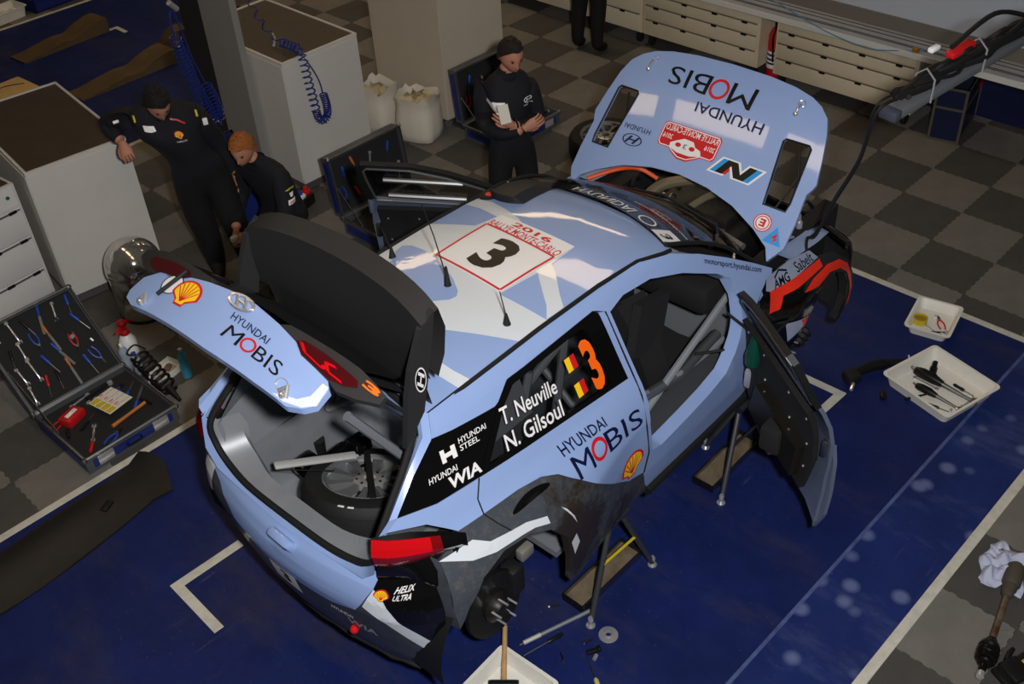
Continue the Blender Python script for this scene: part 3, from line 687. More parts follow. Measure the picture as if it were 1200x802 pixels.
mb = MB(); mb.tube([(2.30, -.55, .97), (2.42, 0, .99), (2.30, .58, .97)], .022, 8); cpart(mb, 'strut_brace', ALU)
random.seed(11)
for k in range(26):
    p = Vector((random.uniform(2.45, 3.1), random.uniform(-.62, -.3) if k % 3 else random.uniform(-.2, .5), random.uniform(.72, .9))); q = p+Vector((random.uniform(-.16, .16), random.uniform(-.1, .1), random.uniform(-.1, .05)))
    mb = MB(); mb.tube(smooth_path([p, p.lerp(q, .5)+Vector((0, 0, random.uniform(.02, .07))), q], 4), random.choice((.008, .011, .014)), 7)
    if k % 2: mb.lathe([(.0, 0), (.02, 0), (.02, .04), (.012, .05), (0, .05)], 10, Matrix.Translation(q-Vector((0, 0, .02))))
    cpart(mb, 'engine_hose' if k % 2 else 'engine_line', (INTR, STEEL, BLKM, CHROME)[k % 4])
# ---------------- front wings and bumper
FEN = [(2.03, .86), (2.161, .93), (2.40, .925), (2.614, .885), (2.68, .835), (2.62, .70), (2.45, .56), (2.30, .42), (2.22, .30), (2.03, .32)]
for sg, fn in ((-1, SR), (1, SL)):
    f = cpart(patch(FEN, fn, .05, .02), 'front_wing', BLK if sg < 0 else PAINT)
    if sg < 0:
        shape([[(2.165, .935), (2.40, .925), (2.61, .887), (2.65, .835), (2.18, .85), (2.13, .88)]], None, fn, GREYP, f, .003, 'grey_flash')
        shape([[(2.159, .862), (2.655, .825), (2.653, .785), (2.25, .80), (2.211, .735), (2.13, .74)]], None, fn, FLUO, f, .004, 'red_flash')
        lettering('AMG', [(2.20, .855), (2.34, .847), (2.35, .89), (2.215, .90)], fn, PBLACK, f, .005, .02)
        shape(stroke([(2.23, .905), (2.285, .925), (2.35, .895)], .01), None, fn, PBLACK, f, .005, 'brand_peak')
        lettering('Sabelt', [(2.42, .85), (2.60, .84), (2.60, .885), (2.425, .90)], fn, PBLACK, f, .005, .01)
        shape([[(2.25, .62), (2.40, .60), (2.38, .54), (2.28, .48)]], None, fn, GREYP, f, .004, 'grey_flash'); shape([[(2.36, .60), (2.44, .585), (2.40, .53)]], None, fn, FLUO, f, .005, 'red_flash')
FB = [(2.40, .76), (2.60, .86), (2.80, .80), (2.95, .68), (3.08, .50), (3.14, .36), (3.12, .20), (3.06, .10), (3.02, .16), (3.03, .36), (2.98, .50), (2.90, .62), (2.80, .68), (2.68, .71), (2.55, .70)]
for sg, fn in ((-1, SR), (1, SL)):
    b = cpart(patch(FB, fn, .05, .05), 'front_arch', CARB)
    if sg < 0:
        shape([[(2.40, .755), (2.52, .775), (2.70, .775), (2.83, .745), (2.93, .67), (3.03, .53), (3.09, .40), (3.12, .28), (3.08, .15), (3.075, .36), (3.03, .47), (2.94, .60), (2.83, .69), (2.70, .73), (2.55, .72)]], None, fn, FLUO, b, .004, 'red_flash', .04)
        shape([[(3.06, .32), (3.10, .24), (3.055, .11), (3.03, .17)]], None, fn, GOLDF, b, .005, 'foil_patch')
mb = MB(); rows = []
for z, w in ((.78, .0), (.70, .04), (.55, .06), (.38, .05), (.22, .02)):
    rows.append([(2.98+.20*math.cos(t*PI/2)**.8*(1)+w-.05, .90*math.sin(t*PI/2), z) if True else 0 for t in [-1+2*k/16 for k in range(17)]])
mb.grid(rows); nose = cpart(mb, 'front_bumper', CARB)
mb = MB(); mb.tube([(2.93, -.89, .79), (3.05, -.6, .80), (3.12, 0, .80), (3.05, .6, .80), (2.93, .89, .79)], .025, 8); mb.obj('bumper_lip', BLK, nose)
for sg in (-1, 1): cpart(MB().grid([[Vector((2.45, sg*k*.66, .90)), Vector((2.75, sg*k*.66, .86)), Vector((3.02, sg*k*.62, .79))] for k in (1, 1.18)]), 'wing_flange', PAINT)
# radiator pack
mb = MB(); mb.box((3.0, 0, .58), (.06, .9, .32)); mb.tube([(2.92, .5, .76), (2.98, .2, .77), (2.98, -.4, .77)], .02, 8); cpart(mb, 'radiator', M('radiator_core', (60, 58, 54), .5, metal=.5), smooth=0)
# ---------------- tailgate, swung up over the roof
GP = [(-.48, -.02), (-.30, -.06), (0, -.08), (.30, -.05), (.53, -.02), (.60, .10), (.62, .26), (.605, .55), (.52, .74), (.36, .80), (.22, .88), (0, .97), (-.22, .88), (-.335, .81), (-.39, .70), (-.55, .68), (-.575, .60), (-.575, .30), (-.54, .12)]
gate = cpart(patch(GP, GATE, (.06, .1), .03), 'tailgate', PAINT)
shape([[(-.57, .62), (-.58, .30), (-.535, .12), (-.46, 0), (-.40, -.01), (-.50, .17), (-.535, .34), (-.54, .60)]], None, GATE, WHITE, gate, .003, 'white_flash')
lettering('HYUNDAI', [(-.005, .53), (-.235, .50), (-.235, .62), (0, .66)], GATE, NAVY, gate, .003, .01)
lettering('M', [(-.02, .225), (-.125, .215), (-.125, .45), (-.035, .462)], GATE, PBLACK, gate); lettering('BIS', [(-.215, .212), (-.37, .20), (-.36, .43), (-.215, .44)], GATE, PBLACK, gate)
shape(ring(-.17, .335, .042, .118, .012, wy=.034), None, GATE, PRED, gate, .003, 'letter_o')
shell_emblem(.285, .52, .17, .50, GATE, gate, .003, ax=((-1, 0), (0, 1)))
mb = MB()
mb.tube([GATE(-.005+.072*math.cos(t), .83+.11*math.sin(t), .012) for t in [2*PI*k/24 for k in range(24)]], .007, 6, closed=True)
for a, b in (((-.045, .75), (-.015, .91)), ((.005, .75), (.035, .91)), ((-.03, .82), (.02, .84))): mb.tube([GATE(*a, .012), GATE(*b, .012)], .007, 6)
mb.obj('maker_emblem', CHROME, gate)
shape(ring(.40, .57, .062, .20, .006, wy=.02), None, GATE, NAVY, gate, .003, 'wiper_hole'); shape([ell(.40, .57, .056, .18)], None, GATE, PWHITE, gate, .002, 'wiper_hole')
mb = MB(); mb.tube([GATE(.425, .30, .008), GATE(.37, .86, .014)], .009, 6); mb.obj('rear_wiper', BLKM, gate)
for y in (.50, -.42):
    mb = MB(); mb.tube([GATE(y, .08, .006), GATE(y-.03, .2, .02), GATE(y-.045, .06, .006)], .009, 8); mb.sphere(GATE(y-.03, .06, .012), .016, 8); mb.obj('gate_pin', CHROME, gate)
mb = MB(); mb.tube([GATE(-.41+.028*math.cos(t), .18+.085*math.sin(t), .004) for t in [2*PI*k/16 for k in range(16)]], .0025, 5, closed=True); mb.obj('pin_ring', CHROME, gate)
# dark corners carrying the gate lamps
MB().grid([[W2 for W2 in [opened(HX-r, y, HZ-.01-.02*r) for y in [-.50+.1*k for k in range(11)]]] for r in (0, .12, .24)]).obj('wing_root', CARB, gate)
for sg in (-1, 1):
    m = lambda L: [(-sg*y, t) for y, t in L]
    dk = patch(m([(-.22, .885), (-.335, .815), (-.39, .705), (-.55, .685), (-.60, .66), (-.68, .80), (-.76, 1.02), (-.76, 1.18), (-.62, 1.16), (-.42, 1.04), (-.26, .97)]), GATE, (.06, .1), .02, .0).obj('gate_corner', CARB, gate)
    shape([m([(-.335, .822), (-.363, .90), (-.481, .955), (-.645, 1.0), (-.66, .92), (-.613, .785), (-.551, .70), (-.39, .712)])], None, GATE, M('lamp_maroon', (70, 10, 16), .15, coat=1), dk, .006, 'gate_lamp', .04)
    if sg < 0: shape([m(q) for q in stroke([(-.36, .85), (-.40, .76), (-.50, .745), (-.505, .80)], .022)+stroke([(-.545, .90), (-.50, .85), (-.53, .77), (-.60, .80)], .024)], None, GATE, LENS, dk, .009, 'lamp_band', .04)
# rear window and its surround
rows = []
for t in [k/6 for k in range(7)]:
    w = .60-.10*t
    rows.append([opened(-.665+.56*t+.05*(u*u), w*u, 1.085+.335*t+.03*math.sin(PI*t)) for u in [-1+2*k/8 for k in range(9)]])
MB().grid(rows).obj('rear_window', BLK, gate)
rows = [[opened(-.60+.5*t, sg2*(.57-.10*t), 1.05+.33*t) for t in [k/5 for k in range(6)]] for sg2 in (-1, 1)]
MB().grid(rows).obj('inner_lining', INTR, gate)
# wing: full-width blade, gurney edge and side plates
W = lambda r, y, h: opened(HX-r, y, HZ+.02+h+.10*(1-(abs(y)/.56)**2)*min(1, r/.5)*.55)
rows = []
ys = [-.56+1.12*k/16 for k in range(17)]
def tip(y): return .53+.02*(1-(abs(y)/.56)**2)-.05*(abs(y)/.56)**6
for r, h in ((.20, -.04), (.27, -.045), (.38, -.035), (1, -.01)): rows.append([W(min(r, 1)*(tip(y) if r == 1 else 1), y, h) for y in ys])
for r, h in ((1.03, .09), (.80, .10), (.55, .06), (.38, .0)): rows.append([W(r*tip(y), y, h) for y in ys])
wing = cpart(MB().grid(rows), 'rear_wing', CARB, gate, 40)
for sg in (-1, 1):
    prof = [(-.124, 1.88), (-.044, 1.934), (-.074, 1.79), (-.12, 1.62), (-.158, 1.486), (-.278, 1.356), (-.235, 1.6), (-.20, 1.72)]
    mb = MB(); mb.add([(x, sg*.55+dy, z) for dy in (-.014, .014) for x, z in prof], [tuple(range(8)), tuple(range(15, 7, -1))]+[(i, (i+1) % 8, 8+(i+1) % 8, 8+i) for i in range(8)])
    ep = mb.obj('wing_end_plate', CARB, gate, 0)
    EP = (lambda s2: (lambda u, v, d=0: (u, s2*(.564+d), v)))(sg)
    if sg < 0:
        hyundai_emblem(-.158, 1.655, .03, .062, EP, PWHITE, ep, lx=(.25, .97)); shape([ell(-.158, 1.655, .026, .055)], None, EP, PBLACK, ep, .002, 'maker_emblem')
N3 = lambda u, v, d=0: GATE(-.67-.075*u, .985+.16*v, .012)
lettering('3', [(0, .0), (1, .35), (1, 1.1), (0, .75)], N3, ORANGE, gate, 0, .04, 'number')
for sg in (-1, 1): MB().tube([(-.16, sg*.46, 1.38), (-.42, sg*.50, 1.75)], .014, 8).obj('gas_strut', STEEL, gate)
mb = MB(); mb.tube([(-.38, -.34, 1.49), (-.17, -.40, 1.13)], .022, 8); cpart(mb, 'boot_strut', M('grey_tube', (110, 114, 120), .4))
# ---------------- rear bumper
BD = [(.86, .80), (.60, .79), (.42, .765), (.346, .735), (.243, .63), (.10, .558), (-.1, .552), (-.225, .555), (-.33, .60), (-.36, .66), (-.40, .76)]
UPB = [(-.40, .805), (-.34, .805), (0, .805), (.34, .805), (.62, .82), (.82, .85)]+BD
bp = cpart(patch(UPB, BUMP, (.04, .05), .015), 'bumper_cover', PAINT)
LOB = BD+[(-.40, .83), (-.69, .83), (-.82, .80), (-.83, .66), (-.80, .50), (-.765, .42), (-.70, .34), (-.56, .235), (-.32, .17), (-.18, .17), (0, .20), (.2, .24), (.45, .25), (.74, .28), (.83, .5)]
lo = cpart(patch(LOB, BUMP, (.04, .05), .02), 'bumper_lower', DARK)
shape([[(-.402, .762), (-.405, .828), (-.69, .828), (-.818, .797), (-.828, .66), (-.798, .50), (-.768, .435), (-.72, .45), (-.53, .63), (-.459, .719)]], None, BUMP, BLK, lo, .003, 'black_flash', .03)
shape([[(-.403, .761), (-.367, .654), (-.41, .63), (-.455, .604), (-.58, .48), (-.71, .355), (-.762, .418), (-.73, .452), (-.62, .555), (-.528, .635), (-.459, .719)]], None, BUMP, WHITE, lo, .004, 'white_flash', .03)
shape([[(.40, .77), (.47, .82), (.55, .74), (.56, .55), (.50, .55), (.42, .62)]], None, BUMP, WHITE, lo, .005, 'white_flash', .03)
lettering('HELIX', [(-.505, .765), (-.63, .79), (-.645, .815), (-.52, .79)], BUMP, PWHITE, lo, .005, .02); lettering('ULTRA', [(-.50, .735), (-.61, .757), (-.625, .782), (-.51, .760)], BUMP, PWHITE, lo, .005, .02)
shell_emblem(-.445, .745, .075, .05, BUMP, lo, .005, ax=((-1, .1), (0, 1)))
lettering('HYUNDAI', [(-.215, .50), (-.30, .495), (-.305, .525), (-.22, .53)], BUMP, PWHITE, lo, .004, .01); lettering('WIA', [(-.255, .425), (-.385, .425), (-.395, .48), (-.27, .485)], BUMP, M('grey_print', (150, 154, 160), .4), lo, .004, .03)
shape([[(.055, .43), (-.07, .425), (-.075, .57), (.052, .57)]], None, BUMP, PWHITE, lo, .004, 'plate', .04); lettering('3', [(-.0, .47), (-.04, .47), (-.04, .56), (-.0, .56)], BUMP, PBLACK, lo, .006, .04, 'number')
mb = MB(); mb.rbox(BUMP(-.03, .755, .0), (.05, .16, .09), .02, (0, -.5, -.03)); mb.obj('hitch_cover', PAINT, bp)
mb = MB(); mb.sphere(BUMP(-.275, .375, .01), .022, 10); mb.obj('tow_eye', RED, lo)
for sg, fn in ((-1, SR), (1, SL)):
    o = [Vector(fn(x, z)) for x, z in ((-.366, .915), (-.385, .80), (-.40, .69), (-.385, .55))]; cpart(MB().grid([o, [q+Vector((-.03, -sg*.11, .01)) for q in o]]), 'arch_end', DARK)
# lower diffuser lip, rough edge
mb = MB(); mb.tube([BUMP(a, .17+.03*math.sin(a*40)*.3, -.01) for a in [-.54+.06*k for k in range(21)]], .018, 6); mb.obj('diffuser_lip', RUB, lo)
# ---------------- tail lamps
for sg in (-1, 1):
    rows = []
    for t in [k/8 for k in range(9)]:
        xo, yo = (-.555+.30*t, .60+.20*t**.7)
        zc = 1.0-.035*t; hh = .085*(1-.55*t**1.5)
        n = Vector((-.75+.5*t, sg*(.4+.5*t), 0)).normalized()
        rows.append([Vector((xo, sg*yo, zc+hh*w))+n*(.03*(1-w*w)) for w in (-1, -.6, 0, .6, 1)])
    l = cpart(MB().grid(rows[:7]), 'tail_lamp', M('lamp_red_low', (120, 8, 16), .12, coat=1)); cpart(MB().grid(rows[6:]), 'lamp_tail', BLK)
    MB().grid([[r[2].lerp(r[3], .2)+Vector((-.004, sg*.004, .0)), r[3]+Vector((-.004, sg*.004, .0)), r[4]+Vector((-.004, sg*.004, .003))] for r in rows[:6]]).obj('lamp_band', LENS, l)
    # black surround from the lamp down to the bumper
    n = len(rows); low = [Vector(BUMP(sg*(.40+.42*k/(n-1)), .79+.03*math.sin(PI*k/(n-1)), -.002)) for k in range(n)]
    cpart(MB().grid([[rows[k][0] for k in range(n)], [rows[k][0].lerp(low[k], .5)+Vector((-.012, sg*.012, 0)) for k in range(n)], low]), 'lamp_surround', BLK)
    mb = MB(); mb.grid([[(x, sg*y, z) for x, y, z in ((-.545, .585, 1.075), (-.42, .68, 1.07), (-.30, .765, 1.03), (-.22, .80, .975))], [(x, sg*y, z) for x, y, z in ((-.555, .60, 1.06), (-.44, .71, 1.05), (-.32, .79, 1.0), (-.25, .84, .95))]]); cpart(mb, 'lamp_surround', BLK)
# ---------------- boot: lip, seal, tub
OPENB = [(-.575, 0, .815), (-.570, .28, .815), (-.548, .46, .83), (-.535, .56, .90), (-.52, .585, 1.02), (-.40, .565, 1.15), (-.25, .525, 1.28), (-.14, .46, 1.385), (-.11, .25, 1.405), (-.10, 0, 1.41)]
OB = OPENB+[(x, -y, z) for x, y, z in OPENB[-2:0:-1]]
mb = MB(); mb.tube(smooth_path(OB, 5, True), .017, 8, closed=True); cpart(mb, 'boot_seal', RUB)
inner = [(x+.105+.02*(abs(y) > .4), y*.90, z-.01) for x, y, z in OPENB[:5]]
lip = [inner[-1-i] for i in range(5)]; lipm = [(x, -y, z) for x, y, z in lip]
mb = MB(); o1 = [(x, -y, z) for x, y, z in OPENB[4:0:-1]]+OPENB[:5]; i1 = [(x, -y, z) for x, y, z in inner[4:0:-1]]+inner; i2 = [(x+.02, y*.97, z-.06) for x, y, z in i1]
mb.grid([[Vector(p) for p in smooth_path(o1, 4)], [Vector(p)+Vector((0, 0, .012)) for p in smooth_path(i1, 4)], [Vector(p) for p in smooth_path(i2, 4)]]); cpart(mb, 'boot_sill', SILV)
# filler panel between bumper top, lamps and opening
for sg in (-1, 1):
    cpart(MB().grid([[Vector((x, sg*y, z)) for x, y, z in ((-.578, .0, .812), (-.572, .28, .812), (-.552, .47, .828), (-.54, .565, .90), (-.525, .592, 1.03), (-.53, .60, 1.06))], [Vector((x, sg*y, z)) for x, y, z in ((-.615, .0, .80), (-.60, .30, .80), (-.585, .52, .80), (-.575, .60, .88), (-.555, .605, 1.0), (-.54, .61, 1.07))]]), 'tailgate_frame', PAINT)
mb = MB()
fl = [(-.50, .52), (-.50, -.52), (.42, -.52), (.42, .52)]
mb.add([(x, y, .42) for x, y in fl], [(0, 1, 2, 3)])
for a, b in zip(fl, fl[1:]+fl[:1]): mb.add([(a[0], a[1], .42), (b[0], b[1], .42), (b[0], b[1], .80), (a[0], a[1], .80)], [(0, 1, 2, 3)])
cpart(mb, 'boot_tub', SILV, smooth=0)
for sg in (-1, 1): cpart(MB().grid([[(-.50, sg*.52, .78), (-.1, sg*.53, .80), (.42, sg*.52, .80)], [(-.50, sg*.56, 1.0), (-.1, sg*.62, 1.1), (.42, sg*.62, 1.1)], [(-.30, sg*.52, 1.24), (-.1, sg*.50, 1.36), (.42, sg*.5, 1.38)]]), 'inner_quarter', M('grey_inner_paint', (120, 124, 130), .5))
# clamp, bracket and hammer-like tool fixed in the boot
mb = MB(); mb.rbox((-.22, .33, .66), (.12, .10, .08), .015); mb.rbox((-.10, .26, .68), (.16, .05, .05), .01); mb.rbox((.02, .20, .70), (.10, .09, .08), .015); mb.tube([(-.28, .30, .60), (.06, .10, .62)], .014, 8); cpart(mb, 'boot_jack', BLK)
mb = MB(); mb.tube([(-.42, .30, .80), (-.25, .05, .82)], .003, 5); cpart(mb, 'cable', BLKM)
# ---------------- cabin: floor, seats, cage, dash
mb = MB(); mb.box((1.35, 0, .22), (1.9, 1.5, .04)); mb.box((1.3, 0, .34), (1.6, .22, .22)); mb.box((2.2, 0, .45), (.06, 1.4, .5)); cpart(mb, 'cabin_floor', M('grey_floor_paint', (112, 116, 122), .5), smooth=0)
def seat(y, name='bucket_seat'):
    e = MB(); rows = []
    SX = .36
    pf = [(1.62, .46, .05), (1.45, .42, .10), (1.28, .40, .14), (1.14, .44, .18), (1.06, .58, .17), (1.00, .76, .15), (.95, .93, .16), (.91, 1.06, .15), (.88, 1.17, .11)]
    for x, z, w in [(a+SX, b, c) for a, b, c in pf]:
        wing2 = .13 if z < .6 else (.12 if z < .9 else .17)
        hw = .24 if z < .9 else .20
        if z > 1.1: hw = .15
        rows.append([(x+wing2*(1 if z > .5 else 0), y-hw, z+(wing2 if z <= .5 else 0)), (x+.01, y-hw*.85, z+.01), (x, y, z), (x+.01, y+hw*.85, z+.01), (x+wing2*(1 if z > .5 else 0), y+hw, z+(wing2 if z <= .5 else 0))])
    e.grid(rows); e2 = MB(); e2.grid([[Vector(p)+Vector((-.03, 0, -.02)) for p in r] for r in rows]); e.v += e2.v; n0 = len(rows)*5; e.f += [tuple(i+n0 for i in f) for f in e2.f]; e.m += e2.m
    o = cpart(e, name, FABR)
    b = MB()
    for s in (-.09, .09): b.tube([(.90+SX, y+s, 1.05), (1.05+SX, y+s, .95), (1.18+SX, y+s*.9, .72), (1.30+SX, y+s*.3, .56)], .022, 6)
    b.obj('harness', BLKM, o); return o
s1 = seat(-.36); seat(.36)
mb = MB(); mb.box((1.40, -.55, .98), (.30, .05, .30), (0, .25, .1)); mb.obj('head_wing', FABR, s1)
mb = MB(); mb.box((1.38, -.30, 1.18), (.045, .008, .34), (0, .75, .2)); st = mb.obj('belt_strap', BLKM, s1)
lettering('HYUNDAI', [(0, 0), (1, 0), (1, 1), (0, 1)], lambda u, v, d=0: (1.26+.24*u*.93, -.325-.02*u+.03*(v-.5)*.2-.012, 1.29-.22*u+.035*(v-.5)), PWHITE, st, 0, .01)
cg = MB(); r = .021
def cgt(*p, rr=None): cg.tube(smooth_path(p, 5) if len(p) > 2 else p, rr or r, 8)
for sg in (-1, 1):
    cgt((1.0, sg*.66, .3), (.98, sg*.62, 1.0), (.96, sg*.50, 1.33)); cgt((.96, sg*.50, 1.33), (1.45, sg*.50, 1.32), (1.72, sg*.55, 1.22), (2.1, sg*.60, .9), (2.12, sg*.62, .4))
    cgt((.95, sg*.50, 1.30), (.35, sg*.50, 1.05), (.05, sg*.46, .75)); cgt((.62, sg*.50, .35), (.78, sg*.52, 1.28)); cgt((.30, sg*.55, .7), (.52, sg*.52, 1.22))
    cgt((1.0, sg*.66, .80), (1.40, sg*.64, .58), (2.05, sg*.62, .50)); cgt((1.0, sg*.66, .42), (2.08, sg*.62, .82))
cgt((.96, -.50, 1.33), (.96, .50, 1.33)); cgt((1.66, -.53, 1.26), (1.66, .53, 1.26)); cgt((.96, -.48, 1.30), (.98, .60, .45)); cgt((.96, .48, 1.30), (.98, -.60, .45)); cgt((.95, -.45, 1.28), (.05, .44, .78)); cgt((.95, .45, 1.28), (.05, -.44, .78))
cpart(cg, 'roll_cage', CAGE)
mb = MB(); mb.tube([(1.02, -.655, .73), (1.27, -.645, .62), (1.59, -.63, .53), (1.98, -.62, .585)], .03, 12); cpart(mb, 'door_bar', ALU)
mb = MB(); mb.rbox((2.05, 0, .83), (.36, 1.22, .20), .06); mb.rbox((1.9, .36, .90), (.2, .34, .10), .04); mb.rbox((1.82, 0, .72), (.16, .22, .26), .03); db = cpart(mb, 'dashboard', INTR)
mb = MB(); cs = Vector((1.62, .36, .80)); ax = Matrix.Rotation(math.radians(-65), 4, 'Y')
mb.tube([cs+(ax @ Vector((.17*math.cos(t), .17*math.sin(t), 0))) for t in [2*PI*k/24 for k in range(24)]], .016, 8, closed=True)
for t in (0, 2.2, 4.1): mb.tube([cs, cs+(ax @ Vector((.17*math.cos(t), .17*math.sin(t), 0)))], .012, 6)
mb.tube([cs, (1.9, .36, .82)], .025, 8); cpart(mb, 'steering_wheel', BLKM)
mb = MB(); mb.rbox((1.03, -.44, 1.19), (.02, .07, .11), .01); mb.tube([(1.03, -.44, 1.15), (1.0, -.52, 1.05)], .008, 6); cpart(mb, 'intercom_unit', BLK)
# ---------------- front doors, swung open
def open_door(sg):
    fn0 = SR if sg < 0 else SL; HXD, HYD = 1.92, sg*.80; ph = math.radians(55)*(1 if sg < 0 else -1)
    R = Matrix.Rotation(ph, 3, 'Z')
    def fn(x, z, d=0):
        p = Vector(fn0(x, z, d)); p = R @ (p-Vector((HXD, HYD, 0)))+Vector((HXD, HYD, 0)); return p+Vector((.01, sg*.03, 0))
    belt = [(1.0, .985), (1.5, .955), (1.88, .93)]
    skin = [(1.0, .99), (1.5, .96), (1.90, .93), (1.90, .70), (1.88, .40), (1.80, .30), (1.45, .26), (1.10, .25), (.975, .21), (.985, .32), (.99, .5), (.975, .75)]
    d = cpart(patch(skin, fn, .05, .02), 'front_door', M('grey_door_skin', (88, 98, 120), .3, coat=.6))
    # inner box, trim panel and window surround
    inn = [(1.05, .95), (1.5, .935), (1.86, .90), (1.86, .45), (1.70, .36), (1.10, .34), (1.04, .6)]
    patch(inn, fn, .08, .03, -.045).obj('inner_panel', INTR, d)
    patch([(1.12, .62), (1.62, .62), (1.66, .40), (1.14, .40)], fn, .08, .05, -.075).obj('door_pocket', M('bronze_black_plate', (38, 36, 30), .35, metal=.4), d)
    fo = [(1.0, .985), (.985, 1.18), (.99, 1.30), (1.03, 1.33), (1.33, 1.315), (1.55, 1.245), (1.78, 1.13), (1.88, 1.03), (1.89, .94)]
    fi = [(1.84, .955), (1.82, 1.04), (1.74, 1.115), (1.53, 1.215), (1.32, 1.28), (1.06, 1.295), (1.035, 1.27), (1.035, 1.18), (1.05, 1.005)]
    patch(fo+fi, fn, .07, .03).obj('window_frame', BLKM, d)
    patch(fi[::-1], fn, .09, .005, -.012).obj('window_pane', GLS, d)
    mb = MB(); mb.tube([fn(x, z, -.032) for x, z in fi], .007, 6); mb.tube([fn(x, z, -.03) for x, z in ((1.05, .985), (1.5, .955), (1.86, .93))], .009, 6); mb.obj('window_trim', STEEL if sg < 0 else ALU, d)
    mb = MB(); mb.rbox(fn(1.01, .70, -.03), (.03, .03, .10), .006); mb.obj('door_latch', STEEL, d)
    mb = MB()
    for x in (1.10, 1.30, 1.6, 1.8):
        for z in (.5, .66, .86): mb.sphere(fn(x, z, -.078), .007, 6)
    mb.obj('rivet', CHROME, d)
    if sg < 0:
        mb = MB(); mb.lathe([(0, 0), (.04, 0), (.045, .06), (.03, .12), (.02, .18), (0, .18)], 12, Matrix.Translation(fn(1.72, .68, -.10))); mb.obj('green_bottle', M('dark_green_plastic', (10, 66, 52), .3), d)
        mb = MB(); mb.rbox(fn(1.80, .5, -.07), (.05, .05, .13), .02); mb.obj('speaker', CHROME, d)
        mb = MB(); mb.rbox(fn(1.35, .50, -.11), (.16, .12, .16), .02); mb.obj('side_foam', FABR, d)
        mb = MB(); mb.tube(smooth_path([(1.86, -.74, .86), (1.84, -.86, .84), fn(1.72, .88, -.05)], 6), .008, 6); mb.obj('wire_loom', BLKM, d)
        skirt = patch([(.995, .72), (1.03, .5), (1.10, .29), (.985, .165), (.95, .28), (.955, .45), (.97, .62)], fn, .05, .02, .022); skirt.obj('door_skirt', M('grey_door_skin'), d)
    else:
        for z0 in (1.02, 1.17):
            mb = MB(); mb.tube([fn(1.14, z0+.02, -.03), fn(1.62, z0-.01, -.03)], .016, 8); mb.obj('door_tube', ALU, d)
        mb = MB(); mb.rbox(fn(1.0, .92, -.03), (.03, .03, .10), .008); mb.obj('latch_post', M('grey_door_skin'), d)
    return d
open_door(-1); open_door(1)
# ---------------- hubs, discs, suspension
def hub(x, sg, z, tilt, front):
    h = empty('hub_tmp', (0, 0, 0)); bpy.data.objects.remove(h)
    mt = Matrix.Translation((x, sg*.72, z)) @ Matrix.Rotation(-sg*math.radians(90+tilt), 4, 'X')
    mb = MB(); mb.lathe([(.055, -.012), (.178, -.012), (.178, .012), (.055, .012)], 40, mt); d = cpart(mb, 'brake_disc', M('dark_disc', (52, 50, 48), .45, metal=.7, var=.3, vscale=30))
    mb = MB(); mb.lathe([(0, .012), (.085, .012), (.085, .03), (.055, .05), (.045, .075), (0, .075)], 20, mt); mb.obj('hub_bell', M('dark_disc'), d)
    for k in range(5):
        a = 2*PI*k/5+.3; p = mt @ Vector((.057*math.cos(a), .057*math.sin(a), .04)); q = mt @ Vector((.057*math.cos(a), .057*math.sin(a), .105)); MB().cyl(p, q, .006, 8).obj('wheel_stud', CHROME, d)
    up = MB(); up.rbox((x+.02, sg*.60, z+.02), (.16, .12, .24), .02); up.rbox((x+.16*(1 if not front else -1), sg*.70, z+.03), (.09, .10, .18), .02); c = cpart(up, 'upright', BLKM)
    MB().rbox((x-.05, sg*.665, z+.16), (.05, .05, .035), .008).obj('brake_fitting', RED, c)
    ar = MB(); ar.tube([(x, sg*.60, z-.10), (x+.15, sg*.30, z-.02)], .022, 8); ar.tube([(x, sg*.60, z-.10), (x-.12, sg*.30, z-.02)], .022, 8); ar.tube([(x+.03, sg*.56, z+.05), (x+.02, sg*.52, z+.32)], .034, 10); ar.tube([(x, sg*.62, z), (x, sg*.2, z+.05)], .02, 8)
    if front:
        pts = [(x+.10+.05*math.cos(2*PI*t*7), sg*.62+.05*math.sin(2*PI*t*7), z-.08+.2*t) for t in [k/84 for k in range(85)]]; ar.tube(pts, .008, 5)
        ar.lathe([(.035, 0), (.05, .02), (.035, .04), (.05, .06), (.035, .08), (.05, .1), (.03, .12)], 12, Matrix.Translation((x+.12, sg*.78, z-.04)) @ Matrix.Rotation(1.2, 4, 'Y'))
    cpart(ar, 'suspension', BLKM)
hub(-.03, -1, .24, -7, False); hub(-.03, 1, .24, -7, False); hub(2.54, -1, .20, -5, True); hub(2.54, 1, .20, -5, True)
mb = MB(); mb.rbox((.33, -.60, .20), (.09, .05, .07), .01); cpart(mb, 'link_bracket', M('dull_light_metal', (150, 148, 140), .5, metal=.4))
mb = MB(); mb.box((1.3, 0, .17), (2.6, 1.1, .05)); cpart(mb, 'skid_plate', BLKM, smooth=0)
# ================================================================== things around the car
LAM = M('white_laminate', (206, 203, 198), .45, var=.06, vscale=2)
GREYL = M('grey_laminate', (150, 148, 147), .5)
BROWN = M('dark_brown_board', (66, 56, 46), .55, var=.2, vscale=6)
PLAST = M('white_tray_plastic', (226, 224, 214), .4, var=.06, vscale=6)
WOOD = M('pale_wood', (190, 150, 104), .6, var=.3, vscale=18)
ORWOOD = M('orange_wood', (196, 116, 52), .5, var=.25, vscale=18)
TBLUE = M('blue_tool_plastic', (26, 74, 176), .4)
TRED = M('red_tool_plastic', (190, 26, 30), .4)
TBLK = M('black_tool_steel', (26, 26, 27), .4, metal=.3)
TGRN = M('green_plastic', (22, 92, 70), .4)
TYEL = M('yellow_plastic', (200, 178, 40), .45)
FOAM = M('charcoal_foam', (30, 31, 33), .9, bump=.3, bscale=90)
CBLUE = M('case_blue_panel', (26, 40, 110), .35, var=.1)
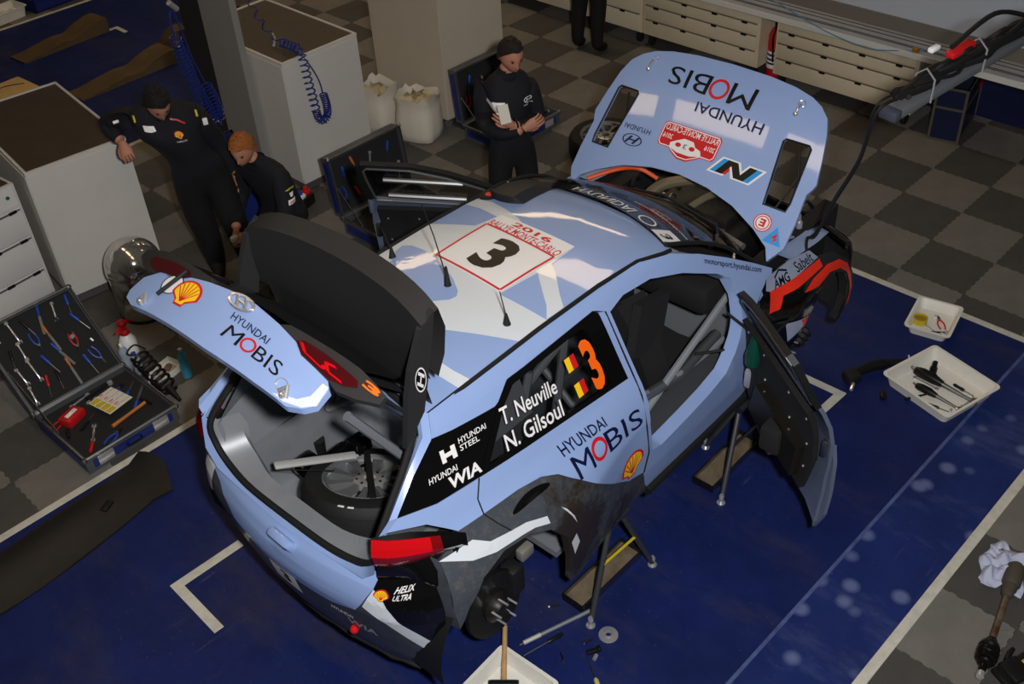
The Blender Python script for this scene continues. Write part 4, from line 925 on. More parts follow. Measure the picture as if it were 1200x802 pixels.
NAVYP = M('navy_case_panel', (20, 26, 62), .4, var=.1)
HOSEB = M('blue_coil_hose', (24, 42, 118), .3)
def rz3(a): return Matrix.Rotation(a, 3, 'Z')
# ---------------- white cabinets with dark inset tops
def roll_cabinet(loc, rz, w, d, h, label):
    e = empty('workshop_cabinet', loc, rz, label, 'cabinet', 'white cabinets with dark tops')
    t = .02
    b = MB(); b.box((w/2, d/2, .08+(h-.08)/2-.006), (w-.004, d-.004, h-.092)); b.obj('body', LAM, e, 0)
    MB().box((w/2, .004, .10+(h-.12)/2), (w-.01, .012, h-.13)).obj('front_panel', LAM, e, 0)
    MB().box((.002, d/2, .10+(h-.12)/2), (.012, d-.02, h-.13)).obj('side_panel', LAM, e, 0)
    MB().box((w/2, d/2, h-.004), (w-2*t, d-2*t, .008)).obj('top_board', BROWN, e, 0)
    for c, s in (((w/2, t/2, h-.002), (w, t, .022)), ((w/2, d-t/2, h-.002), (w, t, .022)), ((t/2, d/2, h-.002), (t, d-2*t, .022)), ((w-t/2, d/2, h-.002), (t, d-2*t, .022))): MB().box(c, s).obj('top_edge', LAM, e, 0)
    MB().box((w/2, d/2, .055), (w-.03, d-.03, .09)).obj('base_rail', M('grey_metal', (110, 110, 110), .4, metal=.6), e, 0)
    for x in (.08, w-.08):
        for y in (.08, d-.08):
            m = MB(); m.lathe([(.0, -.015), (.035, -.015), (.035, .015), (0, .015)], 12, Matrix.Translation((x, y, .0351)) @ Matrix.Rotation(PI/2, 4, 'X')); m.obj('castor', RUB, e)
    return e
roll_cabinet((-5.315, 3.92, 0), math.radians(-6), .745, 1.33, 1.13, 'white cabinet with dark brown top that the mechanic leans on')
roll_cabinet((-3.15, 3.87, 0), 0, .77, 1.29, 1.17, 'white cabinet with a blue coil hose draped over its front')
# tall cabinet on castors
e = empty('tall_cabinet', (-1.62, 3.70, 0), 0, 'tall cream cabinet on castors behind the two white sacks', 'cabinet')
MB().box((.385, .48, 1.07), (.77, .96, 1.90)).obj('body', M('cream_laminate', (196, 186, 168), .5, var=.05, vscale=2), e, 0)
MB().box((.385, .48, .11), (.75, .94, .02)).obj('base_plate', ALU, e, 0)
MB().box((.385, -.004, 1.07), (.75, .008, 1.86)).obj('door', M('cream_laminate'), e, 0)
for x in (.07, .70):
    for y in (.08, .88):
        m = MB(); m.lathe([(0, -.016), (.042, -.016), (.045, 0), (.042, .016), (0, .016)], 14, Matrix.Translation((x, y, .0451)) @ Matrix.Rotation(PI/2, 4, 'X')); m.box((x, y, .085), (.05, .045, .04)); m.obj('castor', M('grey_castor', (120, 120, 118), .4, metal=.4), e)
# drawer unit
e = empty('drawer_unit', (-5.36, 4.08, 0), math.radians(186), 'white steel drawer unit with black pulls beside dark topped cabinet', 'drawer unit')
w, d, h = .62, .62, 1.03
b = MB(); b.box((w/2, -d/2, h/2), (w, d, h)); b.obj('body', M('white_steel', (200, 200, 200), .4), e, 0)
MB().box((w/2, -d/2, h+.003), (w-.05, d-.05, .006)).obj('top_mat', BROWN, e, 0)
zs = [.06, .34, .62, .86]
for z0, z1 in zip(zs, zs[1:]):
    dr = MB().rbox((w/2, .008, (z0+z1)/2), (w-.05, .022, z1-z0-.012), .004).obj('drawer', M('white_drawer', (214, 213, 211), .35), e)
    MB().box((w/2, .021, z1-.022), (w-.06, .008, .014)).obj('handle_rail', ALU, dr, 0)
    for x in (.09, .30): MB().rbox((x, .026, z1-.022), (.06, .014, .022), .004).obj('pull', TBLK, dr)
MB().box((w/2, .004, .94), (w-.05, .014, .13)).obj('lock_panel', M('white_drawer'), e, 0)
for x, mt in ((.08, TGRN), (.17, TBLK)): MB().lathe([(0, 0), (.014, 0), (.014, .006), (0, .007)], 12, Matrix.Translation((x, .011, .95)) @ Matrix.Rotation(-PI/2, 4, 'X')).obj('lock', mt, e)
# ---------------- post
p = MB(); p.box((-3.215, 4.545, 2.4), (.06, .48, 4.8)); post = tag(p.obj('wall_post', M('grey_post_paint', (136, 134, 130), .5), smooth=0), kind='structure')
MB().box((-3.20, 4.985, 2.4), (.03, .39, 4.8)).obj('post_web', M('dark_post_web', (40, 40, 41), .6), post, 0)
k = MB()
for z in (1.9, 2.1, 2.3, 2.5):
    for y in (4.45, 4.62): k.sphere((-3.246, y, z), .006, 6)
k.obj('bolt', STEEL, post)
# ---------------- drawer chests under the aluminium counter
def tool_chest(y0, y1, rows, label, mats):
    e = empty('drawer_chest', (1.0, y0, 0), 0, label, 'drawer chest', 'white drawer chests under the counter')
    w = y1-y0; h = .695
    MB().box((.3, w/2, .13+(h-.13)/2), (.6, w, h-.13)).obj('carcass', mats[0], e, 0)
    z = .14; hs = rows
    for i, hh in enumerate(hs):
        d = MB().rbox((-.006, w/2, z+hh/2), (.016, w-.05, hh-.008), .003).obj('drawer', mats[1], e)
        MB().box((-.019, w/2, z+hh-.012), (.012, w-.06, .010)).obj('handle_rail', mats[2], d, 0)
        for t in (.12, .37, .63, .88): MB().rbox((-.026, w*t, z+hh-.02), (.016, .06, .022), .004).obj('pull', TBLK, d)
        z += hh
    for x in (.06, .54):
        for y in (.07, w-.07):
            m = MB(); m.lathe([(0, -.018), (.048, -.018), (.05, 0), (.048, .018), (0, .018)], 12, Matrix.Translation((x, y, .0501)) @ Matrix.Rotation(PI/2, 4, 'X')); m.box((x, y, .11), (.06, .05, .05)); m.obj('castor', RUB, e)
    return e
CHD = M('chest_drawer_cream', (222, 208, 180), .5, var=.08, vscale=2)
CH = (CHD, CHD, M('grey_rail', (160, 156, 148), .3, metal=.7))
tool_chest(.50, 1.92, (.17, .15, .12, .11), 'cream drawer chest beside the navy flight case', CH)
tool_chest(2.10, 3.49, (.17, .15, .12, .11), 'cream drawer chest left of the fire extinguisher', (CH[0], CH[1], M('grey_rail')))
tool_chest(3.51, 5.60, (.2, .19, .16), 'cream drawer chest behind the standing legs', (CH[0], CH[1], M('grey_rail')))
ct = empty('counter', (.88, -1.6, 0), 0, 'long ribbed aluminium counter above the cream drawer chests', 'counter')
MB().box((.17, 3.75, .725), (.34, 7.5, .035)).obj('slab', M('ribbed_aluminium', (168, 172, 180), .45, metal=.15, var=.12, vscale=4), ct, 0)
MB().box((-.006, 3.75, .725), (.014, 7.5, .05)).obj('front_edge', M('pale_edge', (214, 214, 210), .4), ct, 0)
for x in (.10, .125, .21, .28): MB().box((x, 3.75, .744), (.008, 7.5, .006)).obj('rib', M('dark_groove', (64, 66, 70), .5), ct, 0)
for y in (.15, 7.3): MB().box((.2, y, .36), (.06, .06, .70)).obj('leg', TBLK, ct, 0)
bk = MB(); bk.box((1.26, 2.15, 1.75), (.06, 9.5, 2.05)); tag(bk.obj('wall_back', M('grey_blue_panel', (184, 192, 204), .5), smooth=0), kind='structure')
sk = MB().box((1.222, 2.15, .80), (.02, 9.5, .13)).obj('band_back', M('taupe_band', (112, 106, 100), .6), None, 0); tag(sk, kind='structure')  # darker taupe strip along the bottom of the back wall
# fire extinguisher between the chests
e = empty('fire_extinguisher', (1.16, 2.01, 0), 0, 'red fire extinguisher standing between two cream drawer chests', 'extinguisher')
MB().lathe([(0, 0), (.07, 0), (.075, .02), (.075, .44), (.05, .50), (.025, .52), (0, .52)], 20).obj('cylinder', TRED, e)
m = MB(); m.lathe([(.0755, .12), (.0758, .13), (.0758, .28), (.0755, .29)], 20, cap=False); m.obj('label_band', PWHITE, e)
for z in (.16, .20, .245): MB().lathe([(.0765, z), (.0765, z+.02)], 20, cap=False).obj('label_print', NAVY, e)
m = MB(); m.rbox((0, 0, .545), (.04, .05, .05), .008); m.tube([(0, .02, .57), (-.07, .03, .60)], .008, 6); m.tube([(-.02, 0, .55), (-.10, -.02, .45), (-.085, -.03, .2)], .010, 6); m.obj('valve', TBLK, e)
# navy flight case
def flight_case(name, loc, rz, s, mat, label, trim=ALU):
    e = empty(name, loc, rz, label, 'flight case'); x, y, z = s
    MB().box((0, 0, z/2+.002), (x-.01, y-.01, z-.004)).obj('panel', mat, e, 0)
    m = MB(); t = .022
    for sx in (-1, 1):
        for sy in (-1, 1): m.box((sx*(x/2-t/2+.004), sy*(y/2-t/2+.004), z/2), (t, t, z))
    for sz in (t/2, z*.62, z-t/2):
        for sx in (-1, 1): m.box((sx*(x/2-t/2+.003), 0, sz), (t, y, t))
        for sy in (-1, 1): m.box((0, sy*(y/2-t/2+.003), sz), (x, t, t))
    m.obj('edge_frame', trim, e, 0); return e
fc = flight_case('flight_case', (1.27, .22, 0), math.radians(12), (.62, .26, .50), NAVYP, 'navy flight case with grey edging beside the drawer chest', M('dull_trim', (104, 98, 86), .45, metal=.5))
MB().rbox((.2, -.135, .36), (.10, .008, .035), .003).obj('red_tag', TRED, fc)
fc2 = flight_case('flight_case', (-3.68, 4.05, 0), math.radians(75), (.50, .24, .62), CBLUE, 'bright blue flight case standing behind the crouching mechanic', M('olive_trim', (96, 92, 70), .45, metal=.4))
MB().rbox((-.1, 0, .635), (.14, .05, .02), .006).obj('handle', CHROME, fc2)
# ---------------- open tool cases with tools
CSH = M('case_grey_shell', (92, 95, 100), .4, metal=.4)
def open_case(loc, rz, w, d, hb, hl, ang, label):
    """origin: middle of the hinge edge on the floor; base towards -y; lid stands at ang from vertical"""
    e = empty('tool_case', loc, rz, label, 'tool case', 'open flight cases of tools'); t = .016
    def tray(mb_parent, name, h, T, outer):
        o = MB()
        for c, s in (((0, -d+t/2, h/2), (w, t, h)), ((0, -t/2, h/2), (w, t, h)), ((-w/2+t/2, -d/2, h/2), (t, d-2*t, h)), ((w/2-t/2, -d/2, h/2), (t, d-2*t, h))): o.box(c, s)
        o.box((0, -d/2, t/2), (w-2*t, d-2*t, t)); o.v = [T @ v for v in o.v]; p = o.obj(name, outer, e, 0)
        f = MB(); f.box((0, -d/2, h*.62), (w-2*t, d-2*t, .02)); f.v = [T @ v for v in f.v]; f.obj('foam_inlay', FOAM, p, 0)
        r = MB()
        for a, b in (((-w/2, -d, h), (w/2, -d, h)), ((w/2, -d, h), (w/2, 0, h)), ((w/2, 0, h), (-w/2, 0, h)), ((-w/2, 0, h), (-w/2, -d, h))): r.tube([T @ Vector(a), T @ Vector(b)], .011, 6)
        for x in (-w/2, w/2):
            for y in (-d, 0): r.sphere(T @ Vector((x, y, h-.005)), .02, 8)
        r.obj('metal_edge', STEEL, p)
        return p, T
    I = Matrix.Identity(4); b, _ = tray(e, 'base', hb, I, CSH)
    MB().box((0, -d-.002, hb*.5), (w*.86, .006, hb*.5)).obj('blue_panel', CBLUE, b, 0)
    for sx in (-1, 1): MB().box((sx*(w/2+.002), -d/2, hb*.5), (.006, d*.86, hb*.5)).obj('blue_panel', CBLUE, b, 0)
    # lid: hinged at the back top edge of the base, its open side faces -y
    L = Matrix.Translation((0, .01, hb+.005)) @ Matrix.Rotation(PI/2-ang, 4, 'X') @ Matrix.Rotation(PI, 4, 'Z') @ Matrix.Translation((0, 0, -hl))
    l, _ = tray(e, 'lid', hl, L, CSH)
    for sx in (-1, 1):
        q = MB().box((sx*(w/2+.002), -d/2, hl*.5), (.006, d*.86, hl*.5)); q.v = [L @ v for v in q.v]; q.obj('blue_panel', CBLUE, l, 0)
    for x in (-w*.3, w*.3):
        MB().rbox((x, -d-.006, hb*.55), (.11, .014, .07), .006).obj('latch', CHROME, b)
    m = MB(); m.tube([(-.05, -d-.004, hb*.5), (-.045, -d-.03, hb*.5), (.045, -d-.03, hb*.5), (.05, -d-.004, hb*.5)], .008, 6); m.obj('handle', TBLK, b)
    st = MB(); st.tube([(-w/2+.02, -d*.45, hb), L @ Vector((w/2-.02, -d*.5, hl))], .006, 6); st.obj('lid_stay', STEEL, e)
    Wm = Matrix.Translation(loc) @ Matrix.Rotation(rz, 4, 'Z')
    return (lambda u, v: Wm @ Matrix.Translation((u, -v, hb*.62+.011))), (lambda u, v: Wm @ L @ Matrix.Translation((u, -v, hl*.62+.011))), e
# tool prototypes lie along local x, resting on z = 0
def screwdriver(hm, L=.20):
    e = empty('screwdriver'); MB().lathe([(0, 0), (.009, 0), (.013, .015), (.011, .05), (.014, .08), (.008, .095), (0, .095)], 10, Matrix.Translation((-L/2, 0, .0145)) @ Matrix.Rotation(PI/2, 4, 'Y')).obj('handle', hm, e)
    MB().cyl((-L/2+.09, 0, .0145), (L/2, 0, .0145), .0042, 8).obj('shaft', STEEL, e); return e
def wrench(L=.18):
    e = empty('spanner'); MB().rbox((0, 0, .005), (L*.72, .014, .008), .003).obj('shank', CHROME, e)
    j = [(.0, -.016), (.024, -.014), (.026, -.006), (.012, -.006), (.008, 0), (.012, .006), (.026, .006), (.024, .014), (0, .016), (-.008, 0)]
    MB().prism([(x+L*.36, y) for x, y in j], .009).obj('open_jaw', CHROME, e)
    m = MB(); m.lathe([(.007, 0), (.015, 0), (.015, .009), (.007, .009)], 12, Matrix.Translation((-L*.37, 0, 0))); m.add([], []); m.obj('ring_end', CHROME, e); return e
def pliers(hm):
    e = empty('pliers')
    for s in (-1, 1): MB().tube(smooth_path([(.0, s*.003, .008), (-.03, s*.02, .008), (-.075, s*.026, .008), (-.12, s*.018, .008)], 4), [.005]+[.0065]*12, 8).obj('handle', hm, e)
    for s in (-1, 1): MB().tube([(-.005, -s*.004, .008), (.02, s*.007, .008), (.06, s*.002, .008)], [.006, .008, .003], 8).obj('jaw', TBLK, e)
    MB().lathe([(0, 0), (.011, 0), (.011, .018), (0, .018)], 12).obj('pivot', STEEL, e); return e
def hammer(L=.30, hm=None):
    e = empty('hammer'); MB().tube([(-L/2, 0, .017), (0, 0, .017), (L/2, 0, .017)], [.014, .011, .012], 10).obj('handle', hm or ORWOOD, e)
    m = MB(); m.lathe([(0, -.055), (.016, -.055), (.017, -.045), (.013, -.03), (.016, 0), (.013, .025), (.009, .05), (0, .05)], 10, Matrix.Translation((L/2-.005, 0, .018)) @ Matrix.Rotation(PI/2, 4, 'X')); m.obj('head', TBLK, e); return e
def socket_bit():
    e = empty('socket'); MB().lathe([(.006, 0), (.011, 0), (.011, .03), (.007, .034), (.005, .034)], 10, Matrix.Translation((-.017, 0, .0111)) @ Matrix.Rotation(PI/2, 4, 'Y')).obj('barrel', CHROME, e); MB().cyl((-.016, 0, .0111), (-.0155, 0, .0111), .006, 8).obj('drive', TBLK, e); return e
def file_tool(hm):
    e = empty('file'); MB().box((.04, 0, .006), (.16, .02, .007)).obj('blade', STEEL, e, 0); MB().tube([(-.13, 0, .012), (-.09, 0, .012), (-.04, 0, .012)], [.010, .012, .007], 8).obj('handle', hm, e); return e
def ratchet():
    e = empty('ratchet'); MB().tube([(-.12, 0, .012), (-.05, 0, .012), (.07, 0, .012)], [.012, .010, .006], 8).obj('handle', TBLK, e); m = MB().lathe([(0, 0), (.02, 0), (.022, .01), (.018, .022), (0, .022)], 14, Matrix.Translation((.085, 0, 0))); m.obj('head', CHROME, e); return e
PROTO = {'blue screwdriver': screwdriver(TBLUE), 'black screwdriver': screwdriver(TBLK, .17), 'red screwdriver': screwdriver(TRED, .19), 'chrome spanner': wrench(), 'long chrome spanner': wrench(.24), 'blue pliers': pliers(TBLUE), 'red pliers': pliers(TRED), 'socket': socket_bit(), 'file': file_tool(ORWOOD), 'blue file': file_tool(TBLUE), 'ratchet': ratchet(), 'hammer': hammer()}
LOOK = {'blue screwdriver': 'screwdriver with blue grip', 'black screwdriver': 'screwdriver with black grip', 'red screwdriver': 'screwdriver with red grip', 'chrome spanner': 'short chrome combination spanner', 'long chrome spanner': 'long chrome combination spanner', 'blue pliers': 'pliers with blue grips', 'red pliers': 'pliers with red grips', 'socket': 'small chrome socket', 'file': 'flat file with orange wooden grip', 'blue file': 'flat file with blue grip', 'ratchet': 'ratchet with black grip', 'hammer': 'hammer with orange wooden handle'}
CATS = {'blue screwdriver': 'screwdriver', 'black screwdriver': 'screwdriver', 'red screwdriver': 'screwdriver', 'chrome spanner': 'spanner', 'long chrome spanner': 'spanner', 'blue pliers': 'pliers', 'red pliers': 'pliers', 'socket': 'socket', 'file': 'file', 'blue file': 'file', 'ratchet': 'ratchet', 'hammer': 'hammer'}
used_p = set()
def put_tool(kind, mtx, ang, where, sc=1):
    o = PROTO[kind] if kind not in used_p else copy_tree(PROTO[kind]); used_p.add(kind)
    o.matrix_world = mtx @ Matrix.Rotation(ang, 4, 'Z') @ Matrix.Scale(sc, 4)
    tag(o, LOOK[kind]+' '+where, CATS[kind], 'tools '+where); return o
b1, l1, c1 = open_case((-5.82, 2.83, .0), math.radians(1), .66, .64, .12, .09, math.radians(46), 'open tool case full of hand tools beside the white tape')
rnd = random.Random(3)
W1 = 'in the lid of the case by the tape'
K = list(PROTO)
seqL = ['chrome spanner', 'red screwdriver', 'black screwdriver', 'file', 'blue screwdriver', 'blue pliers', 'chrome spanner', 'long chrome spanner', 'blue screwdriver', 'blue file', 'red pliers', 'socket', 'black screwdriver', 'chrome spanner', 'blue pliers', 'file', 'ratchet', 'blue screwdriver', 'socket', 'long chrome spanner', 'black screwdriver', 'blue file', 'chrome spanner', 'blue screwdriver']
for i, kd in enumerate(seqL):
    u = -.25+.1*(i % 6)+rnd.uniform(-.015, .015); v = .11+.14*(i//6)+rnd.uniform(-.012, .012)
    put_tool(kd, l1(-u, v), PI/2+rnd.uniform(-.35, .35), W1, .82)
W2 = 'in the base of the case by the tape'
seqB = [('red pliers', -.22, .15, .4), ('black screwdriver', -.25, .27, 1.2), ('chrome spanner', -.05, .06, .2), ('ratchet', .10, .07, .1), ('blue pliers', .19, .16, .5), ('blue screwdriver', .22, .24, .7), ('blue file', .24, .33, .8), ('chrome spanner', -.15, .42, 1.0), ('socket', -.02, .13, .3), ('socket', .03, .13, .3), ('socket', .08, .13, .3), ('hammer', .10, .45, .15), ('red screwdriver', -.2, .5, .9), ('blue pliers', -.05, .54, .4), ('black screwdriver', -.12, .30, .5)]
for kd, u, v, a in seqB: put_tool(kd, b1(u, v), a, W2, .95)
def loose(name, mb, mats, mtx, label, cat, group=None, smooth=35):
    o = mb.obj(name, mats, None, smooth); o.matrix_world = mtx; return tag(o, label, cat, group)
sp = empty('tape_roll'); bx = MB().rbox((0, 0, .03), (.15, .10, .06), .01).obj('lid_box', TRED, sp); MB().rbox((0, 0, .063), (.09, .03, .006), .002).obj('box_print', PWHITE, bx); sp.matrix_world = b1(-.17, .20) @ Matrix.Rotation(.35, 4, 'Z'); sp.name = 'bit_box'; tag(sp, 'small red bit box in the tool case base', 'box')
pp = empty('checklist_sheet'); MB().box((0, 0, .003), (.19, .21, .002)).obj('paper', M('paper_white', (216, 212, 200), .7), pp, 0)
for i in range(4):
    MB().box((-.06, .075-.05*i, .0046), (.058, .04, .0012)).obj('yellow_cell', TYEL, pp, 0)
    for j in range(3): MB().box((-.005+.04*j, .075-.05*i, .0046), (.034, .003, .001)).obj('rule_line', M('grey_line', (130, 126, 122), .6), pp, 0)
    MB().box((.0, .095-.05*i, .0048), (.03, .008, .001)).obj('red_word', PRED, pp, 0)
pp.matrix_world = b1(.07, .28) @ Matrix.Translation((0, 0, .05)) @ Matrix.Rotation(.18, 4, 'Z'); tag(pp, 'paper checklist with yellow column lying on tools in case', 'paper')
b2, l2, c2 = open_case((-1.23, 3.50, 0), 0, .74, .50, .13, .10, math.radians(6), 'open tool case leaning against the tall cream cabinet')
for i, (kd, u, v) in enumerate([('red pliers', -.26, .12), ('chrome spanner', -.15, .12), ('file', -.02, .14), ('black screwdriver', .12, .12), ('chrome spanner', .25, .13), ('blue screwdriver', -.22, .32), ('socket', -.05, .33), ('black screwdriver', .1, .32)]): put_tool(kd, l2(-u, v), PI/2+rnd.uniform(-.3, .3), 'in the lid against the cream cabinet', .9)
for kd, u, v, a in (('red screwdriver', .24, .15, .2), ('chrome spanner', -.26, .2, .1), ('red pliers', .28, .28, .4), ('blue pliers', .1, .2, .6), ('ratchet', .28, .38, .1)): put_tool(kd, b2(u, v), a, 'in the base behind the standing man')
b3, l3, c3 = open_case((-2.97, 3.10, 0), 0, .74, .50, .14, .10, math.radians(8), 'open tool case seen past the open passenger door')
for i, (kd, u, v) in enumerate([('blue pliers', -.28, .12), ('red screwdriver', -.15, .1), ('blue screwdriver', -.25, .3), ('file', -.12, .32), ('black screwdriver', .02, .13), ('chrome spanner', .03, .33), ('blue screwdriver', .16, .12), ('blue file', .2, .3), ('chrome spanner', .29, .14)]): put_tool(kd, l3(-u, v), PI/2+rnd.uniform(-.3, .3), 'in the lid past the passenger door', .95)
for kd, u, v, a in (('red pliers', -.1, .2, .4), ('file', -.22, .36, .5), ('chrome spanner', .15, .3, .2), ('red screwdriver', .2, .2, .3)): put_tool(kd, b3(u, v), a, 'in the base past the passenger door')
# ---------------- chrome domed waste bin
e = empty('waste_bin', (-4.96, 3.46, 0), 0, 'polished chrome waste bin with domed top against white cabinet', 'bin')
MIR = M('mirror_steel', (206, 203, 196), .12, metal=.85)
MB().lathe([(0, 0), (.195, 0), (.2, .01), (.2, .36), (.195, .37)], 40, cap=True).obj('body', MIR, e, 50)
MB().lathe([(.205, .365), (.207, .375), (.207, .395)]+[(.205*math.cos(t), .395+.21*math.sin(t)) for t in [PI/2*k/10 for k in range(11)]], 40).obj('dome', MIR, e, 50)
MB().lathe([(.198, 0), (.204, 0), (.204, .02), (.198, .02)], 32, Matrix.Translation((0, 0, .0))).obj('foot_ring', RUB, e)
rows = [[Vector((.208*math.cos(p)*math.cos(t), .208*math.cos(p)*math.sin(t), .395+.213*math.sin(p))) for t in [-1.9+.9*k/8 for k in range(9)]] for p in (.25, .38, .5)]
MB().grid(rows).obj('push_flap', MIR, e)
# ---------------- white sacks of absorbent
def sack(loc, rz, w, d, h, seed, label):
    r = random.Random(seed); e = empty('sack', loc, rz, label, 'sack', 'white sacks by the cream cabinet'); n = 24; rows = []
    for i, (z, k) in enumerate([(0, .80), (.03, .96), (.14, 1.0), (.3, 1.02), (.44, .98), (.56, .92), (.64, .95), (.70, 1.0)]):
        rows.append([Vector((w/2*k*math.copysign(abs(math.cos(t))**.55, math.cos(t))*(1+r.uniform(-.04, .04)), d/2*k*math.copysign(abs(math.sin(t))**.55, math.sin(t))*(1+r.uniform(-.04, .04)), z*h/.7*(1+(r.uniform(-.08, .10) if i == 7 else r.uniform(-.02, .02))))) for t in [2*PI*j/n for j in range(n)]])
    m = MB(); m.grid(rows, closed=True); m.add(rows[0], [tuple(range(n))[::-1]]); m.obj('bag_skin', M('white_woven_plastic', (216, 210, 196), .6, bump=.5, bscale=14), e, 60)
    m = MB(); tp = [[Vector((p.x*.93, p.y*.93, h*.86+.05*math.sin(9*a+2*seed))) for a, p in enumerate(rows[6])]]
    for k2, z in ((.6, .98), (.3, 1.05)): tp.append([Vector((p.x*k2+r.uniform(-.015, .015), p.y*k2+r.uniform(-.015, .015), h*z*.92+r.uniform(-.03, .03))) for p in rows[6]])
    m.grid(tp, closed=True); m.add(tp[-1], [tuple(range(n))]); m.obj('granules', M('cream_absorbent', (206, 190, 152), .9, bump=.8, bscale=40, var=.15, vscale=20), e, 60)
    return e
sack((-1.83, 3.85, 0), .35, .34, .38, .42, 1, 'open white sack nearest the castor of the cream cabinet')
sack((-1.95, 4.27, 0), .2, .32, .36, .43, 2, 'open white sack wedged between both white cabinets')
# ---------------- loose wheel on the floor
def wheel(name, loc, rot, label, R=.325, wd=.22, sc=1):
    e = empty(name, loc, 0, label, 'wheel', rot=rot); 
    pr = [(.225, -wd/2), (.27, -wd/2-.004), (.305, -wd/2+.006), (R-.006, -wd/2+.03), (R, -wd/2+.06), (R, wd/2-.06), (R-.006, wd/2-.03), (.305, wd/2-.006), (.27, wd/2+.004), (.225, wd/2)]
    t = MB().lathe(pr, 56, cap=False).obj('tyre', M('tyre_rubber', (22, 22, 22), .7, bump=.15, bscale=80), e)
    for zz in (-.04, .0, .04): MB().tube([(R*math.cos(a), R*math.sin(a), zz) for a in [2*PI*k/56 for k in range(56)]], .004, 4, closed=True).obj('tread_groove', RUB, t)
    MB().lathe([(.205, -wd/2+.01), (.228, -wd/2), (.228, -wd/2+.01), (.21, -wd/2+.03), (.205, 0), (.21, wd/2-.03), (.228, wd/2-.01), (.228, wd/2), (.222, wd/2+.003), (.205, wd/2-.012)], 56, cap=False).obj('rim', M('rim_grey', (150, 152, 154), .35, metal=.7), e)
    for k in range(10):
        a = 2*PI*k/10; c, s = math.cos(a), math.sin(a); u = Vector((c, s, 0)); v = Vector((-s, c, 0)); z = Vector((0, 0, 1))
        P = [u*.065+v*.012, u*.14+v*.014, u*.212+v*.028, u*.212-v*.028, u*.14-v*.014, u*.065-v*.012]
        m = MB(); m.add([p+z*(wd/2-.045-.015*(p.length > .1)) for p in P]+[p+z*(wd/2-.02) for p in P], [tuple(range(5, -1, -1)), tuple(range(6, 12))]+[(i, (i+1) % 6, 6+(i+1) % 6, 6+i) for i in range(6)]); m.obj('spoke', M('rim_grey'), e)
    MB().lathe([(.03, wd/2-.05), (.075, wd/2-.05), (.078, wd/2-.02), (.06, wd/2-.012), (.034, wd/2-.012), (.03, wd/2-.03)], 28, cap=False).obj('hub_ring', M('hub_light', (186, 186, 184), .35, metal=.6), e)
    for k in range(8):
        a = 2*PI*k/8+.2; m = MB(); m.lathe([(0, 0), (.007, 0), (.007, .003), (0, .003)], 10, Matrix.Translation((.062*math.cos(a), .062*math.sin(a), wd/2-.0125))); m.obj('bolt_hole', TBLK, e)
    return e
wheel('wheel', (-1.05, 2.28, .112), (0, 0, .3), 'black tyre on grey rim lying flat beyond the raised hood')
cm = Matrix.Translation(CW) @ Matrix.Rotation(CRZ, 4, 'Z')
sw = wheel('spare_wheel', (0, 0, 0), None, 'spare wheel with black tyre lying in the open boot', .325, .20)
sw.matrix_world = cm @ Matrix.Translation((-.14, -.04, .63)) @ Matrix.Rotation(math.radians(17), 4, 'Y') @ Matrix.Rotation(math.radians(-8), 4, 'X')
for k, (r0, ang, mt) in enumerate(((.312, 3.55, PWHITE), (.312, 3.7, PWHITE), (.328, 4.55, TYEL))):
    m = MB(); m.rbox((r0*math.cos(ang), r0*math.sin(ang), .1-.002-.05*(k == 2)), (.03, .012, .004), .001, (0, 0, ang+PI/2)); m.obj('tyre_mark', mt, sw)
m = MB(); m.box((0, 0, .118), (.50, .03, .006), (0, 0, .9)); m.rbox((.18, .22, .122), (.05, .04, .02), .005, (0, 0, .9)); m.obj('wheel_strap', BLKM, sw)
m = MB(); m.rbox((0, 0, 0), (.40, .045, .02), .008); o = m.obj('tyre_lever', M('pale_lever', (196, 196, 194), .4, metal=.3)); o.matrix_world = cm @ Matrix.Translation((-.25, .19, .80)) @ Matrix.Rotation(math.radians(-25), 4, 'Z') @ Matrix.Rotation(math.radians(14), 4, 'Y'); tag(o, 'flat aluminium lever resting across the spare wheel', 'lever')
# ---------------- jack stands
def stand(loc, rz, label, wood):
    e = empty('jack_stand', loc, rz, label, 'jack stand', 'jack stands under the sill')
    T1 = M('stand_steel', (92, 94, 98), .35, metal=.7)
    m = MB(); m.cyl((-.30, -.10, .03), (-.02, .0, .49), .016, 10); m.obj('leg', T1, e)
    m = MB(); m.cyl((.22, -.10, .03), (.06, .0, .49), .016, 10); m.obj('leg', T1, e)
    m = MB(); m.cyl((.02, .22, .03), (.02, .02, .48), .016, 10); m.obj('leg', T1, e)
    m = MB(); m.cyl((-.05, -.01, .492), (.10, -.01, .492), .024, 12); m.obj('saddle', STEEL, e)
    m = MB(); m.cyl((-.14, -.05, .30), (.14, -.05, .28), .008, 8); m.obj('brace', TYEL if wood else STEEL, e)
    for x, y in ((-.305, -.10), (.225, -.10), (.02, .225)):
        m = MB(); m.lathe([(0, 0), (.026, 0), (.026, .008), (.014, .022), (.016, .06), (.010, .07), (0, .07)], 12, Matrix.Translation((x, y, 0))); m.obj('foot', CHROME, e)
    m = MB(); m.box((-.02, .05, .018), (.50, .13, .012)); m.obj('base_plate', M('dirty_wood_plate', (118, 104, 84), .6, var=.4, vscale=10), e, 0)
    for y in (-.018, .118): MB().box((-.02, y, .028), (.50, .008, .05)).obj('plate_rim', STEEL, e, 0)
    for x in (-.272, .232): MB().box((x, .05, .028), (.008, .14, .05)).obj('plate_rim', TBLK, e, 0)
    return e
stand((-4.62, -.765, 0), math.radians(1), 'jack stand with plate under the sill behind muddy wheel arch', True)
stand((-3.47, -.765, 0), math.radians(2), 'jack stand with plate under the sill beside open driver door', False)
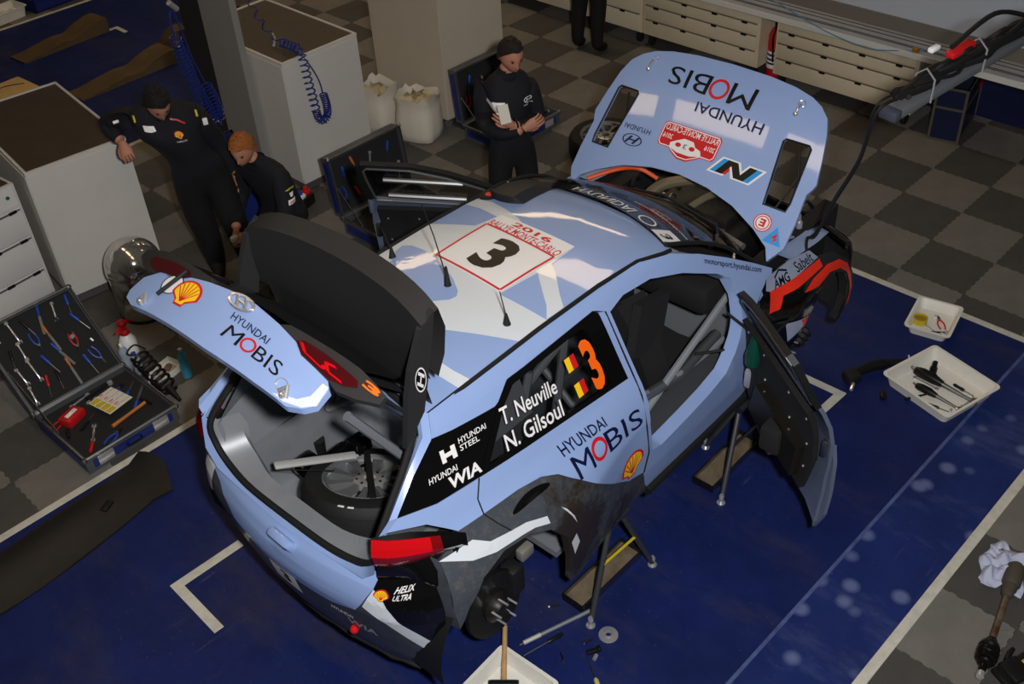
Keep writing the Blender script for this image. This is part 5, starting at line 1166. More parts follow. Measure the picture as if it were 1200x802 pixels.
# ---------------- trays and what lies in them
def tray(loc, rz, w, d, h, label):
    e = empty('plastic_tray', loc, rz, label, 'tray', 'white plastic trays on the blue sheet'); n = 6
    def loop(hw, hd, z, r=.03):
        out = []
        for cx, cy, a0 in ((hw-r, hd-r, 0), (-hw+r, hd-r, 90), (-hw+r, -hd+r, 180), (hw-r, -hd+r, 270)):
            out += [Vector((cx+r*math.cos(math.radians(a0+90*k/n)), cy+r*math.sin(math.radians(a0+90*k/n)), z)) for k in range(n+1)]
        return out
    W, D = w/2, d/2; tp = .022
    L = [loop(W-tp, D-tp, 0), loop(W, D, h), loop(W+.014, D+.014, h), loop(W+.014, D+.014, h-.007), loop(W+.003, D+.003, h-.008)]
    m = MB(); ins = loop(W-tp-.003, D-tp-.003, .004); mid = loop(W-.003, D-.003, h-.002)
    m.grid([ins, mid, L[1]], closed=True); m.add(ins, [tuple(range(len(ins)))]); m.obj('tub', PLAST, e, 40)
    m = MB(); m.grid([loop(W-tp, D-tp, 0), loop(W-.001, D-.001, h-.004)], closed=True); m.add(L[0], [tuple(range(len(L[0])))]); m.obj('outer_wall', PLAST, e, 40)
    m = MB(); m.grid([loop(W-.003, D-.003, h), L[2], L[3], loop(W, D, h-.007)], closed=True); m.obj('rim', PLAST, e, 40)
    return Matrix.Translation(loc) @ Matrix.Rotation(rz, 4, 'Z')
t1 = tray((-1.47, -1.0, .004), math.radians(12), .36, .28, .075, 'small white tray holding a yellow tin and red pliers')
t2 = tray((-2.07, -1.35, .004), math.radians(-14), .47, .50, .09, 'large white tray of black air tools and chrome sockets')
t3 = tray((-5.555, -.855, .004), math.radians(4), .40, .35, .09, 'white tray of black tools beneath the bare brake disc')
def at_t(T, x, y, z=.0055): return T @ Matrix.Translation((x, y, z))
m = empty('round_tin'); MB().lathe([(.045, 0), (.048, .004), (.048, .045), (.044, .045), (.042, .03), (0, .03)], 24).obj('tin_wall', TYEL, m); MB().lathe([(0, .031), (.042, .032), (.0, .033)], 24).obj('grease', M('ochre_grease', (150, 124, 30), .5), m); m.matrix_world = at_t(t1, -.02, .08); tag(m, 'shallow yellow tin in the smaller tray', 'tin')
put_tool('red pliers', at_t(t1, .06, -.03), .5, 'in the small white tray', .85); put_tool('chrome spanner', at_t(t1, -.06, .0), 1.0, 'in the small white tray'); put_tool('ratchet', at_t(t1, -.09, -.05), -1.1, 'in the small white tray', .8); put_tool('socket', at_t(t1, .08, .0), .2, 'in the small white tray'); put_tool('socket', at_t(t1, -.10, -.09), .9, 'in the small white tray')
def air_gun(label, mtx):
    e = empty('air_ratchet'); MB().tube([(-.20, 0, .035), (-.17, 0, .036), (-.06, 0, .036), (.0, 0, .03)], [.025, .034, .034, .022], 12).obj('motor_body', TBLK, e); MB().tube([(0, 0, .03), (.15, 0, .02), (.22, 0, .018)], [.018, .012, .012], 10).obj('shaft', STEEL, e); MB().lathe([(0, 0), (.02, 0), (.02, .035), (0, .035)], 12, Matrix.Translation((.225, 0, .0))).obj('head', M('bronze_head', (150, 96, 50), .4, metal=.6), e)
    MB().rbox((-.10, 0, .075), (.10, .012, .014), .004).obj('lever', TBLK, e); MB().tube([(-.20, 0, .035), (-.235, .015, .034)], .011, 8).obj('air_inlet', STEEL, e); e.matrix_world = mtx; tag(e, label, 'air tool')
air_gun('thick black air ratchet lying in the large white tray', at_t(t2, .03, .0) @ Matrix.Rotation(math.radians(-80), 4, 'Z') @ Matrix.Scale(.98, 4))
air_gun('smaller black air ratchet beside the thick one in tray', at_t(t2, -.08, -.05) @ Matrix.Rotation(math.radians(-80), 4, 'Z') @ Matrix.Scale(.72, 4))
for k, (x, y, a, kd) in enumerate(((-.02, .09, -1.4, 'long chrome spanner'), (-.15, .02, -.3, 'ratchet'), (-.17, -.05, -1.3, 'chrome spanner'), (-.15, -.12, -1.2, 'black screwdriver'), (.10, .15, .5, 'socket'), (-.17, .12, .8, 'socket'), (-.1, -.18, .3, 'socket'), (-.06, -.19, 1.2, 'socket'), (.05, -.19, .1, 'chrome spanner'), (.11, -.1, -1.5, 'black screwdriver'))): put_tool(kd, at_t(t2, x, y), a, 'in the large white tray', .85)
m = MB(); m.lathe([(0, 0), (.022, 0), (.024, .06), (.016, .075), (.016, .11), (0, .11)], 14); loose('black_can', m, TBLK, at_t(t2, .08, .12), 'short black grease can standing in the large tray', 'can')
# long-handled mallet and tools in the near tray
e = empty('mallet'); MB().tube([(0, 0, 0), (.30, 0, 0)], [.015, .013], 12).obj('handle', WOOD, e); MB().lathe([(0, -.075), (.026, -.075), (.028, -.06), (.028, .06), (.026, .075), (0, .075)], 16, Matrix.Rotation(PI/2, 4, 'X')).obj('head', TBLK, e)
hv = (Vector((-5.25, -.575, .14))-Vector((-5.50, -.80, .035))); Xa = hv.normalized(); Ya = Vector((0, 0, 1)).cross(Xa).normalized(); Za = Xa.cross(Ya)
e.matrix_world = Matrix(((Xa.x, Ya.x, Za.x, -5.50), (Xa.y, Ya.y, Za.y, -.80), (Xa.z, Ya.z, Za.z, .037), (0, 0, 0, 1))); tag(e, 'mallet with pale wooden handle leaning on the near tray', 'mallet')
for kd, x, y, a in (('black screwdriver', .05, -.02, .6), ('ratchet', .0, -.10, .9), ('black screwdriver', -.08, .08, -.4), ('chrome spanner', .08, -.12, .2), ('ratchet', -.12, -.03, 1.8), ('blue pliers', -.10, -.13, .5)): put_tool(kd, at_t(t3, x, y), a, 'in the tray below the brake disc')
m = MB(); m.rbox((0, 0, .02), (.09, .05, .04), .012); m.rbox((-.04, 0, .04), (.03, .05, .03), .01); loose('black_block', m, TBLK, at_t(t3, .12, -.15), 'black plastic block in corner of the near tray', 'block')
m = MB(); m.rbox((0, 0, .012), (.10, .03, .024), .008); m.rbox((.04, 0, .018), (.03, .035, .03), .008); loose('green_marker', m, TGRN, at_t(t3, -.15, -.10), 'green plastic marker in the near tray', 'marker')
# loose pieces on the blue sheet
Z0 = .0035
m = empty('breaker_bar'); MB().tube([(0, 0, .014), (.30, 0, .014)], .0115, 12).obj('tube', M('satin_alu', (176, 182, 190), .35, metal=.7), m); MB().tube([(-.10, 0, .014), (0, 0, .014)], .0125, 12).obj('grip', M('pale_grip', (208, 206, 200), .4, metal=.4), m); MB().tube([(-.125, 0, .014), (-.10, 0, .014)], .009, 10).obj('tip', STEEL, m); MB().tube([(.30, 0, .014), (.325, 0, .014)], .016, 12).obj('collar', TBLK, m)
m.matrix_world = Matrix.Translation((-5.15, -.722, Z0)) @ Matrix.Rotation(math.atan2(-.12, .37), 4, 'Z'); tag(m, 'pale tubular breaker bar pointing at the jack stand', 'bar')
m = screwdriver(TBLK, .24); m.matrix_world = Matrix.Translation((-5.185, -.775, Z0)) @ Matrix.Rotation(math.atan2(-.05, .20)+PI, 4, 'Z'); tag(m, 'black screwdriver lying beside the pale breaker bar', 'screwdriver')
MBd = MB().lathe([(.016, 0), (.05, 0), (.052, .004), (.05, .008), (.026, .012), (.022, .016), (.016, .016)], 28, cap=False); loose('bearing_ring', MBd, CHROME, Matrix.Translation((-4.91, -.98, Z0)), 'shiny steel ring lying flat near the jack stand', 'ring')
m = screwdriver(M('cream_grip', (196, 180, 120), .5), .22); m.name = 'torque_key'; m.matrix_world = Matrix.Translation((-5.15, -1.09, Z0)) @ Matrix.Rotation(math.radians(60), 4, 'Z'); tag(m, 'steel key with cream grip below the steel ring', 'key')
m = socket_bit(); m.matrix_world = Matrix.Translation((-5.06, -1.02, Z0)) @ Matrix.Rotation(.3, 4, 'Z'); tag(m, 'chrome socket lying at the head of the cream key', 'socket')
for k, (x, y, a, L, lab) in enumerate(((-4.96, -.65, -.6, .055, 'short dark bolt lying between arch and jack stand'), (-5.01, -.93, -.3, .05, 'dark bolt lying next to the steel ring'), (-5.17, -.89, 1.0, .05, 'dark bolt lying between near tray and cream key'))):
    e = empty('bolt'); MB().cyl((-L/2, 0, .006), (L/2, 0, .006), .005, 8).obj('thread', TBLK, e); MB().cyl((-L/2-.008, 0, .0095), (-L/2, 0, .0095), .0095, 6).obj('head', STEEL, e); e.matrix_world = Matrix.Translation((x, y, Z0)) @ Matrix.Rotation(a, 4, 'Z'); tag(e, lab, 'bolt')
m = MB(); m.rbox((0, 0, .012), (.075, .026, .022), .006); m.rbox((.03, 0, .02), (.02, .03, .02), .005); loose('rubber_clip', m, TBLK, Matrix.Translation((-5.04, -.99, Z0)) @ Matrix.Rotation(-.5, 4, 'Z'), 'black rubber clip lying beside the steel ring', 'clip')
# removed suspension arm and small part beside the large tray
e = empty('suspension_arm', (-2.19, -.97, Z0), math.radians(-27), 'black suspension arm lying on the sheet behind the large tray', 'car part')
MB().tube(smooth_path([(-.20, 0, .04), (-.05, .03, .05), (.10, .02, .05), (.24, -.02, .04)], 5), [.032]*5+[.036]*5+[.026]*6, 10).obj('arm', TBLK, e); MB().rbox((-.18, .0, .04), (.10, .10, .075), .02).obj('bush_housing', BLKM, e); MB().cyl((-.20, -.05, .03), (-.24, -.09, .02), .012, 8).obj('ball_pin', CHROME, e); MB().cyl((.24, -.02, .04), (.27, .03, .05), .010, 8).obj('end_bolt', STEEL, e)
m = MB(); m.rbox((0, 0, .02), (.06, .04, .04), .01); m.cyl((.03, 0, .02), (.05, 0, .02), .012, 8); loose('rubber_mount', m, TBLK, Matrix.Translation((-2.36, -1.12, Z0)) @ Matrix.Rotation(.5, 4, 'Z'), 'small black rubber mount near the large tray corner', 'car part')
# ---------------- drive shaft, rag, spanner, yellow-handled tool
e = empty('drive_shaft', (-3.80, -2.468, .055), math.atan2(.12, .58), 'dirty drive shaft with black joint lying by a crumpled rag', 'drive shaft')
R90 = Matrix.Rotation(PI/2, 4, 'Y')
MB().lathe([(0, -.10), (.014, -.10), (.018, -.09), (.018, -.05), (.034, -.045), (.040, -.035), (.034, -.025), (.050, -.02), (.053, .0), (.046, .01), (.053, .02), (.053, .04), (.046, .05), (.052, .06), (.044, .085), (.03, .10), (.024, .12)], 28, R90).obj('outer_joint', M('greasy_black_steel', (34, 33, 32), .25, metal=.7), e)
MB().lathe([(.014, -.135), (.02, -.13), (.02, -.10), (.014, -.10)], 14, R90).obj('stub', CHROME, e)
MB().lathe([(.017, .10), (.017, .46)], 16, R90).obj('shaft', M('rusty_shaft', (92, 62, 44), .4, metal=.5, var=1, vscale=9, col2=(142, 132, 112)), e)
MB().lathe([(.022, .42), (.032, .44), (.030, .46), (.038, .48), (.036, .50), (.048, .52), (.046, .64), (.03, .66), (0, .66)], 24, R90).obj('rubber_boot', M('dusty_boot', (70, 64, 54), .7), e)
rg = random.Random(5); G = 26; rows = []
for i in range(G):
    row = []
    for j in range(G):
        u, v = i/(G-1)-.5, j/(G-1)-.5; z = .012+abs(.05*math.sin(9*u+4*v)*math.cos(7*v-3*u))+.018*abs(math.sin(19*u-9*v))+rg.uniform(0, .006); ed = max(abs(u), abs(v))
        z *= (1-(ed*2)**6*.6); k = 1+.16*math.sin(5*math.atan2(v, u)); row.append(Vector((u*.30*k, v*.22*k, z)))
    rows.append(row)
m = MB(); m.grid(rows); loose('rag', m, M('blue_paper_rag', (178, 184, 206), .8), Matrix.Translation((-3.18, -2.28, .002)) @ Matrix.Rotation(.2, 4, 'Z'), 'crumpled pale blue paper rag beside the drive shaft', 'rag', smooth=80)
m = wrench(.26); m.matrix_world = Matrix.Translation((-3.06, -2.31, .036)) @ Matrix.Rotation(-1.2, 4, 'Z'); tag(m, 'chrome spanner lying on the crumpled pale rag', 'spanner')
e = empty('grip_gloves', (-3.75, -2.60, .0), -.4, 'yellow and black work glove beside the drive shaft', 'glove')
for i in range(4): MB().tube(smooth_path([(.05, -.045+.03*i, .02), (.11, -.05+.033*i, .028), (.15+.01*(i in (1, 2)), -.05+.034*i, .018)], 4), [.014]*8+[.011], 8).obj('finger', TBLK if i % 2 else TYEL, e)
MB().rbox((0, 0, .02), (.12, .13, .038), .018).obj('palm', TBLK, e); MB().rbox((-.08, 0, .018), (.06, .11, .034), .014).obj('cuff', TBLK, e); MB().tube([(0, .06, .02), (.05, .09, .022), (.08, .10, .018)], [.016, .014, .011], 8).obj('thumb', TBLK, e)
# ---------------- black undertray lying by the left tape
rows = []
NX, NY = 26, 9
for i in range(NX):
    t = i/(NX-1); x = -7.35+1.52*t; row = []
    for j in range(NY):
        s = j/(NY-1); wv = .02*math.sin(5*t+2*s)+.012*math.sin(13*t); y = 2.07-.05*(1-t)-(.36+.06*math.sin(3*t))*s
        if t > .92: y += (.5-s)*.10*(t-.92)/.08
        row.append(Vector((x+.05*math.sin(4*s), y-.26*(1-t)*.35, .022+.05*abs(math.sin(2.3*t+.6))*math.sin(PI*min(1, s*1.2))+wv*.4+(.012 if 0 < s < 1 else 0))))
    rows.append(row)
m = MB(); m.grid(rows); m.grid([[p-Vector((0, 0, .018)) for p in r] for r in rows])
ed = [rows[0], rows[-1], [r[0] for r in rows], [r[-1] for r in rows]]
for q in ed: m.grid([q, [p-Vector((0, 0, .018)) for p in q]])
ut = loose('undertray', m, M('scuffed_black_sheet', (22, 21, 20), .6, var=1, vscale=3, col2=(36, 31, 27), bump=.2), Matrix.Identity(4), 'long black undertray panel lying beside the tape and tool case', 'panel', smooth=50)
MB().rbox((-6.22, 1.80, .062), (.09, .05, .012), .005, (0, 0, .5)).obj('tray_slot', TBLK, ut)
# ---------------- spray bottles, coil spring and small tray beside the case
e = empty('sprayer', (-5.33, 3.06, 0), .5, 'white pressure sprayer with red trigger head beside tool case', 'sprayer')
MB().lathe([(0, 0), (.055, 0), (.06, .01), (.06, .13), (.04, .17), (.025, .185), (0, .185)], 20).obj('bottle', PWHITE, e); MB().lathe([(.028, .18), (.034, .185), (.034, .21), (.02, .22), (.014, .25), (.03, .26), (.034, .285), (.02, .30), (0, .30)], 16).obj('pump_cap', TRED, e)
m = MB(); m.tube([(0, 0, .235), (-.05, .0, .25), (-.09, 0, .245)], [.016, .013, .008], 8); m.tube([(0, 0, .24), (.05, 0, .255), (.10, 0, .225)], [.016, .014, .011], 8); m.obj('trigger_head', TRED, e)
def bottle(loc, label, body, cap, h=.2, r=.03):
    e = empty('bottle', loc, 0, label, 'bottle'); MB().lathe([(0, 0), (r, 0), (r+.002, .01), (r, h*.4), (r*.9, h*.5), (r, h*.6), (r, h*.75), (r*.4, h*.9), (r*.4, h*.93), (0, h*.93)], 18).obj('body', body, e); MB().lathe([(0, h*.91), (r*.46, h*.91), (r*.46, h), (0, h)], 12).obj('cap', cap, e)
CLR = M('clear_pet', (190, 205, 225), .08, alpha=.45)
bottle((-5.43, 2.93, 0), 'clear water bottle standing next to the tool case hinge', CLR, PWHITE, .22, .032); bottle((-5.40, 2.83, 0), 'clear water bottle standing under the coil spring', CLR, TBLUE, .18, .03)
bottle((-5.20, 2.54, 0), 'turquoise cleaner bottle beside the small parts tray', M('turquoise_liquid', (70, 160, 190), .3), M('pale_cap', (170, 190, 190), .4), .24, .032)
TP = Matrix.Translation((-5.28, 2.68, 0)) @ Matrix.Rotation(.25, 4, 'Z')
e = empty('parts_tray', (-5.28, 2.68, 0), .25, 'small white parts tray behind the black coil spring', 'tray')
m = MB()
for c, s in (((0, 0, .004), (.20, .15, .008)), ((0, .072, .025), (.20, .006, .05)), ((0, -.072, .025), (.20, .006, .05)), ((.097, 0, .025), (.006, .138, .05)), ((-.097, 0, .025), (.006, .138, .05))): m.box(c, s)
m.obj('tub', PLAST, e, 0); MB().box((0, .0, .0095), (.17, .12, .002)).obj('liner', M('grubby_liner', (170, 158, 140), .7), e, 0)
m = MB(); m.rbox((0, 0, .015), (.06, .04, .026), .008); loose('brake_pad', m, M('brown_pad', (110, 88, 70), .7), TP @ Matrix.Translation((.03, .01, .0105)) @ Matrix.Rotation(.4, 4, 'Z'), 'brown brake pad in the small parts tray', 'brake pad')
bottle((-5.43, 2.62, 0), 'small white tube with red cap at the spring foot', PWHITE, TRED, .12, .018)
tr = 7.5; pts = []
A, B = Vector((-5.385, 2.80, .16)), Vector((-5.395, 2.42, .075)); ax = (B-A).normalized(); u = ax.cross(Vector((0, 0, 1))).normalized(); v = ax.cross(u)
for k in range(int(tr*16)+1):
    t = k/(tr*16); R = .058 if .05 < t < .95 else .05
    pts.append(A.lerp(B, t)+(u*math.cos(2*PI*tr*t)+v*math.sin(2*PI*tr*t))*R)
e = empty('coil_spring', (-5.45, 2.6, 0), 0, 'black coil spring lying across bottles and parts tray', 'spring'); OFF = Vector((-5.45, 2.6, 0))
MB().tube([p-OFF for p in pts], .0095, 8).obj('coil', TBLK, e); MB().tube([B-OFF-ax*.02, B-OFF+ax*.05, B-OFF+ax*.12], [.03, .02, .012], 10).obj('damper_end', TBLK, e); MB().tube(smooth_path([A-OFF, A-OFF-ax*.06+u*.05, A-OFF-ax*.10-u*.03, A-OFF-ax*.02-u*.07], 5), .006, 6).obj('hose', TBLK, e)
# ---------------- far bay: wavy ramps, board, tub, crate
def ramp(loc, rz, L, w, label):
    e = empty('car_ramp', loc, rz, label, 'ramp', 'wavy brown ramps on the far sheet'); n = 26
    prof = [(t, .012+.115*(sstep(.05, .55, t)*.45+sstep(.55, .98, t)*.75)-.02*math.exp(-((t-.62)/.08)**2)) for t in [k/(n-1) for k in range(n)]]
    m = MB(); vs = []
    for y in (-w/2, w/2): vs += [(L*t-L/2, y, z) for t, z in prof]+[(L*t-L/2, y, 0) for t, z in prof]
    f = []
    for k in range(n-1): f += [(k, k+1, 2*n+k+1, 2*n+k), (k, n+k, n+k+1, k+1), (2*n+k, 2*n+k+1, 3*n+k+1, 3*n+k)]
    f += [(n-1, 2*n-1, 4*n-1, 3*n-1)]; m.add(vs, f); m.obj('side_walls', M('ramp_brown', (92, 74, 46), .7, var=.3, vscale=7), e, 30)
    m = MB(); m.grid([[Vector((L*t-L/2, y, z+.004)) for t, z in prof] for y in (-w/2-.002, w/2+.002)]); m.obj('tread', M('ramp_brown', (92, 74, 46), .7, var=.3, vscale=7), e)
    return e
ramp((-2.92, 8.70, .003), math.radians(4), 1.08, .30, 'wavy brown car ramp nearest the far white tape'); ramp((-2.94, 7.30, .003), math.radians(2), 1.14, .30, 'wavy brown car ramp closest to the leaning mechanic')
e = empty('ramp_block', (-2.06, 7.78, .003), -.3, 'short brown ramp block beside a blue bag', 'ramp')
m = MB(); m.prism([(-.16, 0), (.14, 0), (.14, .16), (.02, .15), (-.10, .06)], .22, Matrix.Rotation(PI/2, 4, 'X')); m.obj('block', M('ramp_brown'), e, 0); MB().add([(-.10, 0.002, .064), (.02, 0.002, .154), (.14, .002, .164), (.14, -.222, .164), (.02, -.222, .154), (-.10, -.222, .064)], [(0, 1, 4, 5), (1, 2, 3, 4)]).obj('tread', M('ramp_brown'), e, 0)
m = empty('blue_bag', (-1.78, 7.62, .003), .3, 'crumpled blue bag under the hanging hose coupling', 'bag'); MB().sphere((0, 0, .10), .16, 16, (1, .8, .62)).obj('bag_body', M('blue_bag_fabric', (26, 46, 120), .6, bump=.6, bscale=12), m, 60); MB().tube(smooth_path([(-.08, 0, .18), (-.02, .02, .27), (.06, .0, .19)], 6), .012, 6).obj('bag_strap', M('blue_bag_fabric'), m)
m = empty('plywood_board', (-4.02, 8.0, .003), math.radians(4), 'plywood board on the floor behind dark topped cabinet', 'board'); MB().box((0, 0, .009), (.75, .42, .018)).obj('sheet', M('plywood', (206, 172, 112), .6, var=.15, vscale=4), m, 0); MB().tube(smooth_path([(-.2, -.15, .023), (.0, .05, .023), (.15, .08, .023), (.32, -.02, .023)], 6), .004, 6).obj('cable', TBLK, m)
tm = tray((-2.96, 9.98, 0), math.radians(8), .42, .30, .13, 'white plastic tub holding white rags beyond the far tape')
for k in range(3):
    m = MB(); m.sphere((0, 0, .04), .05, 12, (1.05, 1, .75)); m.v = [v+Vector((rg.uniform(-.008, .008), rg.uniform(-.008, .008), rg.uniform(-.008, .008))) for v in m.v]; loose('white_rag', m, M('white_cloth', (214, 212, 206), .8), tm @ Matrix.Translation((-.11+.11*k, .02*(k % 2), .02)), 'balled white rag in the far plastic tub', 'rag', 'rags in the far tub', 70)
e = empty('parts_crate', (-2.30, 10.06, 0), math.radians(4), 'blue parts crate with metal rails beyond the far tape', 'crate')
m = MB()
for c, s in (((0, 0, .01), (.74, .42, .02)), ((0, .2, .09), (.74, .02, .18)), ((0, -.2, .09), (.74, .02, .18)), ((.36, 0, .09), (.02, .42, .18)), ((-.36, 0, .09), (.02, .42, .18))): m.box(c, s)
m.obj('crate_walls', CBLUE, e, 0)
m = MB()
for a, b in (((-.37, -.21, .18), (.37, -.21, .18)), ((-.37, .21, .18), (.37, .21, .18)), ((-.37, -.21, .18), (-.37, .21, .18)), ((.37, -.21, .18), (.37, .21, .18))): m.tube([a, b], .012, 6)
m.obj('metal_edge', STEEL, e)
for k in range(5): put_tool(['chrome spanner', 'ratchet', 'blue screwdriver', 'socket', 'red screwdriver'][k], Matrix.Translation((-2.54+.11*k, 10.06+.04*(k % 2), .022)), .5*k, 'in the far blue crate')
# red and white sockets on the floor by the draped cabinet
e = empty('power_splitter', (-3.34, 3.72, 0), .3, 'red and white power sockets box under the white cabinet', 'socket box')
MB().rbox((0, 0, .05), (.26, .16, .10), .015).obj('box', TBLK, e)
for k, (x, mt) in enumerate(((-.08, TBLUE), (0, PWHITE), (.08, TRED))):
    MB().rbox((x, -.03, .115), (.07, .07, .04), .01).obj('socket_cover', mt, e); MB().lathe([(0, 0), (.024, 0), (.02, .03), (0, .03)], 12, Matrix.Translation((x, -.03, .135))).obj('socket_cap', (PWHITE, TBLUE, TRED)[k], e)
m = MB(); m.lathe([(0, 0), (.04, 0), (.04, .10), (.02, .13), (0, .13)], 14); loose('red_can', m, TRED, Matrix.Translation((-3.42, 3.95, 0)), 'small red can beside the power sockets', 'can')
# ---------------- coil hoses
def coil(path, turns, R, r, seg=12):
    P = smooth_path(path, 12); N = int(turns*seg); out = []; L = [0]
    for a, b in zip(P, P[1:]): L.append(L[-1]+(b-a).length)
    u = (P[1]-P[0]).orthogonal().normalized()
    for k in range(N+1):
        s = L[-1]*k/N; i = 0
        while i < len(P)-2 and L[i+1] < s: i += 1
        f = (s-L[i])/max(1e-9, L[i+1]-L[i]); p = P[i].lerp(P[i+1], f); t = (P[i+1]-P[i]).normalized(); u = (u-t*u.dot(t)).normalized(); w = t.cross(u); a = 2*PI*k/seg
        out.append(p+(u*math.cos(a)+w*math.sin(a))*R)
    return MB().tube(out, r, 5)
e = empty('coil_hose', (-3.0, 3.84, 1.18), 0, 'blue coil air hose draped over the white cabinet top', 'air hose'); O2 = Vector((-3.0, 3.84, 1.18))
def rel(L, o): return [Vector(p)-o for p in L]
coil(rel([(-3.02, 4.75, 2.35), (-2.98, 4.55, 1.75), (-2.96, 4.35, 1.35), (-2.95, 4.12, 1.225)], O2), 12, .028, .0055).obj('upper_coil', HOSEB, e)
coil(rel([(-2.95, 4.14, 1.225), (-2.95, 4.0, 1.23), (-2.96, 3.88, 1.23), (-2.97, 3.83, 1.16), (-2.97, 3.81, .98), (-2.96, 3.80, .82), (-2.955, 3.795, .72)], O2), 16, .034, .006).obj('hanging_coil', HOSEB, e)
coil(rel([(-2.955, 3.795, .72), (-2.945, 3.792, .65), (-2.90, 3.79, .615), (-2.855, 3.79, .65), (-2.845, 3.792, .74), (-2.86, 3.795, .84)], O2), 20, .030, .006).obj('lower_loop', HOSEB, e)
MB().tube(smooth_path(rel([(-2.86, 3.795, .84), (-2.88, 3.80, .98), (-2.95, 3.825, 1.16), (-2.97, 3.9, 1.195)], O2), 6), .005, 6).obj('straight_tail', HOSEB, e)
e2 = empty('blow_gun', (-2.94, 4.25, 1.176), .9, 'chrome air blow gun resting on the dark cabinet top', 'air gun'); MB().tube([(-.07, 0, .016), (.05, 0, .02)], [.012, .014], 10).obj('grip', CHROME, e2); MB().tube([(.05, 0, .02), (.07, .0, .03), (.16, .03, .05)], [.012, .008, .004], 8).obj('nozzle', CHROME, e2); MB().rbox((0, 0, .038), (.07, .01, .008), .003).obj('lever', STEEL, e2)
e = empty('coil_hose', (-3.75, 4.6, 0), 0, 'long blue coil air hose hanging behind the leaning mechanic', 'air hose'); O3 = Vector((-3.75, 4.6, 0))
coil(rel([(-4.02, 3.80, 1.72), (-3.99, 3.82, 1.55), (-3.95, 3.84, 1.36), (-3.91, 3.86, 1.18), (-3.88, 3.87, 1.05)], O3), 22, .040, .006).obj('hanging_coil', HOSEB, e)
coil(rel([(-3.88, 3.87, 1.05), (-3.84, 3.86, .96), (-3.80, 3.85, .98), (-3.81, 3.85, 1.12), (-3.85, 3.84, 1.28)], O3), 15, .038, .006).obj('lower_loop', HOSEB, e)
MB().tube(smooth_path(rel([(-3.85, 3.84, 1.28), (-3.91, 3.83, 1.5), (-3.95, 3.81, 1.72), (-3.98, 3.80, 1.88), (-4.01, 3.79, 1.90), (-4.03, 3.79, 1.83), (-4.02, 3.80, 1.72)], O3), 6), .006, 6).obj('straight_tail', HOSEB, e)
MB().tube(smooth_path(rel([(-3.98, 3.80, 1.88), (-3.97, 3.80, 2.1), (-3.96, 3.82, 2.7), (-3.95, 3.85, 4.2)], O3), 6), .006, 6).obj('feed_line', HOSEB, e)
MB().tube(rel([(-4.01, 3.78, 1.97), (-3.95, 3.80, 1.90)], O3), .02, 8).obj('coupling', CHROME, e)
# ---------------- overhead cable boom and hanging lines
e = empty('cable_boom', (-2.9, -1.3, 2.4), 0, 'grey overhead cable boom carrying bundled black cables', 'cable boom'); O4 = Vector((-2.9, -1.3, 2.4))
A, B = Vector((-3.27, -1.22, 2.38)), Vector((-1.55, -1.50, 2.52)); d = (B-A).normalized(); n = d.cross(Vector((0, 0, 1))).normalized()
mt = Matrix(((d.x, n.x, 0, 0), (d.y, n.y, 0, 0), (d.z, n.z, 1, 0), (0, 0, 0, 1))).to_3x3()
MB().rbox((A+B)/2-O4, ((B-A).length, .09, .045), .008, mt).obj('beam', M('boom_grey', (88, 90, 94), .5), e)
MB().rbox(A-O4+d*.02, (.05, .095, .05), .01, mt).obj('end_cap', M('boom_cap', (60, 64, 76), .5), e)
rb = random.Random(9)
for k in range(9):
    pts = [A+d*(.08+.18*q)+n*rb.uniform(-.045, .045)+Vector((0, 0, .035+rb.uniform(0, .05))) for q in range(10)]
    MB().tube(smooth_path(rel(pts, O4), 4), rb.choice((.009, .012, .016)), 7).obj('cable', BLKM, e)
for q in (.24, .62, 1.12): MB().tube(rel([A+d*q-n*.05+Vector((0, 0, -.02)), A+d*q-n*.05+Vector((0, 0, .09)), A+d*q+Vector((0, 0, .13)), A+d*q+n*.05+Vector((0, 0, .09)), A+d*q+n*.05+Vector((0, 0, -.02))], O4), .005, 6).obj('cable_tie', M('pale_tie', (128, 130, 134), .5), e)
MB().rbox(A+d*.48+Vector((0, 0, .13))-O4, (.17, .05, .035), .012, mt).obj('red_connector', TRED, e); MB().rbox(A+d*.36+Vector((0, 0, .16))+n*-.06-O4, (.06, .03, .022), .006, mt).obj('white_plug', PWHITE, e)
for q in (.34, .5, .75): MB().tube(rel([A+d*(q+.05*math.cos(t))+n*.03*math.sin(t)+Vector((0, 0, .10+.035*math.sin(t))) for t in [2*PI*k/18 for k in range(18)]], O4), .009, 6, closed=True).obj('cable_loop', BLKM, e)
MB().tube(smooth_path(rel([A+d*1.0+Vector((0, 0, .1)), A+d*.7+Vector((0, 0, .22)), A+d*.40+Vector((0, 0, .17))], O4), 6), .012, 6).obj('arched_cable', BLKM, e)
MB().cyl(B-O4+Vector((0, 0, .03)), B-O4+Vector((0, 0, 2.2)), .03, 10).obj('hanger_rod', M('boom_grey'), e)
e = empty('power_cable', (-3.2, -1.2, 0), 0, 'black power cable hanging from the boom into the open car', 'cable'); O5 = Vector((-3.2, -1.2, 0))
pts = [A+Vector((.05, 0, .06)), A+Vector((-.05, .03, .02)), (-3.22, -1.10, 2.08), (-3.05, -.92, 1.70), (-2.84, -.74, 1.32), (-2.78, -.66, 1.22), (-2.86, -.74, 1.02), (-3.10, -.80, .93), (-3.38, -.78, .90), (-3.60, -.70, .95), (-3.70, -.58, .92)]
MB().tube(smooth_path(rel(pts, O5), 8), .008, 8).obj('cable_jacket', BLKM, e)
MB().tube(smooth_path(rel([p+Vector((.02, .02, .01)) if isinstance(p, Vector) else Vector(p)+Vector((.022, .012, .008)) for p in pts[:6]], O5), 8), .006, 8).obj('second_cable', BLKM, e)
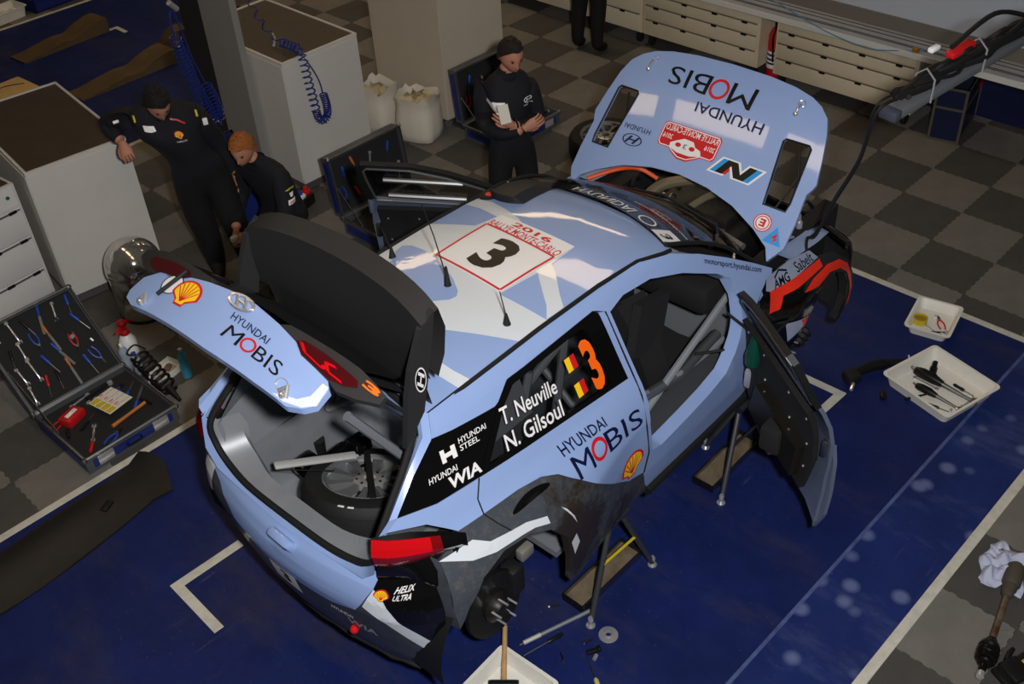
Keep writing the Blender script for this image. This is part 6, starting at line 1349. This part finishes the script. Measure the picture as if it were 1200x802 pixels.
e = empty('air_line', (.5, 1.6, .8), 0, 'thin pale blue air line sagging above the aluminium counter', 'air line'); O6 = Vector((.5, 1.6, .8))
MB().tube(smooth_path(rel([(.75, 2.35, 1.5), (.78, 2.05, 1.02), (.84, 1.75, .86), (.86, 1.30, .73), (.85, .90, .70), (.88, .62, .745), (1.0, .45, .755)], O6), 8), .006, 6).obj('tube', M('pale_blue_hose', (96, 142, 176), .4), e); MB().rbox(Vector((.93, .53, .76))-O6, (.06, .05, .03), .006).obj('fitting', M('brass_fitting', (190, 140, 50), .35, metal=.7), e)
# ================================================================== people
SKIN = M('skin_tone', (178, 124, 100), .55); CLOTH = M('navy_black_fleece', (15, 16, 24), .85, bump=.25, bscale=70); TROUS = M('black_trousers', (13, 13, 15), .85, bump=.25, bscale=60); SHOE = M('black_shoes', (14, 14, 14), .5)
def skinned(nodes, edges, root):
    """continuous tapering surface grown on a skeleton (Skin + Subdivision), returned as verts/faces"""
    names = list(nodes); me = bpy.data.meshes.new('sk'); me.from_pydata([nodes[n][0] for n in names], [(names.index(a), names.index(b)) for a, b in edges], [])
    o = bpy.data.objects.new('sk', me); COL.objects.link(o)
    m = o.modifiers.new('s', 'SKIN'); m.use_smooth_shade = True; m.branch_smoothing = .3
    for i, n in enumerate(names):
        r = nodes[n][1]; me.skin_vertices[0].data[i].radius = r if isinstance(r, tuple) else (r, r); me.skin_vertices[0].data[i].use_root = (n == root)
    o.modifiers.new('d', 'SUBSURF').levels = 2
    bpy.context.view_layer.update()
    r = bpy.data.meshes.new_from_object(o.evaluated_get(bpy.context.evaluated_depsgraph_get()))
    vs = [v.co.copy() for v in r.vertices]; fs = [tuple(p.vertices) for p in r.polygons]
    bpy.data.objects.remove(o); bpy.data.meshes.remove(me); bpy.data.meshes.remove(r); return vs, fs
def head_shape(mb, T, mi_skin, mi_dark, mi_lip):
    """head 0.235 tall looking along local +x, chin at z=-0.115"""
    n, m = 28, 22; rows = []
    for i in range(m+1):
        t = PI*i/m; z = .118*math.cos(t); row = []
        for k in range(n):
            a = 2*PI*k/n; s = math.sin(t)**.85; c = math.cos(a)
            rx = .098 if c > 0 else .102; ry = .077
            jaw = 1-.30*sstep(0, 1, (-z-.015)/.10); x = rx*s*c*(1-.10*sstep(.0, .1, -z)*(c < 0)); y = ry*s*math.sin(a)*jaw
            if c > .0:
                f = c**6
                x += .010*f*sstep(-.12, -.07, z)*(1-sstep(-.07, -.03, z))          # chin and mouth
                x += f*.006*math.exp(-((z-.03)/.012)**2)                            # brow
                x -= .010*math.exp(-((z-.008)/.013)**2)*math.exp(-((abs(y)-.032)/.014)**2)   # eye sockets
                x += .026*math.exp(-((z+.028)/.016)**2)*math.exp(-(y/.011)**2)+.012*math.exp(-((z-.0)/.022)**2)*math.exp(-(y/.009)**2)   # nose
                x += .006*math.exp(-((z+.062)/.010)**2)*math.exp(-(y/.022)**2)
            row.append(T @ Vector((x, y, z)))
        rows.append(row)
    mb.grid(rows, mi_skin, closed=True)
    for s in (-1, 1):
        E = lambda u, v: T @ Vector((-.012+.016*u, s*(.078+.010*abs(u)), -.005+.030*v))
        mb.grid([[E(.9*math.cos(a)*q, math.sin(a)*q)+(T.to_3x3() @ Vector((0, s*.006*(1-q), 0))) for a in [2*PI*k/12 for k in range(12)]] for q in (.3, .75, 1.0)], mi_skin, closed=True)
        mb.sphere(T @ Vector((.083, s*.031, .008)), .0085, 8, mi=mi_dark)
        mb.grid([[T @ Vector((.094-.012*abs(u), s*(.031+.016*u), .026+.003*v-.004*abs(u))) for u in (-1, -.5, 0, .5, 1)] for v in (-1, 1)], mi_dark)
    mb.grid([[T @ Vector((.1035-.014*u*u, .022*u, -.062+.004*v)) for u in (-1, -.5, 0, .5, 1)] for v in (-1, 1)], mi_lip)
def hair_cap(T, mat, parent, low=-.01, back=-.07, puff=.012, fringe=.055):
    n = 28; rows = []; r = random.Random(4)
    for i in range(12):
        t = i/11; row = []
        for k in range(n):
            a = 2*PI*k/n; c = math.cos(a); lim = (fringe if c > .55 else low if c > -.2 else back); lim = fringe+(back-fringe)*sstep(-.9, .75, -c)
            z = .118+puff-(.118+puff-lim)*t; q = max(0, min(1, z/(.118+puff))); s = math.sqrt(max(0, 1-q*q)) if z > 0 else 1
            rx = (.098 if c > 0 else .104)+puff; row.append(T @ Vector((rx*s*c+r.uniform(-.006, .006), (.079+puff*.8)*s*math.sin(a)+r.uniform(-.006, .006), z+r.uniform(-.005, .006))))
        rows.append(row)
    mb = MB(); mb.grid(rows, closed=True); return mb.obj('hair', mat, parent, 70)
def hand(mb, wrist, d, nrm, thumb_side, curl=.5, mi=1, sc=1.0, spread=.1):
    """palm + five bent fingers; d: finger direction, nrm: back-of-hand normal, thumb_side: +-1 along d x nrm"""
    d = Vector(d).normalized(); nrm = Vector(nrm); nrm = (nrm-d*nrm.dot(d)).normalized(); s = d.cross(nrm)
    w = Vector(wrist); P = lambda a, b, c: w+(d*a+s*b+nrm*c)*sc
    rows = []
    for a, hw, th in ((-.012, .026, .020), (.02, .034, .019), (.055, .042, .016), (.088, .041, .013)):
        rows.append([P(a, hw*math.cos(t), th*math.sin(t)) for t in [2*PI*k/10 for k in range(10)]])
    mb.grid(rows, mi, closed=True); mb.add(rows[-1], [tuple(range(10))], mi)
    for i, (b, L, r) in enumerate(((.031, .072, .0090), (.0105, .080, .0095), (-.0105, .075, .0092), (-.031, .060, .0082))):
        b *= thumb_side; p = [P(.075, b, 0), P(.090, b*1.03, .001)]; ang = 0; cur = Vector((.090, b*1.03, .001))
        for k, f in enumerate((.45, .30, .25)):
            ang += curl*(.75 if k == 0 else .95); cur = cur+Vector((math.cos(ang)*L*f, b*spread*.3, -math.sin(ang)*L*f)); p.append(P(*cur))
        mb.tube(p, [r*sc, r*1.04*sc, r*.98*sc, r*.9*sc, r*.62*sc], 8, mi)
    t = thumb_side; mb.tube([P(.01, .022*t, -.006), P(.036, .046*t, -.016-.01*curl), P(.062, .056*t, -.024-.02*curl), P(.083, .052*t, -.030-.03*curl)], [.014*sc, .0125*sc, .0105*sc, .007*sc], 8, mi)
def person(loc, rz, J, label, hair, hairmat, look, heads=None, bulk=1.15, hands_curl=(.6, .6)):
    """J: joint positions in the person's frame (x forward, y left)"""
    e = empty('person', loc, rz, label, 'person')
    V3 = lambda k: Vector(J[k])
    N = {}
    def nd(n, r):
        k = bulk if n not in ('neck', 'skull', 'wrL', 'wrR', 'toeL', 'toeR') else 1
        N[n] = (J[n], (r[0]*k, r[1]*k) if isinstance(r, tuple) else r*k)
    nd('pelvis', (.155, .115)); nd('waist', (.145, .105)); nd('chest', (.175, .125)); nd('upper', (.165, .11)); nd('neck', .06); nd('skull', .055)
    for s in 'LR':
        nd('sh'+s, .082); nd('el'+s, .056); nd('fore'+s, .050); nd('wr'+s, .034); nd('hip'+s, .105); nd('kn'+s, .078); nd('calf'+s, .074); nd('an'+s, .056); nd('toe'+s, (.045, .035))
    E = [('pelvis', 'waist'), ('waist', 'chest'), ('chest', 'upper'), ('upper', 'neck'), ('neck', 'skull')]
    for s in 'LR': E += [('upper', 'sh'+s), ('sh'+s, 'el'+s), ('el'+s, 'fore'+s), ('fore'+s, 'wr'+s), ('pelvis', 'hip'+s), ('hip'+s, 'kn'+s), ('kn'+s, 'calf'+s), ('calf'+s, 'an'+s), ('an'+s, 'toe'+s)]
    vs, fs = skinned(N, E, 'pelvis')
    segs = [(a, b) for a, b in E]
    def zone(p):
        best = None
        for a, b in segs:
            A, B = V3(a), V3(b); t = max(0, min(1, (p-A).dot(B-A)/max(1e-9, (B-A).length_squared))); dd = (p-A.lerp(B, t)).length
            ra, rb = (N[k][1][0] if isinstance(N[k][1], tuple) else N[k][1] for k in (a, b)); dd /= (ra+(rb-ra)*t)
            if best is None or dd < best[0]: best = (dd, a, b, t)
        return best
    mb = MB(); mb.v = list(vs)
    for f in fs:
        c = sum((vs[i] for i in f), Vector())/len(f); dd, a, b, t = zone(c); mi = 0
        if b == 'skull' or (b == 'neck' and t > .9): mi = 1
        elif a.startswith('fore') and t > .80: mi = 1
        elif b.startswith(('hip', 'kn', 'calf')) or (b.startswith('an') and t < .9) or (a == 'pelvis' and t < .35): mi = 2
        elif b.startswith(('toe', 'an')): mi = 3
        mb.f.append(f); mb.m.append(mi)
    sk = V3('skull'); lk = Vector(look).normalized(); lf = Vector((0, 0, 1)).cross(lk); lf = lf.normalized() if lf.length > .05 else Vector((0, 1, 0)); upv = lk.cross(lf)
    hc = sk+upv*.085+lk*.02
    T = Matrix(((lk.x, lf.x, upv.x, hc.x), (lk.y, lf.y, upv.y, hc.y), (lk.z, lf.z, upv.z, hc.z), (0, 0, 0, 1)))
    head_shape(mb, T, 1, 4, 5)
    for s, ts, cu in (('L', -1, hands_curl[0]), ('R', 1, hands_curl[1])):
        dv = V3('wr'+s)-V3('fore'+s); dv = Vector(J.get('hd'+s, dv)); nn = Vector(J.get('hn'+s, (0, 1 if s == 'L' else -1, .3)))
        hand(mb, V3('wr'+s)+dv.normalized()*.015, dv, nn, ts if 'ts'+s not in J else J['ts'+s], cu)
    mb.obj('body', [CLOTH, SKIN, TROUS, SHOE, M('dark_eyes', (20, 14, 12), .3), M('lip_tone', (140, 78, 70), .5)], e, 60, weld=False)
    hair(T, hairmat, e)
    # collar and belt
    c = MB(); nk = V3('neck'); up = V3('upper'); ax = (nk-up).normalized(); u = ax.orthogonal().normalized(); w = ax.cross(u)
    c.grid([[nk-ax*.065+ax*h+(u*math.cos(t)+w*math.sin(t))*(.072+.006*h/.05) for t in [2*PI*k/20 for k in range(20)]] for h in (0, .025, .05)], closed=True); c.obj('collar', CLOTH, e, 60)
    return e, T
def chest_fn(J, e):
    """flat print laid on the front of the jacket: u to the wearer's left, v up from the chest joint"""
    from mathutils.bvhtree import BVHTree
    me = [c for c in e.children if c.name.startswith('body')][0].data; bv = BVHTree.FromPolygons([v.co.copy() for v in me.vertices], [tuple(q.vertices) for q in me.polygons])
    a, b = Vector(J['chest']), Vector(J['upper']); ax = (b-a).normalized(); lf = (Vector(J['shL'])-Vector(J['shR'])).normalized(); fr = lf.cross(ax).normalized()
    def fn(u, v, d=0):
        o = a+ax*v+lf*u; h = bv.ray_cast(o+fr*.6, -fr)
        return (h[0] if h[0] is not None else o+fr*.17)+fr*d
    return fn
def stand_pose(lean=(0, 0), **kw):
    J = dict(pelvis=(0, 0, .93), waist=(.0, 0, 1.08), chest=(0, 0, 1.24), upper=(-.01, 0, 1.40), neck=(.0, 0, 1.50), skull=(.02, 0, 1.58),
             shL=(-.01, .19, 1.41), shR=(-.01, -.19, 1.41), elL=(-.03, .27, 1.13), elR=(-.03, -.27, 1.13), foreL=(.04, .27, 1.02), foreR=(.04, -.27, 1.02), wrL=(.11, .26, .90), wrR=(.11, -.26, .90),
             hipL=(0, .10, .88), hipR=(0, -.10, .88), knL=(.02, .11, .50), knR=(.02, -.11, .50), calfL=(-.01, .115, .35), calfR=(-.01, -.115, .35), anL=(-.03, .12, .075), anR=(-.03, -.12, .075), toeL=(.13, .14, .036), toeR=(.13, -.14, .036))
    J.update(kw); return J
# ---- man with folded arms holding a paper, beside the raised hood
J = stand_pose(shL=(-.01, .155, 1.42), shR=(-.01, -.155, 1.42), elL=(.01, .205, 1.14), elR=(.01, -.205, 1.14), foreL=(.15, .10, 1.16), foreR=(.18, -.09, 1.13), wrL=(.215, -.03, 1.21), wrR=(.235, .04, 1.18), hdL=(.05, -.6, .55), hdR=(.1, .7, .35), hnL=(1, 0, .2), hnR=(1, -.2, .1), skull=(.04, 0, 1.60), neck=(.0, 0, 1.52))
az = math.atan2(-3.137-1.80, -7.52+2.66)
e, T = person((-2.66, 1.82, 0), az+.22, J, 'person in black fleece with folded arms holding a paper beside car', lambda T, m, p: hair_cap(T, m, p, fringe=.082, back=-.065, puff=.010), M('dark_brown_hair', (30, 20, 15), .8, bump=.9, bscale=90), (.88, .22, -.36), bulk=1.05)
CF = chest_fn(J, e)
shape(ring(.115, .085, .034, .022, .005), None, CF, PWHITE, e, .006, 'chest_emblem', .02); lettering('H', [(.095, .074), (.130, .074), (.138, .097), (.102, .097)], CF, PWHITE, e, .007, .02, maxlen=.02); lettering('HYUNDAI', [(.078, .045), (.155, .045), (.155, .056), (.078, .056)][::1], CF, PWHITE, e, .006, maxlen=.02)
shape([[(-.15, .06), (-.11, .05), (-.09, .075), (-.06, .07), (-.055, .095), (-.14, .10)]], None, CF, PWHITE, e, .006, 'chest_emblem', .02)
m = MB(); m.tube([Vector(J['wrL'])+Vector((-.02, .02, -.002))+Vector((.036*math.cos(t), .012*math.cos(t), .036*math.sin(t))) for t in [2*PI*k/16 for k in range(16)]], .007, 6, closed=True); m.obj('wrist_watch', TBLK, e)
ppr = MB(); ppr.box((0, 0, .07), (.004, .075, .13)); ppr.box((-.004, .0, .045), (.003, .016, .04)); o = ppr.obj('folded_paper', M('paper_white'), None, 0)
o.matrix_world = Matrix.Translation((-2.66, 1.82, 0)) @ Matrix.Rotation(az+.22, 4, 'Z') @ Matrix.Translation((.265, -.085, 1.255)) @ Matrix.Rotation(.12, 4, 'X') @ Matrix.Rotation(-.25, 4, 'Y'); tag(o, 'folded white paper held by the man with folded arms', 'paper')
# ---- mechanic leaning on the white cabinet
az1 = math.atan2(-3.137-3.25, -7.52+4.4)
J1 = stand_pose(pelvis=(0, .02, .92), waist=(.03, -.03, 1.08), chest=(.05, -.08, 1.25), upper=(.07, -.12, 1.41), neck=(.12, -.14, 1.505), skull=(.185, -.15, 1.555),
                shL=(.06, .08, 1.39), shR=(.05, -.33, 1.44), elL=(-.04, .20, 1.08), foreL=(-.03, .235, .96), wrL=(.0, .26, .83), hdL=(.1, 0, -1),
                elR=(-.08, -.50, 1.40), foreR=(-.01, -.47, 1.35), wrR=(.08, -.43, 1.31), hdR=(.55, .1, -.6), hnR=(.4, -.2, .9), hipL=(0, .13, .87), hipR=(0, -.08, .87), knL=(.05, .17, .49), knR=(-.02, -.05, .49), calfL=(.02, .19, .34), calfR=(-.06, -.03, .34), anL=(.0, .22, .075), anR=(-.08, -.02, .075), toeL=(.16, .25, .036), toeR=(.08, -.03, .036))
e, T = person((-4.34, 3.37, 0), az1+.05, J1, 'person in dark team jacket leaning one arm on white cabinet', lambda T, m, p: hair_cap(T, m, p, fringe=.074, back=-.06, puff=.012), M('black_hair', (14, 12, 12), .8, bump=.9, bscale=90), (.74, .12, -.64), bulk=1.36, hands_curl=(.5, .9))
CF = chest_fn(J1, e)
shell_emblem(.055, .105, .062, .055, CF, e, .006); lettering('HELIX', [(.02, .055), (.09, .055), (.09, .066), (.02, .066)], CF, PWHITE, e, .006, maxlen=.02)
shape([[(-.15, .14), (-.11, .135), (-.10, .155), (-.075, .145), (-.075, .175), (-.145, .175)]], None, CF, PWHITE, e, .006, 'chest_emblem', .02); shape(stroke([(.05, .21), (.09, .20), (.13, .17)], .012), None, CF, PRED, e, .006, 'red_piping', .02)
m = MB(); m.rbox(Vector(J1['shL'])+Vector((.06, .06, -.05)), (.02, .035, .05), .005); m.obj('sleeve_patch', PWHITE, e); m = MB(); m.rbox(Vector(J1['shL'])+Vector((.075, .015, .03)), (.03, .016, .05), .005, (0, -.5, 0)); m.obj('yellow_flash', TYEL, e); m = MB(); m.rbox(Vector(J1['shR'])+Vector((.072, .02, .028)), (.03, .014, .05), .005, (0, -.5, 0)); m.obj('yellow_flash', TYEL, e)
m = MB(); m.rbox(Vector(J1['shR'])+Vector((.06, -.10, .03)), (.03, .04, .02), .005, (0, -.6, .2)); m.obj('sleeve_patch', PWHITE, e)
# ---- crouching mechanic with ginger hair
J2 = dict(pelvis=(-.10, 0, .46), waist=(-.07, 0, .60), chest=(-.02, 0, .75), upper=(.03, 0, .89), neck=(.09, 0, 1.0), skull=(.14, 0, 1.07), shL=(.03, .17, .89), shR=(.03, -.17, .89), elL=(.10, .24, .64), elR=(.10, -.24, .64), foreL=(.22, .20, .54), foreR=(.22, -.20, .54), wrL=(.34, .07, .53), wrR=(.34, -.07, .53),
          hdL=(.5, -.4, -.1), hdR=(.5, .4, -.1), hnL=(.2, .6, .8), hnR=(.2, -.6, .8), hipL=(-.08, .11, .40), hipR=(-.08, -.11, .40), knL=(.30, .16, .50), knR=(.22, -.15, .12), calfL=(.26, .16, .33), calfR=(.0, -.15, .10), anL=(.20, .16, .075), anR=(-.18, -.15, .09), toeL=(.36, .17, .036), toeR=(-.24, -.15, .05))
e, T = person((-3.95, 3.06, 0), math.radians(190), J2, 'person with ginger hair crouching in dark team jacket', lambda T, m, p: hair_cap(T, m, p, fringe=.07, back=-.06, puff=.012), M('ginger_hair', (150, 88, 40), .8, bump=.9, bscale=90), (.86, .30, -.38), bulk=1.25, hands_curl=(.8, .8))
from mathutils.bvhtree import BVHTree
_me = [c for c in e.children if c.name.startswith('body')][0].data; _bv = BVHTree.FromPolygons([v.co.copy() for v in _me.vertices], [tuple(q.vertices) for q in _me.polygons])
def SFN(u, v, d=0):
    o = Vector(J2['elL']).lerp(Vector(J2['shL']), v)+Vector((u, .5, 0)); h = _bv.ray_cast(o, Vector((0, -1, 0))); p = h[0] if h[0] is not None else o-Vector((0, .43, 0)); return p+Vector((0, d, 0))
shape([[(-.035, .30), (.035, .30), (.035, .44), (-.035, .44)]], None, SFN, PWHITE, e, .004, 'sleeve_patch', .02); lettering('aisin', [(.026, .33), (-.026, .33), (-.026, .41), (.026, .41)], SFN, PRED, e, .007, .02, maxlen=.02); shape([[(-.01, .5), (.012, .5), (.02, .62), (-.02, .62)]], None, SFN, PWHITE, e, .004, 'sleeve_emblem', .02); shape(stroke([(.04, .70), (.0, .74), (-.04, .70)], .03), None, SFN, TYEL, e, .004, 'yellow_flash', .02)
m = MB(); m.tube(smooth_path([Vector(J2['upper'])+Vector((.0, .08, .075)), Vector(J2['upper'])+Vector((-.06, .12, .045)), Vector(J2['upper'])+Vector((-.10, .13, -.04))], 5), .006, 6); m.obj('red_piping', PRED, e)
m = MB(); m.tube(smooth_path([Vector(J2['upper'])+Vector((.03, .11, .06)), Vector(J2['upper'])+Vector((-.01, .15, .045)), Vector(J2['upper'])+Vector((-.03, .165, .0))], 5), .008, 6); m.obj('white_lettering_band', PWHITE, e)
m = MB(); m.rbox((0, 0, 0), (.06, .05, .045), .015); o = m.obj('cleaning_cloth', M('white_cloth')); o.matrix_world = Matrix.Translation((-3.95, 3.06, 0)) @ Matrix.Rotation(math.radians(190), 4, 'Z') @ Matrix.Translation((.43, .0, .52)); tag(o, 'small white cloth in the crouching mechanic hands', 'cloth')
# ---- person by the drawer chests, only the legs in view
J4 = stand_pose()
person((.55, 3.86, 0), .15, J4, 'person in black trousers standing at the cream drawer chests', lambda T, m, p: hair_cap(T, m, p), M('dark_brown_hair'), (1, 0, -.2))
